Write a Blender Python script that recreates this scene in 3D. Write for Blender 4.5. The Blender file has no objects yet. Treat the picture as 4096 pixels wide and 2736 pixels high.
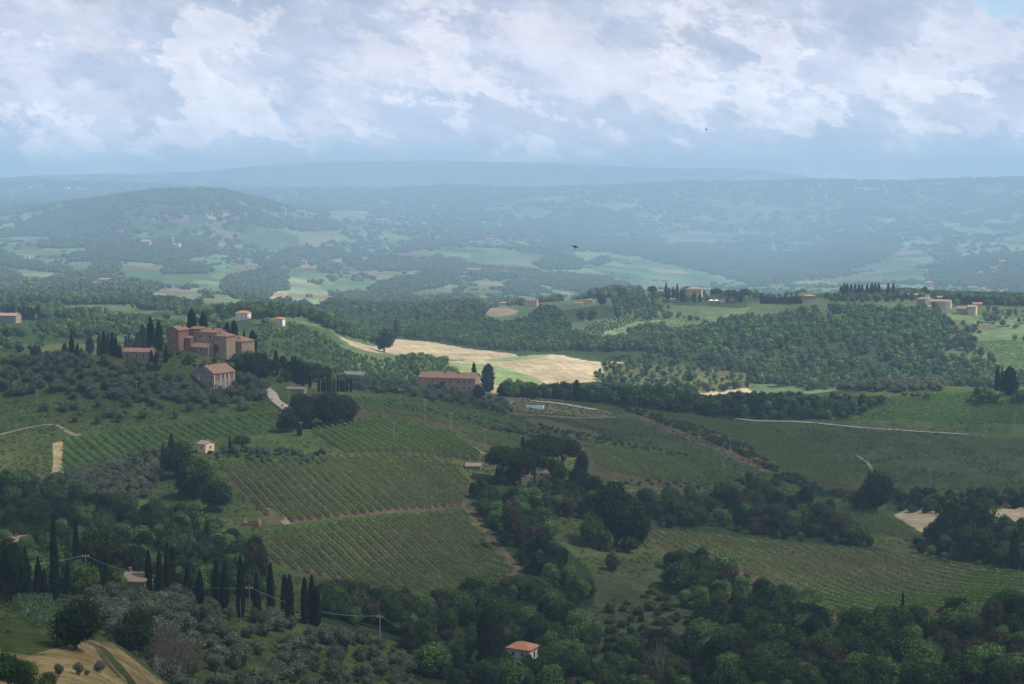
import bpy, math, random
import numpy as np
from mathutils import Vector, Matrix

SC = bpy.context.scene
COL = SC.collection
RNG = np.random.default_rng(7)
# ------------------------------------------------------------------ camera
W_PX, H_PX, F_PX, HORIZON = 1024.0, 684.0, 1707.0, 178.0
PITCH = math.atan((342.0 - HORIZON) / F_PX)
cam = bpy.data.cameras.new("camera")
cam.lens = F_PX / W_PX * 36.0
cam.sensor_width = 36.0
cam.clip_start, cam.clip_end = 1.0, 90000.0
camo = bpy.data.objects.new("camera", cam)
COL.objects.link(camo)
camo.location = (0, 0, 0)
camo.rotation_euler = (math.radians(90) - PITCH, 0, 0)
SC.camera = camo
# ------------------------------------------------------------------ sun, sky, exposure
SUN_EL, SUN_AZ = math.radians(54), math.radians(105)      # azimuth clockwise from the view direction: high, from the right
SUN_DIR = Vector((math.sin(SUN_AZ) * math.cos(SUN_EL), math.cos(SUN_AZ) * math.cos(SUN_EL), math.sin(SUN_EL)))
sl = bpy.data.lights.new("sun", 'SUN')
sl.energy, sl.angle, sl.color = 5.0, math.radians(0.6), (1.0, 0.95, 0.85)
so = bpy.data.objects.new("sun", sl)
COL.objects.link(so)
so.rotation_euler = SUN_DIR.to_track_quat('Z', 'Y').to_euler()
so.location = (0, 0, 3000)
SC.view_settings.view_transform = 'Standard'
SC.view_settings.look = 'None'
SC.view_settings.exposure = 0.40
SC.view_settings.gamma = 1.0
SC.cycles.use_denoising = True
SC.cycles.denoising_prefilter = 'NONE'
SC.cycles.denoising_input_passes = 'RGB_ALBEDO_NORMAL'
SC.cycles.use_adaptive_sampling = False
SC.cycles.max_bounces = 5
SC.cycles.diffuse_bounces = 2
SC.cycles.transparent_max_bounces = 12
SC.cycles.volume_bounces = 2
SC.cycles.sample_clamp_indirect = 4.0


class NT:
    """tiny node-tree helper"""
    def __init__(s, tree):
        s.t = tree
        tree.nodes.clear()

    def n(s, kind, ins=None, **props):
        nd = s.t.nodes.new(kind)
        for k, v in props.items():
            setattr(nd, k, v)
        for k, v in (ins or {}).items():
            if isinstance(v, bpy.types.NodeSocket):
                s.t.links.new(v, nd.inputs[k])
            else:
                nd.inputs[k].default_value = v
        return nd

    def math(s, op, a, b=0.0, c=0.0, clamp=False):
        return s.n('ShaderNodeMath', {0: a, 1: b, 2: c}, operation=op, use_clamp=clamp).outputs[0]

    def mix(s, f, a, b, blend='MIX'):
        nd = s.n('ShaderNodeMix', {0: f, 6: a, 7: b}, data_type='RGBA', blend_type=blend)
        return nd.outputs[2]

    def ramp(s, f, stops, interp='LINEAR'):
        nd = s.n('ShaderNodeValToRGB', {0: f})
        cr = nd.color_ramp
        cr.interpolation = interp
        while len(cr.elements) < len(stops):
            cr.elements.new(0.5)
        for e, (p, c) in zip(cr.elements, stops):
            e.position = p
            e.color = (*c, 1) if len(c) == 3 else c
        return nd.outputs[0]

    def noise(s, vec, scale, detail=4, rough=0.55, dist=0.0, dim='3D'):
        return s.n('ShaderNodeTexNoise', {'Vector': vec, 'Scale': scale, 'Detail': detail, 'Roughness': rough, 'Distortion': dist}, noise_dimensions=dim).outputs[0]


world = bpy.data.worlds.new("World")
SC.world = world
world.use_nodes = True
w = NT(world.node_tree)
sky = w.n('ShaderNodeTexSky', sky_type='NISHITA', sun_disc=False, sun_elevation=SUN_EL, sun_rotation=SUN_AZ,
          altitude=300.0, air_density=1.0, dust_density=1.5, ozone_density=1.0).outputs[0]
gen = w.n('ShaderNodeTexCoord').outputs['Generated']
sep = w.n('ShaderNodeSeparateXYZ', {0: gen})
X, Y, Z = sep.outputs
# cloud coordinates: bearing and elevation, tilted so that the banks run down to the right
azm = w.math('ARCTAN2', X, Y)
elv = w.math('ARCSINE', Z)
u = w.math('ADD', azm, w.math('MULTIPLY', elv, 0.15))
v = w.math('ADD', w.math('MULTIPLY', elv, 1.7), w.math('MULTIPLY', azm, 0.24))
cv = w.n('ShaderNodeCombineXYZ', {0: u, 1: v, 2: 0.37}).outputs[0]
def off(vec, *o): return w.n('ShaderNodeVectorMath', {0: vec, 1: o}, operation='ADD').outputs[0]
def rng_(x, a, b, c=0.0, d=1.0, sm=True): return w.n('ShaderNodeMapRange', {0: x, 1: a, 2: b, 3: c, 4: d}, interpolation_type='SMOOTHSTEP' if sm else 'LINEAR').outputs[0]
K = 10.0   # the Background strength is 0.1
def k(r, g, b): return (K * r, K * g, K * b, 1)
fine = w.noise(off(cv, 0.3, 0.1, 7.0), 60.0, 6.0, 0.6)
big = w.noise(off(cv, 0.8, 2.3, 1.0), 6.0, 2.0, 0.5)
base = w.mix(rng_(w.math('ADD', big, w.math('MULTIPLY', azm, 0.15)), 0.36, 0.66), k(0.46, 0.56, 0.74), k(0.68, 0.72, 0.86))
deep = rng_(elv, 0.02, 0.09, 1.2, 1.0)      # the low banks are seen through more haze and are the bolder ones
# six banks of cloud, one before the other: each has a ragged bright upper rim that fades to a grey-blue underside
for q, (ox, oy, oz, scl, thr, soft, tint, amt) in enumerate([
        (0.00, 0.00, 3.0, 6.0, 0.44, 0.10, k(0.74, 0.77, 0.89), 0.65),
        (1.70, 0.40, 6.0, 8.0, 0.46, 0.07, k(0.46, 0.545, 0.72), 0.7),
        (0.55, 3.10, 9.0, 10.0, 0.50, 0.09, k(0.80, 0.82, 0.92), 0.6),
        (2.35, 1.15, 12.0, 7.0, 0.47, 0.06, k(0.42, 0.51, 0.68), 0.65),
        (3.15, 4.15, 18.0, 13.0, 0.52, 0.06, k(0.52, 0.60, 0.77), 0.55),
        (5.35, 2.15, 15.0, 15.0, 0.55, 0.06, k(0.97, 0.97, 1.03), 0.5)]):
    nz = w.noise(off(cv, ox, oy, oz), scl, 13.0, 0.65, 0.0)
    rim = rng_(nz, thr, thr + soft)
    inner = rng_(nz, thr + soft * .5, thr + soft + 0.22, 1.0, 0.15)
    base = w.mix(w.math('MULTIPLY', w.math('MULTIPLY', rim, inner), w.math('MULTIPLY', deep, amt), clamp=True), base, tint)
detail = w.math('ADD', 0.72, w.math('MULTIPLY', w.noise(off(cv, 4, 2, 5), 30.0, 9.0, 0.66, 0.0), 0.56))
base = w.n('ShaderNodeVectorMath', {0: base, 'Scale': detail}, operation='SCALE').outputs[0]
lift = rng_(elv, 0.0, 0.11, 1.38, 1.04, False)
cl = w.n('ShaderNodeVectorMath', {0: base, 1: (0.785, 0.765, 0.765)}, operation='MULTIPLY').outputs[0]
cl = w.n('ShaderNodeVectorMath', {0: cl, 'Scale': lift}, operation='SCALE').outputs[0]
# a hole with blue behind, high on the right
gd = w.n('ShaderNodeVectorMath', {0: w.n('ShaderNodeCombineXYZ', {0: azm, 1: elv, 2: 0.0}).outputs[0], 1: (0.285, 0.102, 0.0)}, operation='SUBTRACT').outputs[0]
gl = w.n('ShaderNodeVectorMath', {0: w.n('ShaderNodeVectorMath', {0: gd, 1: (1.0, 2.6, 1.0)}, operation='MULTIPLY').outputs[0]}, operation='LENGTH').outputs['Value']
gap = rng_(w.math('ADD', gl, w.math('MULTIPLY', w.math('SUBTRACT', fine, 0.5), 0.12)), 0.055, 0.012)
blue = w.mix(0.6, sky, k(0.42, 0.66, 0.92))
cl = w.mix(w.math('MULTIPLY', gap, 0.8), cl, blue)
# the unseen sky overhead is dimmed to cut the ambient light on the land
over = rng_(elv, 0.13, 0.50, 1.0, 0.50)
cl = w.n('ShaderNodeVectorMath', {0: cl, 'Scale': over}, operation='SCALE').outputs[0]
low = w.n('ShaderNodeMapRange', {0: Z, 1: -0.03, 2: 0.0}).outputs[0]
cl = w.mix(low, (0.35, 0.5, 0.4, 1), cl)
bg = w.n('ShaderNodeBackground', {'Color': cl, 'Strength': 0.1})
wo = w.n('ShaderNodeOutputWorld', {'Surface': bg.outputs[0]})


# ------------------------------------------------------------------ helpers
def tag(o, label=None, cat=None, group=None, kind=None):
    if label: o['label'] = label
    if cat: o['category'] = cat
    if group: o['group'] = group
    if kind: o['kind'] = kind
    return o


def mk_mesh(name, V, Fs, mat=None, smooth=False, fmat=None):
    """V (n,3); Fs: one (m,k) int array or a list of such arrays"""
    V = np.asarray(V, dtype=np.float32).reshape(-1, 3)
    if isinstance(Fs, np.ndarray):
        Fs = [Fs]
    Fs = [np.asarray(f, dtype=np.int32) for f in Fs if len(f)]
    me = bpy.data.meshes.new(name)
    loops = np.concatenate([f.ravel() for f in Fs])
    tot = np.concatenate([np.full(len(f), f.shape[1], dtype=np.int32) for f in Fs])
    start = np.concatenate([[0], np.cumsum(tot)[:-1]]).astype(np.int32)
    me.vertices.add(len(V)); me.loops.add(len(loops)); me.polygons.add(len(tot))
    me.vertices.foreach_set('co', V.ravel())
    me.loops.foreach_set('vertex_index', loops)
    me.polygons.foreach_set('loop_start', start)
    me.polygons.foreach_set('loop_total', tot)
    if fmat is not None:
        me.polygons.foreach_set('material_index', np.asarray(fmat, dtype=np.int32))
    me.update(calc_edges=True)
    me.validate()
    me.polygons.foreach_set('use_smooth', np.full(len(tot), bool(smooth)))
    for m in (mat if isinstance(mat, (list, tuple)) else [mat]):
        if m: me.materials.append(m)
    return me


def link(name, data, parent=None, loc=(0, 0, 0), rz=0.0):
    o = bpy.data.objects.new(name, data)
    o.location = loc
    o.rotation_euler = (0, 0, rz)
    o.parent = parent
    COL.objects.link(o)
    return o


def smoothstep(a, b, x):
    t = np.clip((x - a) / (b - a), 0, 1)
    return t * t * (3 - 2 * t)


def _hash(ix, iy, seed):
    h = (ix.astype(np.int64) * 374761393 + iy.astype(np.int64) * 668265263 + seed * 1274126177) & 0xFFFFFFFF
    h = ((h ^ (h >> 13)) * 1274126177) & 0xFFFFFFFF
    return ((h ^ (h >> 16)) & 0xFFFFFF) / float(0xFFFFFF)


def vnoise(x, y, seed=0):
    ix, iy = np.floor(x), np.floor(y)
    fx, fy = x - ix, y - iy
    fx = fx * fx * (3 - 2 * fx); fy = fy * fy * (3 - 2 * fy)
    a, b = _hash(ix, iy, seed), _hash(ix + 1, iy, seed)
    c, d = _hash(ix, iy + 1, seed), _hash(ix + 1, iy + 1, seed)
    return (a + (b - a) * fx) * (1 - fy) + (c + (d - c) * fx) * fy


def fbm(x, y, seed=0, octv=4, gain=0.5):
    s, a, n = 0.0, 1.0, 0.0
    for i in range(octv):
        s = s + a * vnoise(x * 2 ** i + 17.3 * i, y * 2 ** i - 9.1 * i, seed + i)
        n += a; a *= gain
    return s / n


def ordinal(n):
    one = 'zeroth first second third fourth fifth sixth seventh eighth ninth tenth eleventh twelfth thirteenth fourteenth fifteenth sixteenth seventeenth eighteenth nineteenth'.split()
    if n < 20: return one[n]
    ten = {2: ('twentieth', 'twenty'), 3: ('thirtieth', 'thirty'), 4: ('fortieth', 'forty'), 5: ('fiftieth', 'fifty'), 6: ('sixtieth', 'sixty'), 7: ('seventieth', 'seventy'), 8: ('eightieth', 'eighty'), 9: ('ninetieth', 'ninety')}
    if n >= 100: return 'hundred and ' + ordinal(n - 100) if n > 100 else 'hundredth'
    return ten[n // 10][0] if n % 10 == 0 else ten[n // 10][1] + '-' + one[n % 10]


def pix_dir(px, py):
    px, py = np.asarray(px, float), np.asarray(py, float)
    uu, vv = (px - 512) / F_PX, (342 - py) / F_PX
    return uu, math.cos(PITCH) + vv * math.sin(PITCH), -math.sin(PITCH) + vv * math.cos(PITCH)


def project(x, y, z):
    f = y * math.cos(PITCH) - z * math.sin(PITCH)
    f = np.where(f < 1e-3, 1e-3, f)
    up = y * math.sin(PITCH) + z * math.cos(PITCH)
    return 512 + F_PX * x / f, 342 - F_PX * up / f


def pchip(xk, yk, x):
    """monotone cubic through columns: xk (K,N), yk (K,N), x (M,N) sorted in K"""
    h = np.diff(xk, axis=0); dl = np.diff(yk, axis=0) / h
    m = np.zeros_like(yk)
    w1 = 2 * h[1:] + h[:-1]; w2 = h[1:] + 2 * h[:-1]
    same = (dl[1:] * dl[:-1]) > 0
    with np.errstate(divide='ignore', invalid='ignore'):
        hm = (w1 + w2) / (w1 / dl[:-1] + w2 / dl[1:])
    m[1:-1] = np.where(same, np.nan_to_num(hm), 0)
    m[0], m[-1] = dl[0], dl[-1]
    out = np.empty_like(x)
    N = xk.shape[1]
    cols = np.arange(N)
    idx = np.zeros(x.shape, dtype=int)
    for q in range(1, xk.shape[0] - 1):
        idx += x >= xk[q][None, :]
    cc = np.broadcast_to(cols, x.shape)
    x0, x1 = xk[idx, cc], xk[idx + 1, cc]
    hh = x1 - x0
    t = np.clip((x - x0) / hh, 0, 1)
    y0, y1, m0, m1 = yk[idx, cc], yk[idx + 1, cc], m[idx, cc], m[idx + 1, cc]
    t2, t3 = t * t, t * t * t
    return (2 * t3 - 3 * t2 + 1) * y0 + (t3 - 2 * t2 + t) * hh * m0 + (-2 * t3 + 3 * t2) * y1 + (t3 - t2) * hh * m1


# ------------------------------------------------------------------ relief of the land: lines of ground, near to far,
# each a list of (bearing as pixel column, how low below the eye line, distance in metres)
LINES = [
 [(0, 1400, 60)],
 [(-250, 640, 320), (0, 618, 320), (60, 622, 318), (128, 652, 312), (170, 686, 305), (256, 735, 320), (384, 745, 350), (512, 735, 380), (768, 730, 380), (1024, 715, 385), (1280, 700, 385)],
 [(-250, 660, 350), (0, 640, 350), (60, 645, 350), (128, 668, 345), (170, 690, 345), (256, 697, 360), (384, 697, 395), (512, 686, 440), (640, 686, 445), (768, 690, 445), (1024, 680, 450), (1280, 670, 450)],
 [(-250, 600, 420), (0, 604, 420), (128, 602, 425), (256, 619, 430), (320, 626, 438), (384, 640, 455), (512, 655, 490), (640, 655, 495), (768, 650, 500), (1024, 640, 500), (1280, 640, 500)],
 [(-250, 590, 500), (0, 592, 500), (128, 590, 500), (256, 605, 508), (384, 612, 522), (512, 598, 548), (640, 612, 558), (768, 612, 560), (1024, 605, 560), (1280, 600, 560)],
 [(-250, 545, 600), (0, 545, 600), (128, 545, 600), (256, 580, 562), (384, 592, 562), (470, 592, 565), (512, 572, 580), (640, 558, 622), (768, 578, 622), (896, 592, 620), (1024, 580, 620), (1280, 580, 620)],
 [(-250, 500, 690), (0, 500, 680), (128, 500, 680), (200, 505, 672), (256, 524, 645), (384, 512, 652), (512, 513, 668), (640, 528, 690), (768, 539, 700), (896, 548, 705), (1024, 550, 715), (1280, 550, 720)],
 [(-250, 470, 760), (0, 472, 760), (128, 468, 745), (256, 472, 715), (384, 462, 722), (512, 470, 735), (640, 484, 785), (768, 500, 800), (896, 510, 805), (1024, 505, 830), (1280, 505, 830)],
 [(-250, 440, 800), (0, 440, 800), (128, 432, 800), (256, 430, 792), (384, 425, 802), (512, 440, 812), (640, 450, 855), (768, 465, 900), (896, 465, 920), (1024, 465, 930), (1280, 465, 930)],
 [(-250, 400, 850), (0, 402, 850), (128, 397, 850), (256, 390, 870), (384, 400, 915), (512, 410, 960), (640, 420, 1000), (768, 424, 1040), (896, 431, 1050), (1024, 437, 1060), (1280, 440, 1060)],
 [(-250, 372, 900), (0, 366, 900), (128, 356, 900), (165, 349.5, 903), (190, 348, 905), (222, 349.5, 908), (256, 357, 930), (330, 378, 955), (384, 384, 980), (470, 393, 1020), (512, 397, 1045), (640, 401, 1080), (768, 401, 1120), (896, 388, 1150), (1024, 392, 1150), (1280, 392, 1150)],
 [(-250, 382, 1060), (0, 376, 1060), (128, 367, 1060), (190, 364, 1060), (256, 371, 1080), (330, 387, 1090), (384, 390, 1110), (470, 399, 1150), (512, 402, 1180), (640, 405, 1250), (768, 405, 1300), (896, 393, 1330), (1024, 396, 1330), (1280, 396, 1330)],
 [(-250, 345, 1250), (0, 348, 1250), (128, 348, 1250), (256, 352, 1250), (384, 368, 1300), (512, 388, 1260), (640, 388, 1400), (768, 387, 1450), (896, 386, 1450), (1024, 378, 1450), (1280, 378, 1450)],
 [(-250, 318, 1650), (0, 320, 1650), (128, 322, 1600), (200, 318, 1550), (256, 313, 1500), (330, 325, 1500), (384, 346, 1550), (512, 356, 1500), (640, 358, 1550), (768, 347, 1600), (896, 346, 1600), (1024, 346, 1600), (1280, 346, 1600)],
 [(-250, 305, 2000), (0, 305, 2000), (128, 308, 1950), (256, 318, 1800), (330, 328, 1780), (384, 334, 1750), (512, 340, 1700), (600, 336, 1720), (640, 334, 1750), (768, 324, 1750), (896, 318, 1730), (1024, 322, 1730), (1280, 322, 1730)],
 [(-250, 295, 2400), (0, 296, 2400), (128, 297, 2400), (256, 304, 2300), (384, 317, 2100), (480, 316, 2080), (540, 311, 2060), (600, 304, 2050), (650, 298, 2050), (720, 297, 2030), (768, 301, 1980), (830, 296, 1920), (896, 298, 1900), (950, 302, 1900), (1024, 303, 1900), (1280, 305, 1900)],
 [(-250, 282, 2900), (0, 282, 2900), (128, 282, 2900), (256, 291, 2900), (384, 302, 2800), (512, 303, 2700), (640, 304, 2700), (768, 306, 2600), (896, 306, 2600), (1280, 308, 2600)],
 [(-250, 265, 3500), (0, 264, 3500), (128, 262, 3500), (256, 270, 3500), (384, 275, 3500), (512, 281, 3600), (640, 286, 3700), (768, 288, 3800), (896, 285, 3800), (1024, 278, 3800), (1280, 275, 3800)],
 [(-250, 240, 4200), (0, 240, 4300), (128, 238, 4200), (256, 249, 4200), (384, 250, 4500), (512, 252, 4600), (640, 259, 4800), (768, 266, 4900), (896, 258, 4900), (1024, 250, 4800), (1280, 250, 4800)],
 [(-250, 222, 5200), (0, 214, 5200), (60, 207, 5100), (128, 196, 5000), (190, 190, 5000), (225, 192, 5050), (256, 201, 5100), (290, 211, 5200), (384, 224, 5700), (512, 228, 6000), (640, 235, 6300), (768, 238, 6500), (896, 224, 6600), (1024, 218, 6500), (1280, 218, 6500)],
 [(-250, 205, 6600), (0, 203, 6600), (128, 205, 6600), (256, 206, 6600), (384, 207, 6864), (512, 207, 7040), (640, 208, 7304), (768, 206, 7480), (896, 199, 7480), (1024, 197, 7304), (1280, 196, 7304)],
 [(-250, 181, 8690), (0, 181, 8690), (60, 182, 8690), (128, 184, 8690), (200, 189, 8295), (256, 190, 8295), (300, 190, 8295), (384, 190, 8295), (465, 187, 8295), (512, 191, 8295), (590, 188, 8453), (640, 186, 8532), (700, 184, 8374), (768, 183, 8216), (830, 182, 8137), (905, 183, 8058), (940, 181, 7900), (1024, 180, 7900), (1280, 180, 7900)],
 [(0, 190, 9800)],
 [(-250, 190, 10600), (0, 178, 10600), (100, 174, 10600), (230, 176, 10600), (320, 183, 10600), (512, 186, 10600), (1280, 186, 10600)],
 [(-250, 179, 11800), (0, 179, 11800), (128, 174, 11800), (256, 167, 11800), (300, 163.5, 11800), (420, 160.5, 11800), (480, 161.5, 11800), (560, 164, 11800), (640, 167, 11800), (700, 168, 11800), (760, 170, 11800), (800, 175, 11800), (840, 182, 11800), (900, 186, 11800), (1280, 188, 11800)],
 [(0, 190, 14000)],
]
G_IN = [0, 2300, 3500, 4500, 5200, 6500, 7500, 8300, 9800, 10600, 11800, 14000, 20000]
G_OUT = [0, 2300, 4900, 7000, 8600, 11200, 13000, 14300, 16300, 17200, 18600, 21500, 28000]
def G(d): return np.interp(d, G_IN, G_OUT)
def GI(d): return np.interp(d, G_OUT, G_IN)
AZ_LO, AZ_HI = math.radians(-34), math.radians(34)
def _line_tables():
    azs = np.linspace(AZ_LO, AZ_HI, 700)
    D, Zt = [], []
    for ln in LINES:
        px = np.array([p[0] for p in ln], float); py = np.array([p[1] for p in ln], float); dd = G(np.array([p[2] for p in ln], float))
        dx, dy, dz = pix_dir(px, py)
        hz = np.hypot(dx, dy)
        a = np.arctan2(dx, dy); z = dz / hz * dd
        if len(ln) == 1:
            D.append(np.full_like(azs, dd[0])); Zt.append(np.full_like(azs, z[0])); continue
        q = np.clip(azs, a[0], a[-1])
        D.append(pchip(a[:, None], dd[:, None], q[:, None])[:, 0])
        Zt.append(pchip(a[:, None], z[:, None], q[:, None])[:, 0])
    return azs, np.array(D), np.array(Zt)
AZS, LD, LZ = _line_tables()
LLD = np.log(LD)
# height table on (log distance, azimuth), sampled bilinearly; relief noise on top
TL = np.linspace(math.log(40), math.log(21400), 2600)
TAB = pchip(LLD, LZ, np.broadcast_to(TL[:, None], (len(TL), len(AZS))).copy())


def hgt(x, y):
    x, y = np.asarray(x, float), np.asarray(y, float)
    d = np.hypot(x, y); a = np.arctan2(x, y)
    fi = np.clip((np.log(np.maximum(d, 41)) - TL[0]) / (TL[1] - TL[0]), 0, len(TL) - 1.001)
    fj = np.clip((a - AZS[0]) / (AZS[1] - AZS[0]), 0, len(AZS) - 1.001)
    i, j = fi.astype(int), fj.astype(int)
    u_, v_ = fi - i, fj - j
    z = (TAB[i, j] * (1 - v_) + TAB[i, j + 1] * v_) * (1 - u_) + (TAB[i + 1, j] * (1 - v_) + TAB[i + 1, j + 1] * v_) * u_
    z = z + (fbm(x / 45, y / 45, 3, 3) - 0.5) * np.clip(d / 400, 0.5, 2.2) * smoothstep(60, 200, d)
    z = z + (fbm(x / 560, y / 560, 11, 4) - 0.5) * 52 * smoothstep(2800, 6500, d) * (1 - 0.5 * smoothstep(11500, 14000, d))
    z = z + (fbm(x / 900, y / 900, 23, 5) - 0.5) * 26 * smoothstep(16000, 17300, d)
    return z


MARCH = np.exp(np.linspace(math.log(90), math.log(21200), 5800))
def ground(px, py, dmin=90, dmax=27000):
    """the point of the land seen at a pixel of the photograph"""
    dx, dy, dz = pix_dir(px, py)
    hz = math.hypot(dx, dy)
    D = MARCH[(MARCH >= dmin) & (MARCH <= dmax)]
    x, y, z = dx / hz * D, dy / hz * D, dz / hz * D
    g = hgt(x, y)
    below = np.nonzero(z <= g)[0]
    if len(below) == 0:
        i = int(np.argmin(z - g))
    else:
        i = int(below[0])
    return float(x[i]), float(y[i]), float(g[i])


def inpoly(px, py, poly):
    P = np.asarray(poly, float)
    m = (px >= P[:, 0].min()) & (px <= P[:, 0].max()) & (py >= P[:, 1].min()) & (py <= P[:, 1].max())
    out = np.zeros(px.shape, dtype=bool)
    if not m.any(): return out
    qx, qy = px[m], py[m]
    ins = np.zeros(qx.shape, dtype=bool)
    n = len(P)
    for i in range(n):
        x1, y1 = P[i]; x2, y2 = P[(i + 1) % n]
        if y1 == y2: continue
        c = ((y1 > qy) != (y2 > qy)) & (qx < (x2 - x1) * (qy - y1) / (y2 - y1) + x1)
        ins ^= c
    out[m] = ins
    return out
# ------------------------------------------------------------------ materials
MATS = {}
def mat_simple(name, c, rough=0.9, var=0.0, vscale=1.0, c2=None, spec=0.1, vec='Object'):
    m = bpy.data.materials.new(name); m.use_nodes = True
    t = NT(m.node_tree)
    col = (*c, 1)
    if c2 is not None:
        co = t.n('ShaderNodeTexCoord').outputs[vec]
        f = t.noise(co, vscale, 5, 0.6)
        col = t.mix(t.n('ShaderNodeMapRange', {0: f, 1: 0.35, 2: 0.65}).outputs[0], (*c, 1), (*c2, 1))
    p = t.n('ShaderNodeBsdfPrincipled', {'Base Color': col, 'Roughness': rough, 'Specular IOR Level': spec})
    t.n('ShaderNodeOutputMaterial', {'Surface': p.outputs[0]})
    MATS[name] = m
    return m


def mat_leaf(name, c1, c2, isl=0.45, blotch=0.3):
    """foliage: colour differs from plant to plant, from clump to clump and from leaf to leaf"""
    m = bpy.data.materials.new(name); m.use_nodes = True
    t = NT(m.node_tree)
    r = t.n('ShaderNodeObjectInfo').outputs['Random']
    col = t.mix(r, (*c1, 1), (*c2, 1))
    li = t.n('ShaderNodeNewGeometry').outputs['Random Per Island']
    f = t.math('ADD', t.math('MULTIPLY', li, 2 * isl), 1 - isl)
    pos = t.n('ShaderNodeNewGeometry').outputs['Position']
    nz = t.noise(pos, 0.35, 2, 0.5)
    f2 = t.math('ADD', t.math('MULTIPLY', nz, 4 * blotch), 1 - 2 * blotch)
    col = t.n('ShaderNodeVectorMath', {0: col, 'Scale': t.math('MULTIPLY', f, f2)}, operation='SCALE').outputs[0]
    d = t.n('ShaderNodeBsdfDiffuse', {'Color': col})
    tr = t.n('ShaderNodeBsdfTranslucent', {'Color': col})
    mx = t.n('ShaderNodeMixShader', {0: 0.25, 1: d.outputs[0], 2: tr.outputs[0]})
    t.n('ShaderNodeOutputMaterial', {'Surface': mx.outputs[0]})
    MATS[name] = m
    return m


L_BROAD = mat_leaf('leaf_broad', (0.030, 0.060, 0.020), (0.066, 0.104, 0.034), .55)
L_BROAD_MID = mat_leaf('leaf_broad_mid', (0.068, 0.120, 0.042), (0.128, 0.205, 0.064), 0.4, 0.2)
L_LIGHT = mat_leaf('leaf_light', (0.075, 0.125, 0.034), (0.11, 0.17, 0.045))
L_DARK = mat_leaf('leaf_dark', (0.018, 0.034, 0.016), (0.028, 0.046, 0.019))
L_BROWN = mat_leaf('leaf_brown', (0.055, 0.052, 0.032), (0.075, 0.066, 0.038))
L_OLIVE = mat_leaf('leaf_olive', (0.088, 0.112, 0.072), (0.140, 0.165, 0.108), 0.4, 0.2)
L_CYP = mat_leaf('leaf_cypress', (0.012, 0.022, 0.012), (0.022, 0.034, 0.016), 0.4, 0.15)
L_PINE = mat_leaf('leaf_pine', (0.030, 0.045, 0.018), (0.043, 0.062, 0.022))
L_VINE = mat_leaf('leaf_vine', (0.11, 0.21, 0.045), (0.14, 0.25, 0.055), 0.45, 0.08)
L_BROOM = mat_leaf('leaf_broom', (0.20, 0.17, 0.03), (0.30, 0.24, 0.04))
L_TUFT = mat_leaf('leaf_tuft', (0.050, 0.078, 0.026), (0.095, 0.105, 0.045))
L_BUSH = mat_leaf('leaf_bush', (0.036, 0.060, 0.022), (0.068, 0.092, 0.036))
M_BARK = mat_simple('bark', (0.11, 0.085, 0.062), c2=(0.055, 0.045, 0.036), vscale=3)
M_PALEBARK = mat_simple('pale_bark', (0.22, 0.20, 0.175), c2=(0.13, 0.115, 0.10), vscale=3)
M_TWIG = mat_simple('twig', (0.16, 0.125, 0.11), c2=(0.10, 0.08, 0.07), vscale=2)

# ------------------------------------------------------------------ plants (shared meshes)
def unit(v):
    return v / np.maximum(np.linalg.norm(v, axis=-1, keepdims=True), 1e-9)


def leaves(P, Nrm, size, rng, up=0.0, tri=True, jit=0.7, elong=1.0):
    """one small face per point, facing roughly outwards"""
    n = len(P)
    nn = unit(Nrm + rng.normal(0, jit, (n, 3)) + np.array([0, 0, up]))
    a = unit(np.cross(nn, rng.normal(0, 1, (n, 3))))
    b = np.cross(nn, a)
    s = size * rng.uniform(0.6, 1.3, (n, 1))
    if tri:
        V = np.stack([P + a * s * elong, P - a * s * 0.5 + b * s * 0.87, P - a * s * 0.5 - b * s * 0.87], 1)
        return V.reshape(-1, 3), np.arange(3 * n).reshape(n, 3)
    V = np.stack([P + a * s * elong, P + b * s, P - a * s * elong, P - b * s], 1)
    return V.reshape(-1, 3), np.arange(4 * n).reshape(n, 4)


def ball(c, r, nu=8, nv=5):
    th = np.linspace(0, 2 * np.pi, nu, endpoint=False)
    ph = np.linspace(0, np.pi, nv + 1)
    V = [[0, 0, 1]]
    for p in ph[1:-1]:
        for t_ in th: V.append([math.sin(p) * math.cos(t_), math.sin(p) * math.sin(t_), math.cos(p)])
    V.append([0, 0, -1])
    V = np.array(V) * np.asarray(r) + np.asarray(c)
    F = []
    for j in range(nu): F.append([0, 1 + j, 1 + (j + 1) % nu])
    for i in range(nv - 2):
        for j in range(nu):
            a, b = 1 + i * nu + j, 1 + i * nu + (j + 1) % nu
            F += [[a, a + nu, b + nu], [a, b + nu, b]]
    L = len(V) - 1
    for j in range(nu): F.append([L, 1 + (nv - 2) * nu + (j + 1) % nu, 1 + (nv - 2) * nu + j])
    return V, np.array(F)


def join(parts):
    V, F, off = [], [], 0
    for v, f in parts:
        V.append(v); F.append(f + off); off += len(v)
    ks = sorted(set(f.shape[1] for f in F))
    return np.concatenate(V), [np.concatenate([f for f in F if f.shape[1] == kk]) for kk in ks]


def tube(P0, P1, r0, r1, n=6):
    P0, P1 = np.asarray(P0, float), np.asarray(P1, float)
    d = unit(P1 - P0)
    h = np.array([1.0, 0, 0]) if abs(d[2]) > 0.7 else np.array([0, 0, 1.0])
    a = unit(np.cross(d, h)); b = np.cross(d, a)
    th = np.linspace(0, 2 * np.pi, n, endpoint=False)
    ring = np.cos(th)[:, None] * a + np.sin(th)[:, None] * b
    V = np.concatenate([P0 + ring * r0, P1 + ring * r1])
    F = np.array([[i, (i + 1) % n, n + (i + 1) % n, n + i] for i in range(n)])
    return V, F


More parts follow.
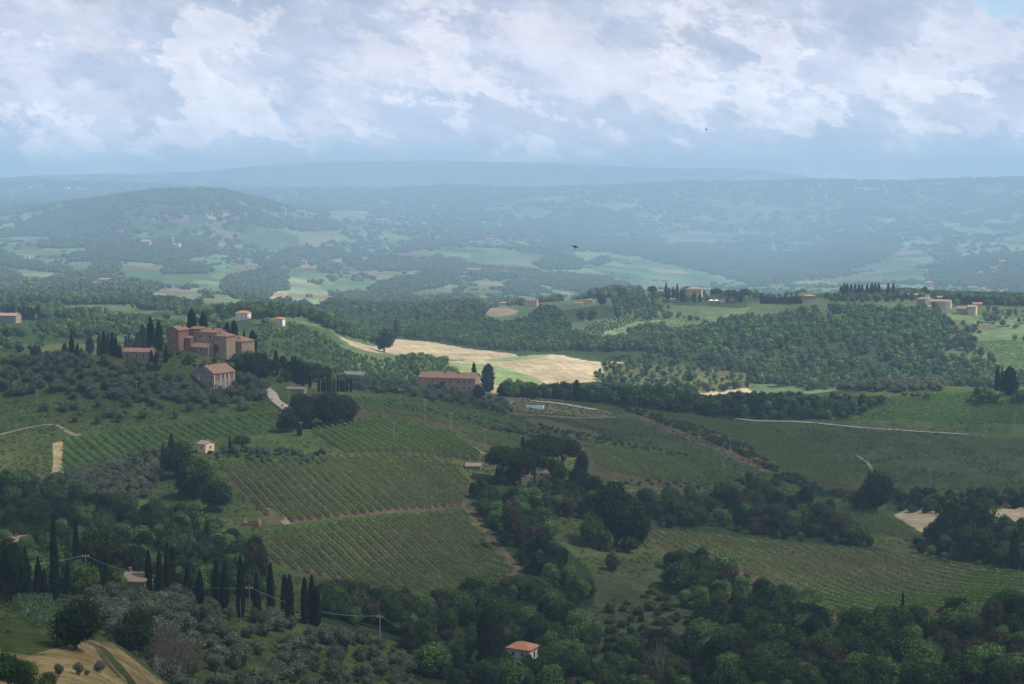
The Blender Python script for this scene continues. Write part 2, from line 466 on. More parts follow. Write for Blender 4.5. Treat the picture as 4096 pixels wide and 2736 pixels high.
def crown_lobed(rng, R, H, z0, nlobe, nleaf, size, flat=1.0, up=0.2, lob=0.42, core=0.70, shape='round'):
    """crown of overlapping leafy lobes: R radius, H height, z0 underside"""
    C, Rr = [], []
    for i in range(nlobe):
        if shape == 'dome':
            t_ = rng.uniform(0, 2 * np.pi); q = math.sqrt(rng.uniform(0, 1)) * 0.78
            c = np.array([q * math.cos(t_) * R, q * math.sin(t_) * R, z0 + H * (0.42 + 0.42 * (1 - q * q) - 0.15)])
            r = np.array([R * lob, R * lob, H * 0.34]) * rng.uniform(0.75, 1.15)
        else:
            g = unit(rng.normal(0, 1, 3)) * rng.uniform(0.25, 0.72)
            taper = 1 - 0.35 * max(g[2], 0)
            c = np.array([g[0] * R * taper, g[1] * R * taper, z0 + H * (0.5 + 0.5 * g[2])])
            r = np.array([R, R, H * 0.5 * flat]) * lob * rng.uniform(0.5, 1.4)
        C.append(c); Rr.append(r)
    C, Rr = np.array(C), np.array(Rr)
    w_ = Rr[:, 0] ** 2; w_ = w_ / w_.sum()
    idx = rng.choice(nlobe, size=int(nleaf * 1.9), p=w_)
    g = unit(rng.normal(0, 1, (len(idx), 3)))
    P = C[idx] + g * Rr[idx] * np.clip(rng.normal(1.0, 0.13, (len(idx), 1)), .7, 1.35)
    keep = np.ones(len(idx), dtype=bool)
    for q in range(nlobe):
        rel = (P - C[q]) / Rr[q]
        keep &= ~((np.sum(rel * rel, 1) < 0.66) & (idx != q))
    P, g = P[keep][:nleaf], g[keep][:nleaf]
    parts = [leaves(P, g, size, rng, up)]
    if core:
        for q in range(nlobe):
            parts.append(ball(C[q], Rr[q] * core, 7, 4))
    return parts


def trunk_parts(rng, h, r, spread, nb=5, top=None):
    parts = []
    p = np.array([0, 0, -1.0]); segs = 3
    for i in range(segs):
        q = np.array([rng.normal(0, 0.04) * h, rng.normal(0, 0.04) * h, h * (i + 1) / segs])
        parts.append(tube(p, q, r * (1.25 - i * 0.22), r * (1.03 - i * 0.22), 7)); p = q
    for i in range(nb):
        a = 2 * np.pi * (i + rng.uniform(-.3, .3)) / nb
        zz = h * rng.uniform(0.55, 1.0)
        s0 = np.array([0, 0, zz]); s1 = np.array([math.cos(a) * spread, math.sin(a) * spread, (top or h * 1.6) * rng.uniform(0.8, 1.0)])
        parts.append(tube(s0, s1, r * 0.5, r * 0.15, 5))
    return parts


def mk(name, parts, mat, smooth=False):
    V, F = join(parts)
    return mk_mesh(name, V, F, mat)


def with_trunk(name, crown, trunk, lm, tm):
    Vc, Fc = join(crown); Vt, Ft = join(trunk)
    nc = sum(len(f) for f in Fc); nt = sum(len(f) for f in Ft)
    # order by face size classes is kept inside mk_mesh: crown first, trunk after
    return mk_mesh(name, np.concatenate([Vc, Vt]), Fc + [f + len(Vc) for f in Ft], [lm, tm], fmat=[0] * nc + [1] * nt)


KIND = {}      # kind -> list of dict(near crown, near trunk, mid mesh)
def kind(name, n, crown, trunk, lm, tm, near=(1500, .30), mid=(260, .55)):
    lst = []
    for i in range(n):
        rng = np.random.default_rng(hash_(name) + i)
        c = crown(rng, *near); t_ = trunk(rng)
        e = {'crown': mk(name + '_crown', c, lm), 'trunk': mk(name + '_trunk', t_, tm)}
        rng = np.random.default_rng(hash_(name) + i)
        e['full'] = with_trunk(name + '_full', c, t_, lm, tm)
        e['mid'] = with_trunk(name + '_mid', crown(rng, *mid), trunk(rng)[:3], lm, tm)
        lst.append(e)
    KIND[name] = lst


def hash_(s):
    return sum(ord(ch) * (i + 3) for i, ch in enumerate(s)) * 31 % 100003


# every kind is built about one metre-scale: height given below is the true height at scale 1
def c_broad(R, H, z0, nl=15): return lambda rng, n, s: crown_lobed(rng, R, H, z0, nl, n, s)
def t_broad(h, r, sp): return lambda rng: trunk_parts(rng, h, r, sp)
kind('broadleaf', 5, c_broad(4.0, 7.9, 0.6, 17), t_broad(2.6, 0.28, 2.2), L_BROAD, M_BARK, (3000, .27), (420, .62))
kind('broadleaf_mid', 3, c_broad(4.0, 7.4, 1.2, 13), t_broad(2.6, 0.28, 2.2), L_BROAD_MID, M_BARK, (1800, .32), (300, .70))
kind('broadleaf_light', 3, c_broad(3.6, 6.6, 1.0, 13), t_broad(2.4, 0.22, 2.0), L_LIGHT, M_BARK, (2200, .27), (260, .62))
kind('broadleaf_dark', 3, c_broad(4.3, 8.2, 0.2, 22), t_broad(2.4, 0.30, 2.3), L_DARK, M_BARK, (3800, .25), (420, .60))
kind('broadleaf_brown', 2, c_broad(3.4, 8.0, 1.0, 15), t_broad(2.6, 0.22, 2.0), L_BROWN, M_BARK, (2400, .24), (300, .58))
kind('olive', 4, c_broad(2.25, 3.7, 0.35, 12), lambda rng: trunk_parts(rng, 1.3, 0.20, 1.2, 5, 2.6), L_OLIVE, M_BARK, (1500, .17), (300, .36))
kind('bush', 4, lambda rng, n, s: crown_lobed(rng, 1.6, 2.2, -0.3, 8, n, s), lambda rng: trunk_parts(rng, 0.8, 0.06, 0.8, 4, 1.4), L_BUSH, M_BARK, (700, .17), (130, .38))
kind('broom', 2, lambda rng, n, s: crown_lobed(rng, 1.3, 1.9, -0.2, 7, n, s), lambda rng: trunk_parts(rng, 0.6, 0.05, 0.6, 4, 1.2), L_BROOM, M_BARK, (500, .15), (110, .30))
kind('pine', 3, lambda rng, n, s: crown_lobed(rng, 5.2, 5.6, 5.0, 30, n, s, shape='dome', lob=0.36),
     lambda rng: trunk_parts(rng, 5.8, 0.34, 3.4, 8, 8.4), L_PINE, M_BARK, (6500, .30), (700, .8))


def c_cyp(prof, H, nlump=26):
    def f(rng, n, s):
        lump = rng.uniform(0, 2 * np.pi, nlump), rng.uniform(0.03, 0.95, nlump)
        h = rng.uniform(0.0, 1.0, n) ** 0.85
        a = rng.uniform(0, 2 * np.pi, n)
        rr = np.interp(h, prof[0], prof[1])
        bump = np.zeros(n)
        for la, lh in zip(*lump):
            da = np.abs((a - la + np.pi) % (2 * np.pi) - np.pi)
            bump = np.maximum(bump, np.exp(-(da / 0.6) ** 2 - ((h - lh) / 0.07) ** 2))
        r = rr * (0.86 + 0.24 * bump + rng.normal(0, 0.05, n))
        P = np.stack([r * np.cos(a), r * np.sin(a), 0.25 + h * H], 1)
        N_ = np.stack([np.cos(a), np.sin(a), np.full(n, 0.35)], 1)
        parts = [leaves(P, N_, s, rng, 0, jit=0.5, elong=1.6)]
        nu, nv = 9, 10
        V = []
        for i in range(nv + 1):
            hh = i / nv
            q = float(np.interp(hh, prof[0], prof[1])) * 0.84
            for j in range(nu):
                V.append([q * math.cos(2 * np.pi * j / nu), q * math.sin(2 * np.pi * j / nu), 0.25 + hh * H * 0.97])
        F = [[i * nu + j, i * nu + (j + 1) % nu, (i + 1) * nu + (j + 1) % nu, (i + 1) * nu + j] for i in range(nv) for j in range(nu)]
        parts.append((np.array(V), np.array(F)))
        return parts
    return f
SPIRE = ([0, .06, .2, .5, .8, .95, 1.0], [.55, 1.0, 1.15, 1.0, .62, .25, .04])
BLUNT = ([0, .06, .2, .5, .8, .93, 1.0], [1.0, 1.7, 2.1, 2.15, 1.7, 1.0, .25])
NEEDLE = ([0, .06, .2, .5, .8, .95, 1.0], [.4, .62, .70, .60, .38, .18, .03])
t_cyp = lambda rng: [tube((0, 0, -1.0), (0, 0, 1.6), .24, .2, 7), tube((0, 0, 1.6), (0, 0, 5), .2, .12, 6)]
kind('cypress', 3, c_cyp(SPIRE, 12.0), t_cyp, L_CYP, M_BARK, (2600, .15), (420, .34))
kind('cypress_thin', 2, c_cyp(NEEDLE, 12.0), t_cyp, L_CYP, M_BARK, (1900, .13), (260, .30))
kind('cypress_wide', 2, c_cyp(BLUNT, 12.0), t_cyp, L_CYP, M_BARK, (4200, .17), (600, .40))
def c_fir(rng, n, s):
    H = 11.0
    tier = rng.integers(0, 11, n)
    a = rng.uniform(0, 2 * np.pi, n); q = rng.uniform(0.25, 1, n) ** 0.7
    rmax = 3.0 * (1 - tier / 11.5) * (0.85 + 0.15 * np.sin(a * 5 + tier))
    P = np.stack([q * rmax * np.cos(a), q * rmax * np.sin(a), 0.9 + tier * (H - 1.4) / 11 + (1 - q) * 1.0 + rng.normal(0, .1, n)], 1)
    return [leaves(P, np.stack([np.cos(a) * .6, np.sin(a) * .6, np.ones(n)], 1), s, rng, 0, jit=.4),
            ball((0, 0, 4.6), (1.0, 1.0, 4.6), 7, 5)]
kind('fir', 2, c_fir, lambda rng: [tube((0, 0, -1), (0, 0, 4), .25, .2), tube((0, 0, 4), (0, 0, 10.8), .2, .05)], L_CYP, M_BARK, (2200, .24), (420, .5))


def bare_tree(rng, H=8.0, lean=0.15, depth=4):
    parts = []
    def grow(p, d, L_, r, lvl):
        q = p + d * L_
        parts.append(tube(p, q, r, r * 0.62, 5))
        if lvl == 0: return
        for i in range(3 if lvl > 1 else 2):
            nd = unit(d + rng.normal(0, 0.42, 3) + np.array([0, 0, 0.15]))
            grow(q, nd, L_ * rng.uniform(0.6, 0.85), r * 0.6, lvl - 1)
    for s_ in range(2):
        grow(np.array([rng.normal(0, .2), rng.normal(0, .2), -0.5]), unit(np.array([rng.normal(0, lean), rng.normal(0, lean), 1])), H * 0.34, 0.13, depth)
    return parts
BARE = [mk('bare_branches', bare_tree(np.random.default_rng(50 + i)), M_PALEBARK) for i in range(3)]
TWIGGY = [mk('twiggy_branches', sum([bare_tree(np.random.default_rng(80 + 9 * i + j), 8, 0.35, 4) for j in range(4)], []), M_TWIG) for i in range(2)]

COUNT = {}
LAST = {}
NAMES = {'broadleaf': 'broadleaf_tree', 'broadleaf_mid': 'broadleaf_tree', 'broadleaf_light': 'broadleaf_tree', 'broadleaf_dark': 'broadleaf_tree',
         'broadleaf_brown': 'broadleaf_tree', 'olive': 'olive_tree', 'bush': 'bush', 'broom': 'broom_bush', 'pine': 'umbrella_pine',
         'cypress': 'cypress_tree', 'cypress_thin': 'cypress_tree', 'cypress_wide': 'cypress_tree', 'fir': 'fir_tree'}
HT = {'broadleaf': 8.4, 'broadleaf_mid': 8.4, 'broadleaf_light': 7.5, 'broadleaf_dark': 8.4, 'broadleaf_brown': 8.8, 'olive': 4.1, 'bush': 1.9,
      'broom': 1.7, 'pine': 10.2, 'cypress': 12.25, 'cypress_thin': 12.25, 'cypress_wide': 12.25, 'fir': 11.0}
WD = {'broadleaf': 8.2, 'broadleaf_mid': 8.2, 'broadleaf_light': 7.4, 'broadleaf_dark': 8.6, 'broadleaf_brown': 7.0, 'olive': 4.4, 'bush': 3.3,
      'broom': 2.7, 'pine': 10.6, 'cypress': 2.4, 'cypress_thin': 1.45, 'cypress_wide': 4.5, 'fir': 5.6}


def tree(kd, x, y, z, s, sxy=1.0, label=None, group=None, near=None, rng=RNG, cat=None):
    v = KIND[kd][int(rng.integers(len(KIND[kd])))]
    d = math.hypot(x, y)
    if near is None: near = d < 560
    nm = NAMES[kd]
    COUNT[nm] = COUNT.get(nm, 0) + 1
    rz = rng.uniform(0, 6.28)
    if near:
        o = link(nm, None, None, (x, y, z), rz)
        o.empty_display_size = 0.5
        link('trunk', v['trunk'], o)
        cr = link('crown', v['crown'], o)
    else:
        o = link(nm, v['full'] if d < 1050 else v['mid'], None, (x, y, z), rz)
    o.scale = (s * sxy, s * sxy, s)
    tag(o, label, cat or {'bush': 'bush', 'broom': 'bush'}.get(kd, 'tree'), group)
    LAST[kd] = o
    return o


def tree_px(kd, px, ytop, ybase, wpx=None, label=None, group=None, near=None, dmin=90, dmax=27000, sink=0.0):
    """a tree whose foot and top stand where the photograph shows them"""
    x, y, z = ground(px, ybase, dmin, dmax)
    f = y * math.cos(PITCH) - z * math.sin(PITCH)
    s = max((ybase - ytop) * f / F_PX / math.cos(PITCH), 0.5) / HT[kd]
    sxy = 1.0 if wpx is None else (wpx * f / F_PX) / (WD[kd] * s) * (1.2 if kd.startswith('cypress') else 1.0)
    return tree(kd, x, y, z - sink * s, s, sxy, label, group, near)


def tree_at(kd, px, ytop, d, wpx, label, group=None):
    """a tree at a known distance whose top stands where the photograph shows it"""
    dx, dy, dz = pix_dir(px, ytop); h_ = math.hypot(dx, dy)
    x, y, zt = dx / h_ * d, dy / h_ * d, dz / h_ * d
    z = float(hgt(x, y)); s = (zt - z) / HT[kd]
    return tree(kd, x, y, z, s, wpx * d / F_PX / (WD[kd] * s), label, group)


def scatter(poly, dmin, dmax, sp, rng, jit=0.42, dens=None):
    P = np.asarray(poly, float)
    dx, dy, _ = pix_dir(P[:, 0], P[:, 1])
    a = np.arctan2(dx, dy)
    a0, a1 = a.min() - .01, a.max() + .01
    xs = np.arange(min(dmin * math.sin(a0), dmax * math.sin(a0)), max(dmin * math.sin(a1), dmax * math.sin(a1)), sp)
    ys = np.arange(dmin * math.cos(max(abs(a0), abs(a1))), dmax, sp)
    gx, gy = np.meshgrid(xs, ys)
    gx = gx + (np.arange(len(ys)) % 2)[:, None] * sp * 0.5
    gx, gy = gx.ravel(), gy.ravel()
    gx = gx + rng.uniform(-jit, jit, gx.shape) * sp; gy = gy + rng.uniform(-jit, jit, gy.shape) * sp
    d = np.hypot(gx, gy)
    m = (d > dmin) & (d < dmax)
    gx, gy = gx[m], gy[m]
    gz = hgt(gx, gy)
    qx, qy = project(gx, gy, gz)
    m = inpoly(qx, qy, poly)
    gx, gy, gz = gx[m], gy[m], gz[m]
    if dens is not None:
        keep = rng.uniform(0, 1, gx.shape) < dens(gx, gy)
        gx, gy, gz = gx[keep], gy[keep], gz[keep]
    return gx, gy, gz


def gn_scatter(name, label, cat, sources, x, y, z, s, rng, kind_='stuff', sxy=1.0, vi_=None):
    """one object: many plants nobody could count, instanced on its points"""
    n = len(x)
    me = bpy.data.meshes.new(name)
    me.vertices.add(n)
    me.vertices.foreach_set('co', np.stack([x, y, z], 1).astype(np.float32).ravel())
    sxy = np.broadcast_to(sxy, s.shape)
    sc = np.stack([s * sxy, s * sxy, s], 1)
    at = me.attributes.new('sc', 'FLOAT_VECTOR', 'POINT'); at.data.foreach_set('vector', sc.astype(np.float32).ravel())
    at = me.attributes.new('rz', 'FLOAT_VECTOR', 'POINT')
    rr = np.zeros((n, 3), np.float32); rr[:, 2] = rng.uniform(0, 6.28, n); at.data.foreach_set('vector', rr.ravel())
    at = me.attributes.new('vi', 'INT', 'POINT'); at.data.foreach_set('value', (rng.integers(0, len(sources), n) if vi_ is None else np.asarray(vi_)).astype(np.int32))
    ng = bpy.data.node_groups.new(name, 'GeometryNodeTree')
    ng.interface.new_socket('Geometry', in_out='INPUT', socket_type='NodeSocketGeometry')
    ng.interface.new_socket('Geometry', in_out='OUTPUT', socket_type='NodeSocketGeometry')
    gi = ng.nodes.new('NodeGroupInput'); go = ng.nodes.new('NodeGroupOutput')
    jn = ng.nodes.new('GeometryNodeJoinGeometry')
    def attr(nm, ty):
        a = ng.nodes.new('GeometryNodeInputNamedAttribute'); a.data_type = ty; a.inputs[0].default_value = nm
        return [o_ for o_ in a.outputs if o_.enabled and o_.name == 'Attribute'][0]
    sca, rot, vi = attr('sc', 'FLOAT_VECTOR'), attr('rz', 'FLOAT_VECTOR'), attr('vi', 'INT')
    e2r = ng.nodes.new('FunctionNodeEulerToRotation'); ng.links.new(rot, e2r.inputs[0])
    for i, src in enumerate(sources):
        cmp_ = ng.nodes.new('FunctionNodeCompare'); cmp_.data_type = 'INT'; cmp_.operation = 'EQUAL'
        ii = [q for q in cmp_.inputs if q.enabled]
        ng.links.new(vi, ii[0]); ii[1].default_value = i
        oi = ng.nodes.new('GeometryNodeObjectInfo'); oi.inputs['Object'].default_value = src; oi.transform_space = 'ORIGINAL'
        iop = ng.nodes.new('GeometryNodeInstanceOnPoints')
        ng.links.new(gi.outputs[0], iop.inputs['Points']); ng.links.new(cmp_.outputs[0], iop.inputs['Selection'])
        ng.links.new(oi.outputs['Geometry'], iop.inputs['Instance'])
        ng.links.new(e2r.outputs[0], iop.inputs['Rotation']); ng.links.new(sca, iop.inputs['Scale'])
        ng.links.new(iop.outputs[0], jn.inputs[0])
    ng.links.new(jn.outputs[0], go.inputs[0])
    o = link(name, me)
    md = o.modifiers.new('plants', 'NODES'); md.node_group = ng
    tag(o, label, cat, None, kind_)
    return o
# ------------------------------------------------------------------ what covers the land
C = dict(grass=(0.052, 0.072, 0.024), pasture=(0.046, 0.062, 0.028), drygrass=(0.10, 0.10, 0.045), meadow=(0.105, 0.150, 0.068), meadow2=(0.14, 0.18, 0.085),
         lush=(0.052, 0.078, 0.028), wood=(0.026, 0.040, 0.017), grove=(0.070, 0.095, 0.044), wheat=(0.38, 0.31, 0.20), wheatgreen=(0.20, 0.25, 0.11),
         soil=(0.088, 0.082, 0.048), vinesoil=(0.095, 0.076, 0.049), vinesoil2=(0.058, 0.055, 0.030), knoll=(0.22, 0.17, 0.085), strip=(0.27, 0.22, 0.12),
         redsoil=(0.10, 0.078, 0.05), path=(0.30, 0.26, 0.20), tan=(0.33, 0.27, 0.18), palefield=(0.19, 0.22, 0.12), farvine=(0.10, 0.135, 0.062), greysoil=(0.20, 0.18, 0.15), shrubby=(0.05, 0.065, 0.03))
POLYS = [
 # far valley and hills
 ('meadow', 2300, 5000, [(70, 263), (93, 264), (113, 262), (153, 263), (164, 270), (256, 268), (256, 276), (229, 281), (185, 288), (160, 291), (116, 281), (98, 276), (70, 271)]),
 ('meadow', 2300, 5000, [(0, 268), (22, 269), (65, 273), (60, 278), (43, 281), (23, 282), (12, 274), (0, 272)]),
 ('meadow', 2500, 5500, [(5, 236), (40, 237), (75, 240), (104, 237), (98, 243), (60, 246), (20, 242)]),
 ('meadow', 2500, 5500, [(0, 247), (90, 248), (85, 255), (30, 257), (0, 252)]),
 ('meadow', 2500, 5500, [(10, 258), (65, 258), (68, 263), (40, 262)]),
 ('meadow2', 2300, 5000, [(190, 289), (215, 285), (250, 280), (254, 283), (230, 289), (222, 294), (200, 293)]),
 ('palefield', 2200, 5000, [(133, 291), (150, 288), (185, 292), (200, 298), (180, 303), (150, 300)]),
 ('greysoil', 2200, 5000, [(0, 290), (25, 286), (43, 283), (30, 291), (14, 299), (0, 304)]),
 ('meadow2', 2200, 5000, [(200, 297), (225, 296), (250, 300), (240, 305), (205, 303)]),
 ('palefield', 2200, 5000, [(284, 276), (308, 280), (326, 291), (338, 300), (324, 308), (300, 306), (289, 298)]),
 ('tan', 2200, 5000, [(272, 291), (288, 292), (290, 300), (262, 304), (250, 304), (268, 299)]),
 ('meadow', 2200, 5000, [(321, 283), (349, 280), (375, 283), (368, 292), (351, 295), (332, 293)]),
 ('meadow2', 2200, 5000, [(355, 271), (396, 272), (430, 270), (414, 277), (385, 281), (366, 276)]),
 ('meadow', 2200, 5000, [(285, 271), (314, 269), (330, 280), (310, 281), (288, 275)]),
 ('meadow2', 2200, 5000, [(394, 297), (443, 287), (450, 287), (452, 296), (420, 297), (400, 299)]),
 ('palefield', 2200, 5000, [(459, 294), (490, 297), (500, 303), (458, 299)]),
 ('tan', 2000, 5000, [(430, 296), (446, 296), (450, 299), (436, 299)]),
 ('tan', 2000, 3400, [(480, 309), (490, 308), (508, 308), (519, 311), (516, 315), (495, 317), (484, 314)]),
 ('meadow', 2500, 6500, [(385, 257), (420, 252), (463, 248), (512, 250), (545, 256), (545, 270), (512, 268), (474, 264), (441, 259), (400, 260)]),
 ('farvine', 2500, 6500, [(256, 226), (300, 228), (345, 236), (352, 244), (300, 243), (256, 243)]),
 ('tan', 3000, 6500, [(205, 214), (232, 214), (240, 220), (228, 222), (210, 219)]),
 ('meadow', 3000, 6500, [(378, 234), (390, 232), (412, 240), (395, 243)]),
 ('meadow', 3000, 6500, [(326, 212), (360, 210), (372, 216), (360, 222), (335, 222)]),
 ('meadow', 2500, 7000, [(564, 253), (608, 253), (640, 259), (676, 266), (715, 276), (752, 286), (715, 284), (690, 288), (660, 288), (620, 292), (600, 288), (545, 274), (530, 268), (560, 262)]),
 ('farvine', 3500, 8500, [(666, 234), (697, 231), (748, 243), (708, 244), (668, 243)]),
 ('meadow', 3500, 8500, [(606, 234), (648, 230), (652, 234), (621, 237)]),
 ('meadow', 5000, 9500, [(512, 201), (530, 198), (556, 197), (571, 202), (530, 203)]),
 ('meadow', 5000, 9500, [(577, 204), (627, 203), (648, 207), (621, 211), (600, 208)]),
 ('meadow', 5000, 9500, [(700, 207), (740, 206), (790, 208), (800, 213), (740, 214)]),
 ('meadow', 2500, 6000, [(543, 291), (575, 291), (582, 296), (559, 296)]),
 ('palefield', 2500, 5500, [(515, 296), (560, 300), (600, 303), (560, 307), (520, 305)]),
 ('meadow2', 3500, 8500, [(933, 223), (950, 223), (968, 228), (994, 227), (988, 235), (970, 235), (948, 231)]),
 ('meadow2', 3500, 8500, [(970, 221), (1024, 222), (1060, 223), (997, 225), (985, 223)]),
 ('meadow', 3500, 8500, [(1060, 230), (1024, 233), (1008, 238), (984, 245), (1024, 249), (1060, 250)]),
 ('palefield', 3000, 8500, [(897, 243), (921, 239), (942, 244), (910, 246)]),
 ('meadow', 3000, 6500, [(880, 263), (899, 251), (923, 253), (938, 263), (918, 268), (882, 269)]),
 ('meadow', 3000, 6500, [(833, 279), (879, 270), (921, 269), (925, 278), (833, 284)]),
 ('palefield', 3000, 6500, [(749, 260), (768, 257), (779, 256), (789, 262), (782, 268), (800, 275), (781, 276), (764, 270)]),
 ('palefield', 3000, 8500, [(864, 216), (899, 219), (897, 222), (875, 223)]),
 ('meadow', 4000, 9000, [(500, 214), (540, 212), (560, 216), (520, 219)]),
 # the middle ridge
 ('lush', 1500, 2300, [(553, 311), (606, 305), (618, 308), (618, 314), (612, 318), (567, 322), (552, 318)]),
 ('farvine', 1400, 2300, [(470, 336), (560, 326), (640, 318), (700, 318), (690, 322), (640, 326), (620, 336), (600, 344), (560, 345), (520, 342)]),
 ('palefield', 1400, 2300, [(600, 333), (640, 321), (700, 318), (720, 320), (690, 326), (650, 330), (640, 338)]),
 ('farvine', 1500, 2300, [(640, 305), (700, 306), (740, 308), (790, 303), (775, 310), (730, 320), (690, 321), (620, 318), (618, 310)]),
 ('grove', 1500, 2300, [(760, 300), (830, 298), (930, 296), (1060, 300), (1060, 320), (930, 312), (860, 316), (780, 320), (740, 316)]),
 ('drygrass', 1500, 2300, [(853, 302), (884, 300), (886, 302), (862, 304)]),
 ('drygrass', 1500, 2300, [(945, 318), (985, 325), (1000, 330), (960, 332), (935, 322)]),
 ('farvine', 1350, 2300, [(973, 343), (1000, 341), (1060, 345), (1060, 378), (1015, 375), (995, 362), (985, 350)]),
 ('wheat', 1100, 2300, [(340, 337), (352, 341), (372, 346), (390, 348), (396, 339), (430, 342), (470, 349), (515, 354), (520, 357), (470, 360), (440, 360), (425, 356), (400, 355), (370, 352), (350, 345)]),
 ('wheat', 1100, 2300, [(440, 362), (520, 357), (535, 355), (560, 355), (590, 361), (604, 362), (625, 362), (610, 372), (590, 385), (560, 392), (500, 394), (450, 388), (440, 372)]),
 ('wheatgreen', 1100, 2300, [(445, 362), (495, 365), (520, 372), (540, 380), (557, 392), (520, 392), (496, 385), (480, 376), (455, 370)]),
 ('wheatgreen', 1100, 2300, [(480, 360), (520, 356), (555, 354), (540, 358), (500, 362)]),
 ('wheatgreen', 1100, 2300, [(508, 384), (530, 387), (560, 391), (540, 394), (520, 392)]),
 ('wheat', 1150, 2300, [(690, 396), (705, 391), (730, 387), (748, 388), (752, 392), (735, 398), (700, 402)]),
 ('lush', 1150, 2300, [(245, 318), (285, 320), (330, 330), (345, 345), (300, 340), (262, 330)]),
 ('drygrass', 1300, 2300, [(600, 362), (690, 366), (745, 374), (745, 388), (690, 394), (610, 390)]),
 # the near land
 ('wood', 90, 1000, [(0, 484), (80, 500), (130, 515), (200, 524), (240, 545), (262, 560), (262, 605), (120, 592), (0, 602)]),
 ('wood', 90, 1000, [(300, 592), (400, 607), (470, 604), (515, 573), (560, 590), (590, 640), (560, 720), (430, 700), (400, 642), (320, 622)]),
 ('wood', 90, 1000, [(460, 485), (500, 476), (590, 480), (640, 498), (645, 545), (600, 522), (560, 517), (545, 530), (590, 570), (600, 600), (560, 620), (520, 570), (475, 508)]),
 ('wood', 90, 1000, [(655, 560), (700, 567), (740, 582), (775, 598), (814, 616), (845, 626), (1100, 622), (1100, 760), (700, 760), (680, 640), (650, 600)]),
 ('wood', 90, 1000, [(640, 498), (700, 493), (745, 476), (790, 498), (830, 515), (850, 540), (899, 553), (830, 547), (750, 538), (700, 533), (645, 530)]),
 ('wood', 1000, 1400, [(560, 385), (690, 372), (700, 400), (880, 395), (890, 405), (850, 420), (700, 420), (640, 408), (560, 400)]),
 ('shrubby', 90, 1000, [(600, 560), (690, 570), (700, 640), (720, 720), (560, 720), (590, 620)]),
 ('vinesoil', 90, 1000, [(222, 470), (250, 462), (332, 455), (436, 457), (471, 480), (465, 508), (515, 573), (479, 592), (442, 604), (400, 603), (340, 582), (270, 560), (268, 525), (262, 515)]),
 ('grass', 90, 1000, [(262, 527), (330, 519), (383, 514), (463, 508), (466, 513), (385, 518.5), (330, 524), (287, 531), (262, 535)]),
 ('redsoil', 90, 1000, [(464, 506), (470, 507), (525, 573), (512, 576)]),
 ('vinesoil2', 90, 1000, [(308, 425), (340, 421), (397, 422), (454, 433), (481, 453), (479, 462), (440, 456), (400, 452), (345, 452), (330, 445)]),
 ('vinesoil2', 90, 1200, [(356, 398), (400, 399), (440, 407), (525, 425), (530, 440), (545, 447), (520, 452), (490, 448), (454, 432), (397, 421), (356, 420)]),
 ('vinesoil2', 90, 1200, [(582, 444), (620, 447), (700, 460), (740, 474), (752, 482), (700, 490), (640, 487), (590, 480)]),
 ('pasture', 90, 1200, [(512, 420), (600, 414), (640, 422), (700, 440), (760, 470), (700, 460), (620, 447), (560, 440), (525, 432)]),
 ('vinesoil2', 90, 1200, [(640, 409), (690, 415), (760, 425), (772, 432), (830, 450), (862, 475), (852, 492), (800, 480), (750, 450), (700, 435), (650, 418)]),
 ('soil', 90, 1200, [(520, 419), (545, 419), (590, 430), (612, 440), (580, 438), (545, 430)]),
 ('redsoil', 90, 1200, [(640, 416), (690, 432), (745, 455), (775, 473), (760, 470), (700, 444), (640, 420)]),
 ('pasture', 90, 1200, [(770, 432), (820, 425), (900, 432), (1060, 440), (1060, 500), (900, 497), (868, 478), (830, 450)]),
 ('lush', 90, 1250, [(890, 398), (960, 393), (1060, 398), (1060, 432), (930, 425), (850, 419), (870, 407)]),
 ('grass', 90, 1250, [(905, 391), (950, 388), (972, 391), (970, 397), (925, 397)]),
 ('lush', 90, 1000, [(64, 437), (100, 433), (180, 422), (262, 412), (280, 415), (278, 430), (240, 437), (200, 440), (160, 450), (100, 470), (58, 480)]),
 ('strip', 90, 1000, [(53, 443), (63, 442), (62, 460), (64, 482), (51, 482), (53, 460)]),
 ('vinesoil', 90, 1000, [(642, 530), (700, 533), (750, 538), (830, 547), (899, 553), (960, 563), (1024, 575), (1090, 582), (1090, 620), (1001, 613), (941, 612), (900, 622), (845, 622), (814, 612), (775, 594), (740, 577), (700, 563), (665, 556)]),
 ('vinesoil2', 90, 1000, [(770, 478), (829, 497), (880, 511), (925, 541), (925, 548), (854, 523), (820, 512), (780, 492)]),
 ('tan', 90, 1000, [(893, 515), (905, 510), (944, 508), (948, 528), (932, 540), (918, 530)]),
 ('tan', 90, 1000, [(990, 510), (1060, 505), (1060, 535), (1000, 532)]),
 ('drygrass', 90, 1200, [(505, 398), (560, 402), (612, 412), (612, 418), (560, 414), (505, 410)]),
 ('knoll', 90, 345, [(-90, 655), (0, 648), (40, 645), (85, 640), (112, 643), (172, 690), (170, 760), (-90, 800)]),
 ('grass', 90, 345, [(0, 636), (40, 632), (80, 640), (60, 647), (30, 655), (0, 652)]),
 ('grass', 90, 345, [(99, 645), (104, 647), (112, 655), (121, 664), (132, 677), (146, 700), (137, 700), (125, 679), (112, 664), (102, 652)]),
 ('redsoil', 90, 345, [(92, 644), (98, 645), (110, 663), (122, 679), (118, 678), (104, 662)]),
]
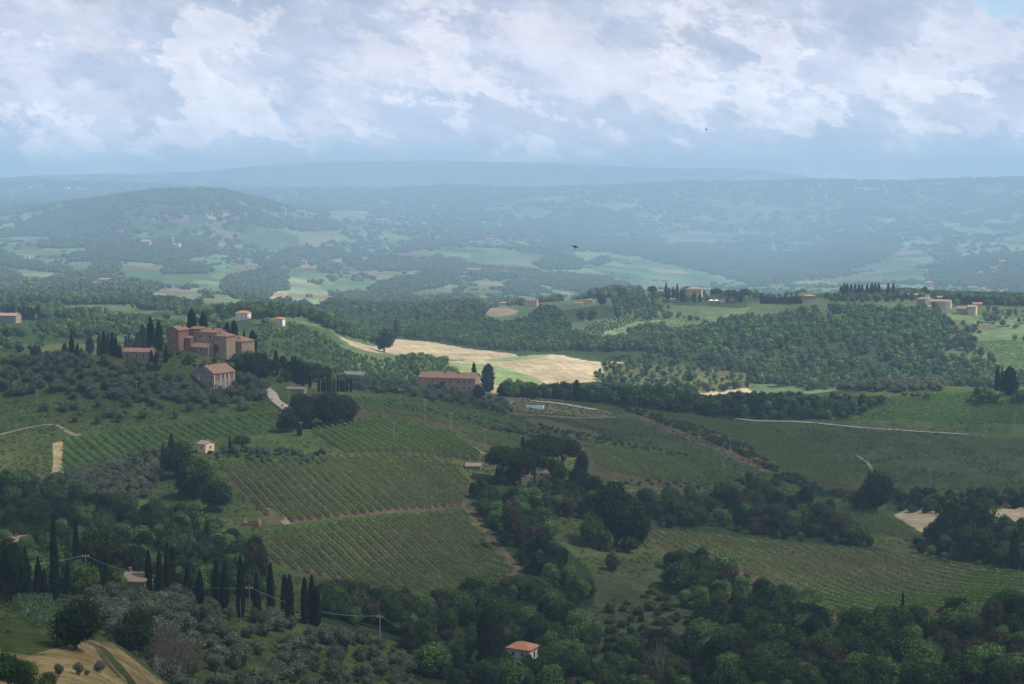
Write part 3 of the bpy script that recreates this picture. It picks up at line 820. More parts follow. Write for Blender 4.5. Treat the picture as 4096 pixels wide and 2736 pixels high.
def parcels(x, y, sx=150.0, sy=260.0):
    """crooked field plots: a random number for each plot and how near its border a point lies"""
    wx = x / sx + 1.1 * fbm(x / 500, y / 700, 201, 2) + .35 * y / sx * .3; wy = y / sy + 1.2 * fbm(x / 420, y / 600, 203, 2)
    wx = wx + .5 * (np.floor(wy) % 2)
    r = _hash(np.floor(wx), np.floor(wy), 207)
    e = np.minimum(np.minimum(wx % 1, 1 - wx % 1) * sx, np.minimum(wy % 1, 1 - wy % 1) * sy)
    return r, e


def cover(x, y, z):
    """linear base colour of the ground and the class index of each point"""
    qx, qy = project(x, y, z)
    d = GI(np.hypot(x, y))
    n1 = fbm(x / 22, y / 22, 31, 4); n2 = fbm(x / 130, y / 130, 37, 4); n3 = fbm(x / 5, y / 5, 43, 3)
    col = np.empty((len(x), 3))
    g = np.array(C['grass']); dg = np.array(C['drygrass']); wd = np.array(C['wood']); gv = np.array(C['grove']); md = np.array(C['meadow'])
    col[:] = g
    far = smoothstep(1150, 1350, d)[:, None]
    fields = fbm(x / 260 + 3, y / 420, 53, 4)
    fcol = np.where((fields > 0.48)[:, None], md, np.where((fields > 0.38)[:, None], gv * 1.3, wd * 1.4))
    hillwood = ((d > 6900) | ((d > 3900) & (d < 5600) & (qx < 260)))
    fcol = np.where((hillwood & (fields < 0.52))[:, None], gv * .85, fcol)
    col = col * (1 - far) + fcol * far
    cls = np.zeros(len(x), dtype=np.int32)
    jx = qx + (vnoise(x / 6, y / 6, 61) - .5) * 1.2
    jy = qy + (vnoise(x / 6 + 9, y / 6, 67) - .5) * 0.7
    for i, (c, d0, d1, poly) in enumerate(POLYS):
        m = inpoly(jx, jy, poly) & (d > d0) & (d < d1)
        col[m] = C[c]; cls[m] = i + 1
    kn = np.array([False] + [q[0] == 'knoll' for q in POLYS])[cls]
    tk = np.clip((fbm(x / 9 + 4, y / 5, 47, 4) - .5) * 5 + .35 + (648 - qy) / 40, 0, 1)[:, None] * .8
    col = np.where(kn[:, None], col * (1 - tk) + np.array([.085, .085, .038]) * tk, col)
    f = 1 + (n1 - .5) * 0.55 + (n2 - .5) * 0.5 + (n3 - .5) * 0.5
    pr, pe = parcels(x, y); pq = _hash(np.floor(pr * 997), np.floor(pr * 331), 11)
    fd = smoothstep(2250, 2500, d)
    f = f * (1 + fd * (pr - .5) * .75)
    tint = 1 + fd[:, None] * (pq - .5)[:, None] * np.array([.55, .05, -.1])
    col = col * tint
    soil_ = (fd > .5) & (pq > .90)
    col = np.where((soil_ & (d < 9800))[:, None], np.array([.17, .145, .105]), col)
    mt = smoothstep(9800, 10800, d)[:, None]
    col = col * (1 - mt) + np.array([.12, .14, .13]) * mt  # far mountains painted pale, so they fade as if by haze
    wh = np.array([False] + [q[0] in ('wheat', 'palefield') for q in POLYS])[cls]
    band = np.sin(x * .62 + y * .12 + 3 * vnoise(x / 60, y / 60, 3)) * .5 + np.sin(x * .21 - y * .05) * .5
    f = f * np.where(wh, 1 + .05 * band + (fbm(x / 40, y / 40, 83, 3) - .5) * .35, 1)
    near = (d < 1300) & ((cls == 0))
    t_ = np.clip((n2 - 0.5) * 3 + (n1 - .5) * 1.5, 0, 1)[:, None] * 0.55
    col = np.where(near[:, None], col * (1 - t_) + dg * t_, col)
    return col * f[:, None], cls


def build_land():
    a = np.concatenate([np.linspace(math.radians(-33), math.radians(-18.6), 90)[:-1], np.linspace(math.radians(-18.6), math.radians(18.6), 1180),
                        np.linspace(math.radians(18.6), math.radians(33), 90)[1:]])
    d = np.concatenate([np.exp(np.arange(math.log(60), math.log(225), 0.014)), np.exp(np.arange(math.log(225), math.log(2600), 0.0031)),
                        np.exp(np.arange(math.log(2600), math.log(21400), 0.0055))])
    D, A = np.meshgrid(d, a, indexing='ij')
    x, y = (D * np.sin(A)).ravel(), (D * np.cos(A)).ravel()
    z = hgt(x, y)
    global LOWEST, HIGHEST
    LOWEST, HIGHEST = float(z.min()), float(z.max())
    print('Z', LOWEST, HIGHEST)
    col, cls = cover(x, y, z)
    nd, na = D.shape
    i = np.arange(nd - 1)[:, None] * na + np.arange(na - 1)[None, :]
    F = np.stack([i, i + 1, i + na + 1, i + na], -1).reshape(-1, 4)
    wheat = np.zeros(len(POLYS) + 1, dtype=bool); knoll = wheat.copy()
    for q, (c, *_) in enumerate(POLYS):
        if c in ('wheat', 'wheatgreen'): wheat[q + 1] = True
    fw = wheat[cls[F[:, 0]]]
    V = np.stack([x, y, z], 1)
    m = bpy.data.materials.new('land'); m.use_nodes = True
    t = NT(m.node_tree)
    at = t.n('ShaderNodeAttribute', attribute_name='ground_colour').outputs['Color']
    pos = t.n('ShaderNodeNewGeometry').outputs['Position']
    n1 = t.noise(pos, 0.9, 5, 0.7); n2 = t.noise(pos, 0.12, 4, 0.6)
    n3 = t.noise(pos, 0.35, 3, 0.7)
    f = t.math('ADD', t.math('ADD', t.math('MULTIPLY', n1, 1.5), t.math('MULTIPLY', n2, 0.9)), t.math('SUBTRACT', t.math('MULTIPLY', n3, 1.2), 0.8))
    c_ = t.n('ShaderNodeVectorMath', {0: at, 'Scale': f}, operation='SCALE').outputs[0]
    bump = t.n('ShaderNodeBump', {'Height': n1, 'Strength': 0.7, 'Distance': 0.6}).outputs[0]
    p = t.n('ShaderNodeBsdfDiffuse', {'Color': c_, 'Normal': bump})
    t.n('ShaderNodeOutputMaterial', {'Surface': p.outputs[0]})
    for nm, sel, lab in (('terrain', ~fw, 'rolling green farmland, vineyard slopes and hills'), ('wheat_field', fw, 'pale tan mown wheat fields in the middle of the valley')):
        Fs = F[sel]
        used = np.zeros(len(V), dtype=bool); used[Fs.ravel()] = True
        idx = np.cumsum(used) - 1
        me = mk_mesh(nm, V[used], idx[Fs], m, smooth=True)
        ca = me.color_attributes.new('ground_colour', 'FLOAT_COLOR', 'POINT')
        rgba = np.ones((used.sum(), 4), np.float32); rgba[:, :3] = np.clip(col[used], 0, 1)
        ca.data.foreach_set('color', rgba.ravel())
        tag(link(nm, me), lab, 'ground' if nm == 'terrain' else 'field', None, 'structure')


build_land()

# ------------------------------------------------------------------ air
def build_haze():
    hx, y0, y1, z0, z1 = 13000, -300, 21800, LOWEST - 1.5, HIGHEST + 6
    V = [(sx * hx, yy, zz) for zz in (z0, z1) for sx, yy in ((-1, y0), (1, y0), (1, y1), (-1, y1))]
    Fh = np.array([[3, 2, 1, 0], [4, 5, 6, 7], [0, 1, 5, 4], [1, 2, 6, 5], [2, 3, 7, 6], [3, 0, 4, 7]])
    m = bpy.data.materials.new('haze'); m.use_nodes = True
    t = NT(m.node_tree)
    m.cycles.volume_sampling = 'DISTANCE'
    p = t.n('ShaderNodeVolumePrincipled', {'Color': HAZE_COL, 'Density': HAZE_DENS, 'Anisotropy': 0.0})
    t.n('ShaderNodeOutputMaterial', {'Volume': p.outputs[0]})
    tag(link('haze', mk_mesh('haze', V, Fh, m)), 'pale blue haze filling the valley', 'haze', None, 'stuff')
HAZE_COL, HAZE_DENS = (0.48, 0.72, 1.0, 1), 1.0 / 8000
build_haze()

# the far houses: pixel, foot, width and height in pixels, look
FARH = [(81, 281.5, 9, 3.2, 'P', 'far pink-roofed house on the wooded rise, left of two white ones'), (104, 283.5, 11, 4, 'W', 'long white far house on the wooded rise'), (94, 285, 9, 2.6, 'G', 'low far house below the long white house on the rise'),
 (145, 247.5, 9, 6, 'S', 'far stone villa in the dark park wood at the left'), (172, 247, 3, 8, 'P', 'far church tower in the dark park wood'), (176, 248.5, 7, 4, 'W', 'far church beside its tower in the park wood'),
 (29, 260.5, 1.8, 4, 'W', 'tiny white far tower in the pale meadow at the left'), (119, 232.5, 6, 2, 'P', 'far low house under the wooded hill'), (282, 213, 6, 4.5, 'S', 'far stone house at the end of the hilltop cypress row'),
 (301.5, 216, 7, 4.5, 'S', 'far stone house on the slope right of the hill'), (309, 216.5, 5, 3, 'P', 'smaller far house right of the stone house on the hill slope'), (379, 222.5, 7, 3, 'P', 'far pink farmhouse on the central hillside'), (386, 223, 7, 2.5, 'S', 'long far barn beside the pink farmhouse'),
 (268, 260, 5.5, 2.5, 'W', 'far white house above the round wood'), (303, 265, 6, 4, 'S', 'far house among trees right of the round wood'), (364, 262, 5, 3.6, 'P', 'far house at the left end of the tree line in the valley'),
 (400, 262.5, 3, 3, 'W', 'small white far house in the middle of the tree line'), (473, 272, 14, 2.6, 'S', 'wide low far farm on the central rise'), (489, 242, 8, 3.2, 'P', 'far pinkish villa in the centre of the valley'), (498, 243, 6, 2.4, 'S', 'long far annex beside the pinkish villa'),
 (384, 248.5, 6, 2, 'O', 'far orange-roofed house below the small bright meadow'), (375, 299, 6, 2.6, 'P', 'far pink-roofed house in the valley wood'), (390, 300, 5, 2.2, 'P', 'second far pink-roofed house in the valley wood'),
 (401, 299.5, 4, 1.6, 'W', 'small white far shed in the valley wood'), (419, 300, 4, 1.5, 'W', 'second white far shed in the valley wood'), (434, 305, 7, 3.5, 'S', 'far farmhouse between the dark cypresses'), (503, 305.5, 9, 2.6, 'P', 'far low barn under the solar panels'),
 (506, 274.5, 5, 3, 'P', 'far house right of the central rise'), (589.5, 304, 8, 4, 'O', 'far house with a salmon roof left of the crest tree'), (578, 306, 8, 2.6, 'O', 'low far salmon-roofed house nearer the orange villa'), (563.5, 297, 9, 2.6, 'P', 'far red-roofed farm above the orange villa'),
 (615.5, 282, 4.5, 2.6, 'O', 'far orange-roofed house beside the long tree belt'), (665, 282, 7, 2.4, 'P', 'far pink house above the middle ridge houses'), (655, 281, 6, 2.2, 'S', 'far stone house above the middle ridge houses'), (629, 264.5, 6, 2.4, 'S', 'far farm on the pale slope right of the park trees'),
 (588, 268, 9, 2, 'S', 'long far farm on the edge of the park trees'), (687, 226, 6, 2.4, 'P', 'far hamlet house on the blue hillside'), (717, 208, 9, 2.4, 'P', 'far village house high on the blue hillside'), (723, 209.5, 6, 2, 'S', 'far village house a little lower on the blue hillside'),
 (614, 228, 6, 2.2, 'S', 'far house at the left of the blue hillside'), (641, 226, 5, 2.4, 'P', 'far house left of the hillside vineyard'), (742.5, 233, 4, 2, 'W', 'small pale far house at the right end of the hillside vineyard'), (732.5, 284, 5, 3, 'S', 'far house above the valley town'),
 (1002, 265, 6, 3.6, 'P', 'far two-storey house on the right wooded slope'), (981, 275, 6, 2.6, 'P', 'far house low on the right wooded slope'), (994, 270.5, 7, 2.4, 'S', 'far hamlet house on the right wooded slope'), (929, 287, 8, 4.5, 'P', 'far pink house rising behind the villa cypress'),
 (973, 290, 9, 2.6, 'S', 'long far houses behind the cypress row'), (983, 291, 6, 2.4, 'P', 'far house right of the long far houses'), (962, 248.5, 8, 2.6, 'W', 'far pale farm among the right hill vineyards'), (914, 219, 6, 2.2, 'S', 'far house at the top of the right hill'),
 (791, 238, 4, 2, 'W', 'small far house on the shaded hillside'), (784, 240, 4, 2, 'P', 'second small far house on the shaded hillside'),
 (28, 189, 6, 2.2, 'W', 'white far building of the skyline village at the left'), (37, 188, 7, 2.4, 'P', 'pink far building of the skyline village at the left'), (66, 189, 5, 2, 'W', 'white far house at the right of the skyline village'), (76, 188.5, 6, 1.8, 'P', 'pink far house at the right of the skyline village'), (13, 190.5, 5, 1.8, 'P', 'pink far house at the left end of the skyline village')]
# ------------------------------------------------------------------ vineyards, row by row
M_POST = mat_simple('weathered_post', (0.42, 0.40, 0.36), c2=(0.25, 0.23, 0.2), vscale=4)


def vineyard(poly, d0, d1, A, B, sp, label=None, group=None, per_m=15, hgt_m=1.75, wid=0.34, leaf=0.20, gaps=0.0, single=True, seed=1, posts=False, minlen=6.0, name='vine_row'):
    rng = np.random.default_rng(seed)
    ax, ay, _ = ground(*A, d0, d1); bx, by, _ = ground(*B, d0, d1)
    dr = np.array([bx - ax, by - ay]); dr /= np.hypot(*dr); pr = np.array([-dr[1], dr[0]])
    pts = np.array([ground(p[0], p[1], d0, d1)[:2] for p in poly])
    T, S = pts @ dr, pts @ pr
    bag, made, rowsmade = [], 0, []
    step = 0.5
    for s in np.arange(S.min() - 5, S.max() + 5, sp):
        t = np.arange(T.min() - 12, T.max() + 12, step)
        gx, gy = t * dr[0] + s * pr[0], t * dr[1] + s * pr[1]
        gz = hgt(gx, gy); qx, qy = project(gx, gy, gz)
        dd = np.hypot(gx, gy)
        ins = inpoly(qx, qy, poly) & (dd > d0) & (dd < d1)
        if ins.sum() < minlen / step: continue
        e = np.flatnonzero(np.diff(np.concatenate([[0], ins.astype(int), [0]])))
        for i0, i1 in zip(e[::2], e[1::2]):
            if (i1 - i0) * step < minlen: continue
            L = (i1 - i0) * step
            n = int(L * per_m)
            tt = rng.uniform(t[i0], t[i1 - 1], n)
            # each vine bushes out round its own stem, a metre from the next
            ph = np.cos(2 * np.pi * tt / 1.1 + s * 37.7)
            vig = 0.88 + 0.28 * vnoise(tt / 3.1 + s, np.full(n, s * 1.7), 5)
            if gaps > 0:
                kp = vnoise(np.floor(tt / 1.1) * 7.3, np.full(n, s * 3.1), 9) > gaps
                tt, ph, vig = tt[kp], ph[kp], vig[kp]; n = len(tt)
            off = rng.normal(0, wid * 0.62, n) * (1 + 0.25 * ph)
            hz = 0.62 + (hgt_m - 0.62) * rng.uniform(0, 1, n) ** 0.8 * vig * (1 + 0.10 * ph)
            x, y = tt * dr[0] + (s + off) * pr[0], tt * dr[1] + (s + off) * pr[1]
            gzz = np.interp(tt, t, gz)
            P = np.stack([x, y, gzz + hz], 1)
            Nn = np.stack([off * pr[0] * 3, off * pr[1] * 3, np.full(n, 0.6)], 1)
            parts = [leaves(P, Nn, leaf, rng, 0, jit=0.6)]
            # stems
            ts = np.arange(t[i0], t[i1 - 1], 1.1)
            if gaps > 0: ts = ts[vnoise(np.floor(ts / 1.1) * 7.3, np.full(len(ts), s * 3.1), 9) > gaps]
            m_ = len(ts)
            if m_ == 0: continue
            c = np.stack([ts * dr[0] + s * pr[0], ts * dr[1] + s * pr[1], np.interp(ts, t, gz)], 1)
            o1 = np.array([dr[0], dr[1], 0]) * 0.05; o2 = np.array([pr[0], pr[1], 0]) * 0.05
            up = np.array([0, 0, 0.95])
            SV = np.stack([c - o1, c + o1, c + up + o1 * .6, c + up - o1 * .6, c - o2, c + o2, c + up + o2 * .6, c + up - o2 * .6], 1).reshape(-1, 3)
            k0 = np.arange(m_)[:, None] * 8
            SF = np.concatenate([k0 + np.array([0, 1, 2, 3]), k0 + np.array([4, 5, 6, 7])])
            parts.append((SV, SF))
            if single:
                V, F = join(parts)
                org = c[0].copy()
                me = mk_mesh('vine_row', V - org, F, [L_VINE, M_BARK], fmat=np.concatenate([[0] * len(parts[0][1]), [1] * len(SF)]) if F[0].shape[1] == 3 else None)
                o = link(name, me, None, tuple(org))
                tag(o, label, 'vine row', group)
                if posts:
                    for q in (0, -1):
                        b_ = c[q] - org + np.array([dr[0], dr[1], 0]) * (-0.6 if q == 0 else 0.6)
                        pv, pf = tube(b_ - [0, 0, .3], b_ + [0, 0, 1.75], .06, .06, 5)
                        link('post', mk_mesh('post', pv, pf, M_POST), o)
                made += 1
                rowsmade.append((float(project(*c[m_ // 2])[0]), o))
            else:
                bag += parts[:1]
    rowsmade.sort(key=lambda r_: r_[0])
    for i_, (_, o) in enumerate(rowsmade): o['label'] = ordinal(i_ + 1) + ' ' + label
    if not single and bag:
        V, F = join(bag)
        o = link(name, mk_mesh(name, V, F, L_VINE))
        tag(o, label, 'vineyard', None, 'stuff')
    print(name, label, made)


V1 = [(271, 533), (287, 531), (330, 524), (385, 518), (463, 513), (514, 573), (479, 592), (440, 604), (405, 602), (368, 594), (340, 580), (300, 572), (270, 560)]
V2 = [(222, 471), (250, 463), (332, 457), (398, 456), (436, 459), (471, 480), (463, 507), (383, 512), (330, 518), (290, 523), (268, 516)]
vineyard(V1, 500, 760, (325, 520), (434, 603), 3.6, 'vine row from the left in the lower half of the large striped vineyard', 'vine rows of the lower striped vineyard', 48, seed=11, posts=True, wid=.44, hgt_m=2.15, leaf=.22)
vineyard(V2, 560, 860, (260, 482), (292, 516), 3.4, 'vine row from the left in the upper half of the large striped vineyard', 'vine rows of the upper striped vineyard', 44, seed=12, posts=True, wid=.44, hgt_m=2.1, leaf=.22)
V3 = [(306, 426), (340, 421), (397, 422), (454, 433), (481, 453), (478, 462), (440, 456), (400, 452), (348, 453), (330, 445)]
vineyard(V3, 640, 1000, (311, 427), (356, 453), 3.5, 'vine row from the left between the dark oak clump and the power poles', 'vine rows beside the dark oak clump', 40, seed=13, wid=.5, hgt_m=2.1, leaf=.22)
V3b = [(356, 398), (400, 399), (440, 407), (525, 425), (525, 432), (470, 430), (420, 418), (356, 410)]
vineyard(V3b, 760, 1150, (380, 402), (400, 412), 4.2, 'vine row from the left in the narrow green strip below the pink house', 'vine rows below the pink house', 34, seed=14, wid=.45, hgt_m=1.7)
V3c = [(356, 413), (410, 420), (450, 430), (520, 437), (540, 444), (522, 449), (490, 447), (460, 432), (397, 420)]
vineyard(V3c, 700, 1150, (454, 425), (490, 445), 4.2, 'vine row from the left in the pale vineyard left of the pines', 'vine rows left of the umbrella pines', 34, seed=15, wid=.45, hgt_m=1.7)
V4 = [(583, 445), (620, 448), (700, 461), (740, 475), (750, 482), (700, 487), (660, 482), (600, 470)]
vineyard(V4, 600, 1100, (600, 452), (640, 479), 4.3, 'vine row from the left in the vineyard right of the umbrella pines', 'vine rows right of the umbrella pines', 38, seed=16, wid=.4, hgt_m=1.65, leaf=.22)
V5 = [(643, 531), (700, 534), (750, 539), (830, 548), (899, 554), (960, 564), (1024, 576), (1085, 583), (1085, 618), (1001, 612), (941, 611), (900, 620), (845, 620), (814, 610), (775, 592), (740, 575), (700, 562), (667, 556)]
vineyard(V5, 480, 830, (740, 555), (775, 573), 5.0, 'patchy vine row from the left in the wide lower right vineyard', 'vine rows of the wide lower right vineyard', 34, gaps=0.12, seed=17, wid=.42, hgt_m=1.7, leaf=.24)
V6 = [(640, 410), (690, 416), (760, 426), (772, 433), (830, 451), (862, 476), (850, 490), (800, 478), (775, 468), (745, 450), (700, 432), (655, 416)]
vineyard(V6, 700, 1300, (680, 420), (760, 452), 4.0, 'dark green vines on the slope beside the red earth bank', None, 14, single=False, gaps=.12, seed=18, wid=.5, leaf=.26, name='vine_rows')
V7 = [(64, 438), (100, 434), (180, 423), (262, 413), (280, 416), (278, 430), (240, 437), (200, 440), (160, 450), (100, 471), (60, 480)]
vineyard(V7, 650, 1000, (100, 440), (125, 460), 4.0, 'bright green vines between the olive orchard and the tan dirt strip', None, 28, single=False, gaps=.08, seed=19, wid=.42, hgt_m=1.7, leaf=.24, name='vine_rows')
V8 = [(890, 399), (960, 394), (1024, 400), (1060, 402), (1060, 428), (1000, 424), (930, 424), (860, 418), (872, 407)]
vineyard(V8, 850, 1300, (900, 402), (1000, 408), 4.5, 'bright green vines on the sunlit knoll above the pale road', None, 24, single=False, gaps=.08, seed=20, wid=.7, hgt_m=2.1, leaf=.32, name='vine_rows')
V9 = [(772, 480), (829, 498), (880, 511), (925, 541), (925, 548), (854, 523), (820, 512), (780, 492)]
vineyard(V9, 600, 1000, (829, 497), (925, 545), 2.8, 'vines of the small curved vineyard beside the bare brown plot', None, 9, single=False, seed=21, wid=.5, leaf=.26, name='vine_rows')
V10 = [(0, 404), (30, 410), (52, 424), (45, 430), (0, 436)]
vineyard(V10, 650, 1100, (0, 415), (40, 425), 2.9, 'dark green vines in the corner above the dirt path at the left edge', None, 7, single=False, gaps=.2, seed=22, wid=.5, leaf=.26, name='vine_rows')
VM = [(973, 343), (1000, 341), (1060, 345), (1060, 378), (1015, 375), (995, 362), (985, 350)]
vineyard(VM, 1350, 2300, (980, 345), (1024, 352), 3.6, 'far green vine rows at the right edge beyond the wood', None, 3, single=False, seed=23, wid=.6, leaf=.5, name='vine_rows')
VN = [(610, 333), (650, 322), (700, 319), (715, 321), (690, 326), (650, 331)]
vineyard(VN, 1350, 2300, (620, 330), (700, 322), 4.5, 'far pale vine rows on the sunlit middle ridge', None, 2.5, single=False, seed=24, wid=.6, leaf=.5, name='vine_rows')

# ------------------------------------------------------------------ trees that stand out one by one
def many(kd, rows, label, group, **kw):
    for r in rows: tree_px(kd, *r, label=label, group=group, **kw)

# the long file of cypresses above the near olive terrace
for px, t0, b0, lab in [
    (55, 515, 601, 'tallest slender cypress, rising above the left end of the near row'),
    (77, 520, 592, 'slim cypress behind the light green tree at the left'),
    (26, 547, 603, 'cypress beside the dark tree at the left edge'),
    (39, 556, 604, 'broad cypress just left of the tallest cypress'),
    (45, 568, 604, 'short cypress touching the foot of the tallest cypress'),
    (68, 560, 596, 'short cypress just right of the tallest cypress'),
    (75.5, 563, 594, 'short cypress in front of the light green tree'),
    (96, 562, 592, 'first short cypress left of the tiled roof'),
    (102, 561, 592, 'second short cypress left of the tiled roof'),
    (106, 560, 594, 'cypress closest to the left side of the tiled roof')]:
    tree_px('cypress_thin' if px in (55, 77) else 'cypress', px, t0, b0, None, lab, 'cypresses of the near row', near=True)
cyp_row = [(149, 551, 598), (160, 551, 602), (168, 544, 602), (173, 547, 602), (188, 564, 608), (200, 570, 604), (217, 560, 608), (225, 562, 611),
           (241, 556, 618), (257, 573, 620), (271, 563, 616), (285, 575, 617), (290, 575, 622), (305, 578, 624), (312, 576, 624), (317, 588, 626)]
names16 = ['cypress touching the right end of the tiled roof', 'second cypress right of the tiled roof', 'third cypress right of the tiled roof, behind a thinner one',
           'fourth cypress right of the tiled roof', 'lone cypress right of the roof cypresses', 'short thick cypress in front of the blue-green tree',
           'left one of a close pair of cypresses before the thin bare pole', 'right one of a close pair of cypresses before the thin bare pole',
           'tall cypress behind the two thin power poles', 'low cypress right of the two power poles', 'tall lone cypress before the brown tree',
           'left one of two merged cypresses in the near row', 'right one of two merged cypresses in the near row',
           'third cypress from the right end of the near row', 'tall second cypress from the right end of the near row', 'short last cypress at the right end of the near row']
for (px, t0, b0), lab in zip(cyp_row, names16):
    tree_px('cypress_thin', px, t0 - 1, b0, 7.6 if b0 < 606 else 7.8, lab, 'cypresses of the near row', near=True)
# cypresses round the hilltop farmhouse
for kd, px, t0, b0, w_, lab in [
    ('cypress_wide', 36, 346, 359, 10, 'short round cypress alone at the left of the hill'),
    ('cypress', 65, 343, 358, 6, 'left cypress of the first small cluster on the hill'), ('cypress', 72, 335, 360, 6, 'tall middle cypress of the first small cluster on the hill'),
    ('cypress', 77.5, 343, 360, 4.5, 'right cypress of the first small cluster on the hill'), ('cypress', 81.5, 348, 357, 3.5, 'tiny cypress at the right of the first small cluster'),
    ('cypress_wide', 90, 337, 354, 7, 'flat-topped cypress alone between two clusters'),
    ('cypress', 99.5, 334, 356, 5, 'left cypress of the dense middle cluster on the hill'), ('cypress', 104, 331, 357, 6, 'tallest cypress of the dense middle cluster on the hill'),
    ('cypress', 108.5, 335, 356, 5, 'third cypress of the dense middle cluster'), ('cypress', 112.5, 332, 357, 5, 'fourth cypress of the dense middle cluster'),
    ('cypress', 116, 336, 357, 4.5, 'right cypress of the dense middle cluster'), ('cypress', 120, 344, 358, 4, 'small cypress at the left end of the low long house'),
    ('cypress_thin', 126, 336, 350, 3.5, 'left of two slim cypresses behind the low long house'), ('cypress_thin', 129, 336, 350, 3.5, 'right of two slim cypresses behind the low long house'),
    ('cypress', 134, 342, 352, 5, 'lowest cypress of the big group left of the red house'),
    ('cypress', 138, 332, 350, 6, 'second cypress of the big group left of the red house'), ('cypress', 143, 325, 350, 8, 'broad cypress in the big group left of the red house'),
    ('cypress', 151, 317, 351, 8, 'tallest cypress of the big group left of the red house'), ('cypress', 159, 320, 351, 7.5, 'cypress standing next to the red house wall'),
    ('cypress_thin', 166, 345, 363, 4, 'slim cypress in front of the red house corner'), ('cypress', 151.5, 350, 366, 4.5, 'left cypress below the low long house'),
    ('cypress', 156, 352, 368, 4.5, 'right cypress below the low long house'),
     
     
     
    ('cypress', 276, 350, 365, 4.6, 'lone cypress above the gravel drive'),
    ('cypress', 293, 355, 381, 4.5, 'first cypress of the descending file beyond the drive'), ('cypress', 296, 355, 382, 4.5, 'second cypress of the descending file beyond the drive'),
    ('cypress', 299.5, 360, 384, 5, 'third cypress of the descending file beyond the drive'), ('cypress_thin', 303, 363, 386, 4, 'fourth cypress of the descending file beyond the drive'),
    ('cypress', 306.5, 366, 384, 4.5, 'fifth cypress of the descending file beyond the drive'), ('cypress_thin', 310, 375, 388, 3, 'small last cypress of the descending file beyond the drive'),
    ('cypress', 474, 363, 392, 6.5, 'pointed cypress at the right end of the pink house'), ('cypress_wide', 488, 364, 392, 12, 'huge rounded cypress right of the pink house'),
    ('cypress_wide', 576.5, 380, 401, 7, 'lone blunt cypress above the pool terrace'),
    ('cypress', 396, 319, 338, 4.6, 'lone cypress behind the dark oak above the tan field'), ('cypress_thin', 608, 341, 352, 3, 'slim cypress at the edge of the far wood beside the tan field'),
    ('cypress', 997, 367, 392, 5.5, 'left tall cypress of the trio on the sunlit knoll'), ('cypress_thin', 1002, 370, 392, 4, 'thin middle cypress of the trio on the sunlit knoll'),
    ('cypress_wide', 1009.5, 367, 395, 13, 'broad shaggy cypress of the trio on the sunlit knoll'),
    ('cypress', 523, 436, 448, 4.5, 'left cypress behind the umbrella pines'), ('cypress', 527.5, 438, 448, 2.6, 'thin right cypress behind the umbrella pines'),
    ('cypress', 171.5, 433, 450, 5.5, 'cypress above the dark trees left of the small stone house'), ('cypress', 163, 443, 456, 3.5, 'small cypress left of the dark trees on the grassy slope'),
    ('cypress', 230, 436, 452, 3.5, 'cypress right of the small stone house'), ('cypress', 299.5, 424, 436, 5, 'cypress below the dark oak clump beside a pole'),
    ('cypress_wide', 489.5, 607, 668, 24, 'massive dark conifer beside the white cottage with the orange roof'), ('cypress', 564, 620, 653, 8, 'dark cypress in the wood right of the orange-roofed cottage'),
    ('cypress', 565, 549, 564, 5, 'small dark cypress on the scrubby slope below the brown oak'),
    ('cypress', 902.5, 590, 617, 2.9, 'thin lone cypress in front of the wide brown vineyard'), ('cypress', 1014, 528, 571, 9, 'dark cypress at the right edge beside the bare brown plot'),
    ('cypress', 1021, 659, 690, 6, 'cypress at the right edge at the bottom'), ('cypress', 924.5, 287, 297, 8, 'broad cypress behind the white villa')]:
    tree_px(kd, px, t0, b0, w_, lab, 'single cypresses')
for i, px in enumerate([319, 322.5, 325, 328, 330.5, 334, 338, 341.5, 344, 347, 351]):
    tree_px('cypress_thin', px, 377 + (i % 3), 392, 2.8, label=ordinal(i + 1) + ' thin cypress from the left in the close hedge below the grey barn', group='cypress hedge below the barn')
for i, px in enumerate((8, 11.5, 14)): tree_px('cypress', px, 304, 317, 3.4, label=ordinal(i + 1) + ' cypress from the left behind the brown roof at the left edge', group='cypresses at the far left')
for i, px in enumerate((20, 24, 29, 32, 35.5, 39)): tree_px('cypress', px, 305 + (px % 3), 320, 4.6, label=ordinal(i + 1) + ' cypress in the group right of the left edge farmhouse', group='cypress group at the far left')
for i, px in enumerate((841, 844, 847, 851, 855, 859, 862, 867, 871)): tree_px('cypress', px, 283 + (px * 7 % 4), 298, 3.6, dmax=2300, label=ordinal(i + 1) + ' cypress from the left in the dense group on the right ridge', group='cypress group on the right ridge')
for i, px in enumerate((872, 875, 878.5, 888, 893)): tree_px('cypress', px, 283, 297, 3.6, dmax=2300, label=ordinal(i + 1) + ' cypress of the few around the small tower house', group='cypresses by the tower house')
for i in range(18): tree_px('cypress', 761 + i * 2.35, 293.5 + (i * 7 % 5) * .7, 304, 2.6, dmax=2300, label=ordinal(i + 1) + ' cypress of the long row left of the low red-roofed house', group='cypress avenue on the ridge')
for i in range(34): tree_px('cypress', 958 + i * 2.1, 294 + i * .12 + (i * 5 % 4) * .8, 305, 2.6, dmax=2300, label=ordinal(i + 1) + ' cypress from the left in the long dark row behind the villa', group='cypress row behind the villa')
for i, (px, t0) in enumerate(((666, 283), (669, 288), (673, 287), (677, 284), (681, 289), (684, 290), (738, 293), (741, 294), (694, 292), (700, 294))):
    tree_px('cypress', px, t0, 302, 3.2, dmax=2300, label=ordinal(i + 1) + ' dark cypress among the houses on the middle ridge', group='cypresses on the middle ridge')
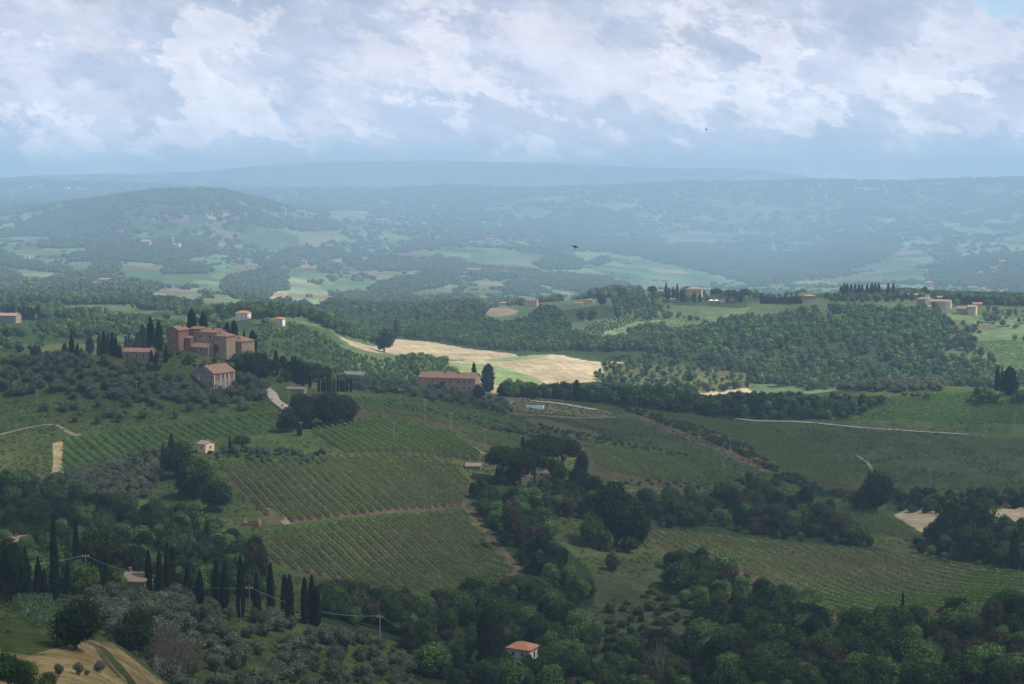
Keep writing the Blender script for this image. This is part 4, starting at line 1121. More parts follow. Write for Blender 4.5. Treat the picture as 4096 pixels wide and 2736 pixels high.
for i, (px, t0, b0) in enumerate(((428, 299, 307), (434, 300, 308), (425, 302, 309), (440, 302, 308), (418, 311, 324), (424, 318, 325), (431, 319, 325), (437, 318, 325), (446, 318, 326), (452, 319, 326), (466, 299, 306))):
    tree_px('cypress', px, t0, b0, 2.6, label=ordinal(i + 1) + ' small distant cypress in the wooded valley behind the tan field', group='cypresses of the wooded valley')
tree_at('cypress_wide', 191.5, 309, 962, 11, 'big blunt cypress rising behind the farmhouse roofs', 'single cypresses')
tree_at('cypress_wide', 203, 313, 962, 10, 'second blunt cypress rising behind the farmhouse roofs', 'single cypresses')
tree_at('cypress_wide', 227, 322, 962, 7, 'left dark cypress behind the right end of the farmhouse', 'single cypresses')
tree_at('cypress_wide', 234, 321, 962, 9, 'right dark cypress behind the right end of the farmhouse', 'single cypresses')
tree_at('fir', 244, 328, 962, 9, 'dark pointed fir right of the farmhouse', 'single cypresses')
tree_at('cypress_wide', 252.5, 330, 962, 9, 'dark cypress beside the right wall of the farmhouse', 'single cypresses')
for kd_, px, t0, b0, w_, lab in [('broadleaf_dark', 577, 466, 486, 20, 'dark round tree at the right foot of the pine group'), ('broadleaf', 556, 458, 482, 22, 'green tree under the right pines'), ('broadleaf_dark', 583, 452, 478, 16, 'dark tree on the right edge of the pine group'),
    ('cypress_thin', 497, 466, 486, 3, 'left thin dark cypress among the pine trunks'), ('cypress_thin', 508, 468, 486, 4, 'middle thin dark cypress among the pine trunks'), ('cypress_thin', 528, 468, 486, 4, 'right thin dark cypress among the pine trunks')]:
    tree_px(kd_, px, t0, b0, w_, lab, 'trees of the pine yard')
# umbrella pines
for px, t0, b0, w_, lab in [
    (503, 449, 484, 36, 'umbrella pine at the left of the dark pine group over the pale yard'), (521, 451, 485, 34, 'umbrella pine in the middle of the dark pine group'),
    (545, 438, 476, 40, 'umbrella pine behind, highest of the dark pine group'), (534, 453, 484, 30, 'umbrella pine filling the gap in the dark pine group'), (563, 440, 474, 34, 'umbrella pine at the upper right of the dark pine group'),
    (103, 534, 590, 48, 'large umbrella pine behind the near cypress row'), (136, 549, 592, 26, 'smaller umbrella pine beside the tiled roof'),
    (745, 290, 302, 12, 'flat umbrella pine at the right end of the middle ridge'), (716, 289, 300, 12, 'umbrella pine above the white parasols on the middle ridge'),
    (731, 291, 303, 16, 'broad pine among the houses on the middle ridge'), (652, 287, 297, 11, 'umbrella pine at the left end of the middle ridge'),
    (242, 437, 452, 18, 'flat pine crown right of the small stone house'), (971, 528, 560, 40, 'flat grey-green pine near the right edge'), (268, 311, 326, 14, 'pine before the small white house')]:
    tree_px('pine', px, t0, b0, w_, lab, 'umbrella pines')
# broadleaf trees one can tell apart
for kd, px, t0, b0, w_, lab in [
    ('broadleaf_dark', 76, 603, 650, 52, 'dark dense round tree on the edge of the dry grass knoll'), ('broadleaf_dark', 133, 611, 652, 44, 'dark round tree with broad leaves right of the knoll'),
    ('broadleaf_dark', 12, 541, 604, 40, 'tall dark tree at the left edge before the tiled rooftop'), ('broadleaf_light', 81, 558, 594, 32, 'bright green tree behind the short cypresses'),
    ('broadleaf_light', 85, 562, 602, 30, 'rounded light green tree hiding the foot of the left pole'), ('bush', 507, 651, 668, 15, 'bush in front of the orange-roofed cottage'), ('bush', 529, 653, 668, 14, 'bush at the right corner of the orange-roofed cottage'), ('olive', 112, 582, 606, 26, 'olive in front of the tiled roof house'), ('olive', 141, 585, 606, 22, 'olive under the right end of the tiled roof'),
    ('broadleaf_light', 117, 569, 598, 24, 'green tree beside the tiled roof'), ('broadleaf_light', 36, 541, 572, 22, 'yellow-green tree right of the tiled rooftop at the left'),
    ('broadleaf_light', 52, 532, 566, 30, 'green tree behind the tallest cypress'), ('broadleaf_brown', 258, 541, 592, 28, 'brown-leaved tree above the near cypress row'),
    ('broadleaf_brown', 510, 498, 545, 27, 'brown-leaved oak right of the striped vineyard'), ('broadleaf_dark', 617, 486, 547, 56, 'huge dark tree left of the wide brown vineyard'),
    ('broadleaf', 592, 512, 547, 26, 'green tree at the left foot of the huge dark tree'), ('bush', 606, 532, 551, 22, 'thick bush under the huge dark tree'), ('bush', 628, 534, 553, 22, 'thick bush at the right foot of the huge dark tree'),
    ('broadleaf_dark', 638, 505, 549, 26, 'dark tree leaning on the huge dark tree'), ('broadleaf_dark', 876, 472, 512, 32, 'dark oak alone at the corner of the dark pasture'),
    ('broadleaf', 861, 487, 511, 22, 'smaller tree touching the dark oak of the pasture'), ('broadleaf', 966, 493, 545, 54, 'big grey-green tree beside the bare brown plot'),
    ('broadleaf_dark', 940, 515, 548, 26, 'dark tree between the bare plot and the grey-green tree'), ('bush', 611, 554, 571, 21, 'large round bush alone on the grass slope'),
    ('broadleaf_dark', 303, 395, 428, 32, 'left tree of the dark oak clump above the vineyard'), ('broadleaf_dark', 326, 391, 427, 40, 'middle tree of the dark oak clump above the vineyard'),
    ('broadleaf_dark', 347, 396, 425, 32, 'right tree of the dark oak clump above the vineyard'), ('broadleaf_dark', 288, 408, 432, 24, 'tree left of the dark oak clump beside the pole'),
    ('broadleaf_dark', 384, 330, 352, 22, 'round dark oak on the tan field edge'), ('broadleaf_dark', 176, 442, 478, 32, 'dark tree group top on the grassy slope below the cypress'),
    ('broadleaf', 197, 456, 498, 40, 'large green tree on the grassy slope beside the striped vineyard'), ('broadleaf', 216, 478, 512, 34, 'green tree lower on the grassy slope beside the striped vineyard'),
    ('broadleaf_dark', 187, 470, 500, 26, 'dark tree in front of the large green tree on the slope'),
    ('broadleaf', 246, 350, 375, 24, 'green tree below the right corner of the farmhouse'), ('broadleaf_dark', 258, 354, 382, 26, 'dark tree right of the gabled stone house'),
    ('olive', 217, 343, 357, 12, 'grey olive against the farmhouse wall'), ('olive', 218, 374, 384, 8.5, 'olive in front of the gabled stone house'),
    ('olive', 226, 376.5, 384, 6, 'little round tree by the gabled stone house'), ('olive', 240, 371, 385, 14, 'olive right of the gabled stone house'), ('olive', 250, 373, 386, 14, 'bigger olive right of the gabled stone house'),
    ('broadleaf_dark', 478, 385, 400, 15, 'dark round tree at the foot of the pink house'), ('broadleaf_dark', 442, 382, 391, 9, 'dark bush tree before the pink house'),
    ('broadleaf', 581, 309, 322, 9, 'left of two round trees on the middle ridge meadow'), ('broadleaf', 592, 309, 322, 10, 'right of two round trees on the middle ridge meadow'),
    ('broadleaf_dark', 602, 295, 306, 9.5, 'round dark tree on the crest of the middle ridge'), ('broadleaf', 617, 309, 318, 8, 'round tree by the small track on the middle ridge'),
    ('broadleaf', 690, 315, 321, 6, 'left of two small trees on the middle ridge vineyard'), ('broadleaf', 697, 316, 321, 6, 'right of two small trees on the middle ridge vineyard'),
    ('broadleaf_light', 981, 386, 404, 26, 'bright green tree left of the cypress trio'), ('broadleaf_light', 1020, 388, 403, 22, 'bright green tree right of the cypress trio'),
    ('broadleaf_mid', 996, 392, 405, 20, 'green tree under the cypress trio'), ('bush', 848.5, 419, 425, 0, '')]:
    if not lab: continue
    tree_px(kd, px, t0, b0, w_, lab, None)
for r in [(880, 398, 404, 9), (864, 397, 403, 9), (817, 411, 419, 8)]: pass
for i, (px, t0, b0) in enumerate(((904.5, 391, 397), (912.5, 391.5, 398), (918.5, 392, 398), (928, 392, 400))):
    tree_px('olive', px, t0, b0, (b0 - t0) * 1.15, label=ordinal(i + 1) + ' olive from the left in the grass gap on the sunlit knoll', group='olives on the knoll grass')
for i, (px, t0, b0) in enumerate(((79, 662, 675), (87, 669, 676), (100, 659, 673), (59, 664, 677))):
    tree_px('olive', px, t0, b0, (b0 - t0) * .9, label=['thin olive sapling left of the track on the knoll', 'tiniest olive sapling on the dry grass knoll', 'olive sapling nearest the green track on the knoll', 'leftmost olive sapling on the dry grass knoll'][i], group='young olives on the knoll', near=True, dmax=345)
for i, (px, t0, b0, w_) in enumerate(((8, 652, 690, 34), (24, 660, 694, 26), (50, 672, 700, 24))):
    tree_px('broadleaf', px, t0, b0, w_, ['leafy tree in the very bottom left corner', 'leafy tree right of the bottom left corner tree', 'low leafy treetop cut by the bottom edge below the knoll'][i], 'trees in the bottom left corner', near=True, dmax=345)

# ------------------------------------------------------------------ woods and groves: what shows largest is planted tree by tree, the rest is one mass
POOL = {}
PROTECT = [(500, 534, 640, 658, 478), (477, 502, 608, 652, 470), (121, 147, 566, 588, 418), (8, 32, 541, 549, 560), (240, 264, 511, 526, 620), (190, 214, 440, 452, 700), (414, 478, 373, 389, 980), (187, 240, 361, 381, 860),
    (464, 484, 463, 470, 700), (535, 548, 468, 477, 690), (490, 540, 476, 484, 690), (166, 190, 327, 346, 881), (190, 216, 327, 350, 881), (216, 253, 335, 353, 881), (120, 154, 348, 358, 880), (557, 572, 548, 563, 560), (600, 622, 555, 570, 560), (374, 386, 615, 634, 450), (498, 524, 500, 536, 600),
    (235, 248, 311, 320, 1480), (275, 283, 318, 325, 1480), (0, 16, 314, 322, 1150), (388, 397, 314, 318, 1900), (650, 664, 289, 295, 2030), (684, 704, 286, 297, 2030), (710, 719, 292, 298, 2030), (804, 816, 295, 300, 1930),
    (898, 920, 293, 298, 1880), (912, 948, 294, 307, 1830), (936, 948, 296, 301, 1870), (954, 982, 304, 313, 1840), (878, 884, 285, 293, 1880), (523, 538, 299, 306, 3000), (338, 366, 371, 377, 950), (519, 545, 404, 409, 1000)]
PROTECT = [(x0, x1, y0, y1, pd + (14 if pd < 1300 else 0)) for x0, x1, y0, y1, pd in PROTECT]
def blocks_view(kd, x, y, z, s):
    qx, qt = project(x, y, z + HT[kd] * s); _, qb = project(x, y, z)
    d = math.hypot(x, y); hw = WD[kd] * s * .45 * F_PX / d
    return any(d < pd and qx + hw > x0 and qx - hw < x1 and qt < y1 - 2 and qb > y0 for x0, x1, y0, y1, pd in PROTECT)
def region(kinds, poly, d0, d1, sp, s0, s1, label, group, seed, sxy=(0.78, 1.3), dens=None):
    rng = np.random.default_rng(seed)
    x, y, z = scatter(poly, d0, d1, sp, rng, dens=dens)
    ks = rng.integers(0, len(kinds), len(x))
    s = rng.uniform(s0, s1, len(x)); w_ = rng.uniform(*sxy, len(x))
    for i in range(len(x)):
        kd = kinds[ks[i]]
        if blocks_view(kd, x[i], y[i], z[i], s[i]): continue
        POOL.setdefault(NAMES[kd], []).append((s[i] * HT[kd] / math.hypot(x[i], y[i]), kd, float(x[i]), float(y[i]), float(z[i]), float(s[i]), float(w_[i]), label, group))
    print(group, len(x))

BR = ['broadleaf', 'broadleaf_dark', 'broadleaf', 'broadleaf_mid', 'broadleaf', 'broadleaf_dark', 'broadleaf_brown', 'broadleaf', 'broadleaf_mid', 'broadleaf']
BM = ['broadleaf_mid', 'broadleaf_mid', 'broadleaf_mid', 'broadleaf', 'broadleaf_light']
region(['broadleaf', 'broadleaf_dark', 'broadleaf', 'broadleaf_mid'], [(0, 486), (70, 500), (130, 515), (200, 524), (240, 543), (262, 560), (262, 600), (120, 590), (0, 598)], 440, 720, 6.3, .35, 1.1,
       'broadleaf tree in the dark wood between the near cypress row and the grey olive slope', 'trees of the wood behind the cypress row', 101)
region(BR, [(300, 590), (400, 608), (470, 606), (500, 588), (560, 592), (585, 640), (560, 700), (430, 684), (400, 642), (330, 622)], 400, 640, 6.4, .35, 1.1,
       'broadleaf tree in the dark wood at the foot of the large striped vineyard', 'trees of the wood below the striped vineyard', 102)
region(BR, [(462, 487), (500, 480), (580, 484), (605, 500), (600, 524), (560, 519), (540, 532), (560, 560), (600, 602), (560, 612), (522, 572), (480, 510)], 500, 800, 6.6, .35, 1.15,
       'broadleaf tree in the dark wood along the right side of the striped vineyard', 'trees of the wood right of the striped vineyard', 103)
region(BR, [(660, 565), (700, 569), (740, 584), (775, 600), (814, 618), (845, 628), (1040, 622), (1060, 700), (720, 700), (690, 640)], 380, 700, 6.6, .35, 1.25,
       'broadleaf tree in the dark ravine wood below the wide brown vineyard', 'trees of the ravine wood at the bottom right', 104)
region(BR, [(560, 640), (600, 645), (660, 650), (720, 660), (720, 705), (440, 705), (470, 665)], 380, 560, 7.0, .35, .95,
       'broadleaf tree in the thicket along the bottom edge right of the orange-roofed cottage', 'trees along the bottom edge', 105)
region(BR, [(735, 490), (750, 480), (790, 500), (830, 517), (850, 540), (885, 549), (830, 545), (750, 536), (715, 530)], 600, 860, 6.6, .35, 1.15,
       'broadleaf tree in the wood above the wide brown vineyard', 'trees above the wide brown vineyard', 106)
region(['broadleaf', 'broadleaf_dark', 'broadleaf_mid'], [(880, 494), (960, 496), (1040, 494), (1040, 512), (985, 508), (960, 515), (900, 512)], 650, 960, 5.5, .35, .6,
       'low tree of the dark hedge under the dark pasture', 'trees of the pasture hedge', 107)
region(BR, [(925, 540), (950, 528), (1000, 530), (1040, 536), (1040, 572), (985, 566), (930, 556), (905, 552)], 600, 860, 6.2, .5, .9,
       'broadleaf tree in the group at the right edge below the bare brown plot', 'trees at the right edge', 108)
region(['olive'], [(25, 492), (60, 478), (100, 468), (148, 450), (165, 466), (160, 480), (150, 498), (130, 512), (70, 502)], 560, 800, 4.6, .75, 1.1,
       'silver-grey olive on the steep olive slope below the left vineyard', 'olives of the steep slope', 109)
region(['olive'], [(185, 640), (165, 616), (200, 610), (250, 621), (330, 628), (400, 645), (425, 700), (170, 700)], 300, 470, 6.6, .85, 1.35,
       'grey-green olive tree on the near terrace below the cypress row', 'olives of the near terrace', 110, dens=lambda x, y: 0.9)
region(['olive', 'olive', 'olive'], [(90, 600), (180, 600), (200, 612), (170, 640), (172, 690), (150, 668), (112, 640)], 330, 450, 5.2, .95, 1.5,
       'large bushy grey olive between the knoll and the cypress row', 'olives beside the knoll', 111)
region(['olive'], [(0, 362), (60, 360), (130, 364), (165, 368), (200, 384), (262, 386), (270, 396), (262, 402), (200, 406), (130, 403), (60, 398), (0, 396)], 780, 920, 6.0, .95, 1.5,
       'dark grey-green olive in the dense orchard under the hilltop farmhouse', 'olives of the dense orchard', 112)
region(['olive'], [(20, 402), (130, 406), (262, 406), (250, 412), (190, 418), (100, 424), (70, 426), (30, 408)], 740, 900, 10.5, .95, 1.25,
       'separate olive standing in the grass below the dense orchard', 'olives standing apart in grass', 113)
region(['olive', 'bush'], [(200, 446), (240, 446), (300, 452), (330, 456), (325, 465), (250, 462), (215, 460)], 660, 820, 5.5, .8, 1.1,
       'small olive in the plot right of the small stone house', 'olives by the small stone house', 114)
region(['olive', 'bush', 'olive'], [(330, 380), (420, 387), (470, 395), (510, 404), (512, 416), (470, 407), (440, 402), (400, 394), (350, 392)], 850, 1120, 6, .8, 1.3,
       'dark low tree on the scrubby slope before the pink house', 'trees before the pink house', 115)
region(['broadleaf_dark', 'broadleaf', 'olive'], [(256, 360), (330, 376), (330, 384), (285, 384), (262, 380)], 800, 980, 6, .45, .8,
       'garden tree beside the hilltop farmhouse', 'garden trees of the farmhouse', 116)
region(['bush', 'olive', 'bush', 'broadleaf_mid'], [(160, 351), (215, 355), (262, 360), (262, 374), (222, 372), (185, 368), (155, 362)], 780, 903, 4.0, .42, .8,
       'garden shrub below the walls of the hilltop farmstead', 'garden shrubs of the farmstead', 126)
region(['broadleaf_dark', 'broadleaf', 'broadleaf_mid'], [(500, 390), (560, 392), (615, 388), (640, 380), (665, 378), (685, 386), (700, 405), (690, 415), (640, 408), (560, 400), (500, 398)], 980, 1300, 6.2, .6, 1.15,
       'dark tree of the wooded hillock before the sparse plantation', 'trees of the wooded hillock', 117)
region(['broadleaf_dark', 'broadleaf', 'broadleaf_mid', 'broadleaf'], [(690, 404), (760, 400), (810, 402), (870, 400), (890, 404), (870, 414), (840, 420), (760, 420), (700, 416)], 950, 1300, 6, .5, .95,
       'tree of the green belt above the pale road', 'trees above the pale road', 118)
region(['bush', 'broom', 'bush', 'bush'], [(605, 402), (640, 412), (700, 428), (750, 448), (780, 470), (768, 470), (740, 455), (690, 434), (630, 412)], 780, 1180, 4, .8, 1.6,
       'dark bush on the diagonal red earth bank', 'bushes of the red earth bank', 119)
region(['bush', 'bush', 'bush'], [(610, 600), (650, 580), (690, 590), (690, 640), (720, 690), (600, 700), (595, 640)], 380, 640, 7.0, .5, 1.7,
       'dark green bush on the scrubby slope between the two valley woods', 'bushes of the scrubby slope', 120)
region(['bush'], [(330, 640), (410, 650), (440, 690), (250, 700), (200, 690)], 300, 470, 6.5, .6, 1.1,
       'bush in the grass between the near olives', 'bushes between the near olives', 121)
region(['bush'], [(640, 486), (700, 489), (760, 482), (770, 478), (720, 475), (745, 470), (640, 480), (560, 478), (560, 484)], 640, 900, 6, .5, 1.0,
       'shrub along the field edge below the green vineyard', 'shrubs of the field edge', 122)
region(['bush', 'bush', 'broadleaf'], [(645, 502), (700, 497), (735, 490), (715, 530), (648, 528)], 600, 860, 6.5, .7, 1.2, 'shrub on the grassy bank above the wide brown vineyard', 'shrubs of the grassy bank', 127)
region(['bush', 'olive', 'bush'], [(385, 402), (440, 411), (500, 424), (545, 434), (548, 441), (500, 432), (440, 418), (385, 407)], 760, 1150, 4.5, .6, 1.0, 'low shrub in the scrub belt between the two green vineyard strips', 'shrubs between the vineyard strips', 128)
region(['bush'], [(540, 425), (600, 437), (650, 447), (700, 458), (700, 462), (640, 452), (580, 441), (535, 432)], 760, 1150, 5.5, .6, 1.0, 'shrub on the upper edge of the vineyard right of the pines', 'shrubs above the right vineyard', 129)
region(['bush'], [(775, 470), (830, 490), (870, 500), (880, 510), (830, 500), (770, 478)], 650, 950, 4.5, .9, 1.6, 'shrub in the hedge above the small curved vineyard', 'shrubs above the curved vineyard', 123)
region(['broadleaf', 'bush'], [(0, 476), (50, 484), (80, 500), (40, 497), (0, 490)], 600, 800, 5, .4, .7, 'low tree at the lower edge of the left meadow', 'trees at the edge of the left meadow', 124)

LANDMARKS = [(518, 655, 'orange-roofed cottage'), (489, 640, 'massive dark conifer'), (564, 637, 'cypress in the lower wood'), (902, 604, 'thin cypress before the brown vineyard'), (617, 520, 'huge dark tree'),
    (510, 520, 'brown-leaved oak'), (252, 522, 'red brick ruin'), (134, 580, 'tiled roof between cypresses'), (55, 560, 'tallest near cypress'), (103, 560, 'large umbrella pine'), (258, 570, 'brown tree above the cypresses'),
    (380, 626, 'pale pole on the terrace'), (76, 628, 'dense tree on the knoll'), (133, 632, 'dark round tree by the knoll'), (611, 563, 'lone round bush'), (876, 490, 'dark oak of the pasture'), (966, 520, 'big grey-green tree'),
    (918, 522, 'bare brown plot'), (201, 445, 'small stone house'), (203, 378, 'gabled stone house'), (447, 383, 'pink house'), (326, 410, 'dark oak clump'), (58, 462, 'tan dirt strip'), (576, 390, 'blunt cypress above the pool'),
    (532, 406, 'swimming pool'), (700, 392, 'small tan field'), (850, 425, 'pale road'), (730, 447, 'pole on the red bank'), (12, 570, 'dark tree at the left edge'), (312, 600, 'last near cypress'), (200, 585, 'lone near cypress'),
    (442, 604, 'bottom corner of the striped vineyard'), (515, 573, 'right corner of the striped vineyard'), (740, 577, 'lower edge of the brown vineyard'), (845, 622, 'lowest corner of the brown vineyard'), (650, 532, 'top left corner of the brown vineyard'),
    (1010, 680, 'bottom right corner of the photo'), (800, 680, 'bottom edge of the photo'), (137, 355, 'long low house'), (100, 350, 'dense cypress cluster'), (36, 352, 'lone round cypress'), (37, 399, 'pole among the left olives'),
    (136, 386, 'pole among the dense olives'), (59, 424, 'bend of the dirt path'), (250, 350, 'right wing of the farmstead'), (163, 668, 'twiggy brown thicket'), (240, 620, 'two thin power poles'), (433, 650, 'thin pale leafless tree'), (663, 655, 'bare tree at the bottom')]
LOOKS = {'broadleaf': 'green', 'broadleaf_dark': 'very dark', 'broadleaf_brown': 'brown-leaved', 'broadleaf_mid': 'fresh green', 'broadleaf_light': 'bright green', 'olive': 'grey-green', 'bush': 'dark green', 'broom': 'yellow-flowered'}
NOUN = {'olive': 'olive', 'bush': 'bush', 'broom': 'broom bush'}
def place_label(kd, x, y, z, s):
    qx, qy = project(x, y, z + HT[kd] * s * .5)
    qx, qy = float(qx), float(qy)
    lx, ly, nm = min(LANDMARKS, key=lambda l: math.hypot(l[0] - qx, (l[1] - qy) * 1.3))
    dx, dy = qx - lx, qy - ly
    r = math.hypot(dx, dy)
    hor, ver = ('left' if dx < 0 else 'right'), ('above' if dy < 0 else 'below')
    if abs(dx) > 2.2 * abs(dy): way = hor + ' of'
    elif abs(dy) > 2.2 * abs(dx): way = ver
    else: way = ver + ' and ' + hor + ' of'
    far_ = 'just ' if r < 14 else 'a little way ' if r < 30 else 'some way ' if r < 50 else 'far '
    size = 'small ' if s * HT[kd] < {'olive': 4.0, 'bush': 1.9}.get(kd, 6.0) else 'large ' if s * HT[kd] > {'olive': 5.0, 'bush': 2.6}.get(kd, 7.6) else ''
    t_ = size + LOOKS[kd] + ' ' + NOUN.get(kd, 'tree') + ' ' + far_ + way + ' the ' + nm
    return t_ if len(t_.split()) <= 16 else t_.replace('a little way ', '').replace('some way ', '').replace(size, '', 1)


def by_px(lst): return sorted(lst, key=lambda r: -r[0])
LIMIT = {'broadleaf_tree': 292, 'olive_tree': 290, 'bush': 280}
REST = []
for nm, lst in POOL.items():
    lst = by_px(lst)
    lim = max(0, LIMIT.get(nm, 60) - COUNT.get(nm, 0))
    for r in lst[:lim]:
        _, kd, x, y, z, s, w_, lab, grp = r
        if nm == 'bush' and 'tree' in lab: lab = lab.replace('tree', 'shrub').replace('olive', 'low shrub')
        tree(kd, x, y, z - .2, s, w_, place_label(kd, x, y, z, s), grp)
    REST += lst[lim:]


def sources(kd, lod):
    out = []
    for e in KIND[kd]:
        m = e[lod]
        o = next((q for q in COL.objects if q.type == 'MESH' and q.data == m), None)
        if o: out.append(o)
    return out
def carrier(kd, lod, x, y, z, s, label, group=None):
    """one real tree of each shape the masses repeat"""
    have = {q.data for q in sources(kd, lod)}
    for i, e in enumerate(KIND[kd]):
        if e[lod] in have: continue
        o = link(NAMES[kd], e[lod], None, (x[i], y[i], z[i]), 1.0 + i)
        o.scale = (s[i],) * 3
        tag(o, place_label(kd, x[i], y[i], z[i], s[i]), 'bush' if NAMES[kd].endswith('bush') else 'tree', group)
        COUNT[NAMES[kd]] = COUNT.get(NAMES[kd], 0) + 1
# ------------------------------------------------------------------ the rest of the near wood and groves
def mass(name, label, cat, rows, seed):
    """rows of (kind, lod, x, y, z, s, sxy) as one object"""
    if not rows: return
    rng = np.random.default_rng(seed)
    srcs, table = [], {}
    vi = []
    for r in rows:
        key = (r[0], r[1])
        if key not in table:
            ss = sources(*key)
            if not ss:
                carrier(key[0], key[1], [q[2] for q in rows[::max(1, len(rows) // 9)]], [q[3] for q in rows[::max(1, len(rows) // 9)]], [q[4] for q in rows[::max(1, len(rows) // 9)]], [q[5] for q in rows[::max(1, len(rows) // 9)]], 'tree of the ' + label)
                ss = sources(*key)
            table[key] = list(range(len(srcs), len(srcs) + len(ss))); srcs += ss
        vi.append(int(rng.choice(table[key])))
    A = np.array([r[2:7] for r in rows], float)
    gn_scatter(name, label, cat, srcs, A[:, 0], A[:, 1], A[:, 2] - .2, A[:, 3], rng, 'stuff', A[:, 4], vi)
    print('mass', name, len(rows), len(srcs))


def lod_for(d): return 'full' if d < 1050 else 'mid'
for nm, lab, pick in (('woodland', 'dense dark broadleaf wood filling the ravines of the foreground', lambda r: r[1] not in ('olive', 'bush', 'broom')),
                      ('olive_grove', 'dense grey-green olive grove on the near slopes', lambda r: r[1] == 'olive'),
                      ('undergrowth', 'low dark scrub between the near woods', lambda r: r[1] in ('bush', 'broom'))):
    mass(nm, lab, {'woodland': 'wood', 'olive_grove': 'olive grove', 'undergrowth': 'scrub'}[nm],
         [(r[1], lod_for(math.hypot(r[2], r[3])), r[2], r[3], r[4], r[5], r[6]) for r in REST if pick(r)], 5)

# ------------------------------------------------------------------ the middle distance: woods too dense to count
def stuffing(name, label, cat, specs, seed, lod='mid'):
    rng = np.random.default_rng(seed)
    rows = []
    for kinds, poly, d0, d1, sp, s0, s1, *rest in specs:
        dens = rest[0] if rest else None
        x, y, z = scatter(poly, d0, d1, sp, rng, dens=dens)
        for i in range(len(x)):
            if blocks_view('broadleaf', x[i], y[i], z[i], .7): continue
            rows.append((kinds[int(rng.integers(len(kinds)))], lod, x[i], y[i], z[i], rng.uniform(s0, s1), rng.uniform(.75, 1.35)))
    mass(name, label, cat, rows, seed)


def clump(scale, lo, hi, seed=5):
    return lambda x, y: smoothstep(lo, hi, fbm(x / scale, y / scale, seed, 3))
MIDK = ['broadleaf_mid', 'broadleaf', 'broadleaf_mid', 'broadleaf_light', 'broadleaf_mid', 'broadleaf_light', 'broadleaf_mid']
stuffing('hillside_wood', 'wide green broadleaf wood on the hillside under the white villa', 'wood', [
    (MIDK, [(608, 346), (630, 334), (655, 326), (680, 334), (720, 323), (770, 319), (800, 313), (850, 309), (900, 313), (935, 306), (945, 320), (975, 345), (990, 360), (1003, 374), (995, 389), (900, 391), (800, 391), (760, 384), (745, 372), (680, 358)], 1350, 2050, 6.9, .42, 1.2, lambda x, y: .35 + .65 * smoothstep(.33, .45, fbm(x / 55, y / 55, 8, 3))),
    (MIDK, [(1000, 376), (1060, 376), (1060, 392), (995, 389)], 1300, 1700, 7, .6, 1.0),
    (['broadleaf_mid', 'broadleaf_light', 'broadleaf'], [(603, 358), (680, 356), (745, 370), (752, 388), (690, 398), (610, 394), (596, 378)], 1180, 1800, 10.5, .45, .85),
    (['broadleaf', 'broadleaf_mid'], [(468, 330), (500, 327), (520, 322), (560, 323), (560, 327), (520, 332)], 1400, 2300, 7, .5, .9),
    (['broadleaf', 'broadleaf_mid'], [(500, 344), (600, 341), (640, 345), (650, 352), (600, 352), (520, 348)], 1300, 2000, 7, .7, 1.1),
], 201)
stuffing('valley_wood', 'mixed green wood filling the valley left of and behind the tan fields', 'wood', [
    (MIDK, [(0, 316), (60, 322), (150, 317), (215, 312), (240, 325), (262, 345), (262, 362), (200, 356), (130, 352), (60, 356), (0, 358)], 1080, 2300, 7.6, .55, 1.05, clump(60, .38, .52)),
    (['broadleaf', 'broadleaf_mid'], [(0, 296), (30, 290), (60, 288), (130, 296), (180, 302), (215, 312), (150, 317), (60, 320), (0, 316)], 1650, 3000, 9.5, .8, 1.25, clump(90, .36, .50)),
    (['broadleaf', 'broadleaf_mid', 'broadleaf_brown'], [(215, 312), (255, 303), (300, 303), (330, 315), (348, 335), (330, 330), (300, 318), (262, 319), (235, 322)], 1380, 1900, 6.8, .7, 1.2),
    (MIDK, [(300, 308), (400, 316), (480, 320), (500, 327), (560, 330), (600, 345), (560, 352), (500, 351), (440, 342), (396, 338), (380, 346), (340, 337), (325, 322)], 1450, 2500, 7.4, .6, 1.05),
    (['broadleaf_light', 'broadleaf_mid'], [(262, 320), (290, 324), (322, 334), (345, 352), (390, 362), (420, 371), (440, 382), (400, 386), (340, 382), (300, 376), (262, 366), (255, 340)], 1080, 1600, 6.0, .28, .55, clump(28, .36, .5)),
    (['broadleaf', 'broadleaf_mid'], [(396, 362), (404, 358), (430, 360), (444, 368), (440, 374), (400, 369)], 1150, 1600, 6, .45, .85),
    (['olive', 'broadleaf_mid'], [(415, 366), (446, 366), (456, 377), (440, 384), (415, 378)], 1100, 1500, 6, .7, 1.2),
    (['broadleaf_mid', 'broadleaf'], [(523, 322), (540, 310), (555, 310), (565, 320), (572, 330), (540, 334), (524, 330)], 1500, 2300, 7, .6, 1.0),
    (['broadleaf_mid', 'bush'], [(610, 300), (640, 296), (650, 306), (680, 312), (690, 318), (640, 322), (615, 312)], 1600, 2300, 8, .6, 1.0, clump(40, .4, .5)),
    (['broadleaf_mid', 'bush'], [(640, 296), (760, 296), (768, 302), (640, 306)], 1850, 2300, 8, .6, .95, clump(30, .4, .5)),
    (['broadleaf_mid', 'broadleaf'], [(826, 297), (860, 295), (930, 293), (935, 299), (900, 302), (830, 303)], 1700, 2200, 8, .6, .95),
    (['broadleaf', 'broadleaf_mid'], [(930, 296), (1060, 300), (1060, 308), (990, 306), (945, 302)], 1750, 2200, 7, .7, 1.0),
    (['bush', 'broadleaf_mid', 'olive'], [(945, 306), (1060, 309), (1060, 345), (1000, 340), (973, 342), (950, 325)], 1500, 2000, 8, .6, 1.0, clump(40, .42, .55)),
], 202)
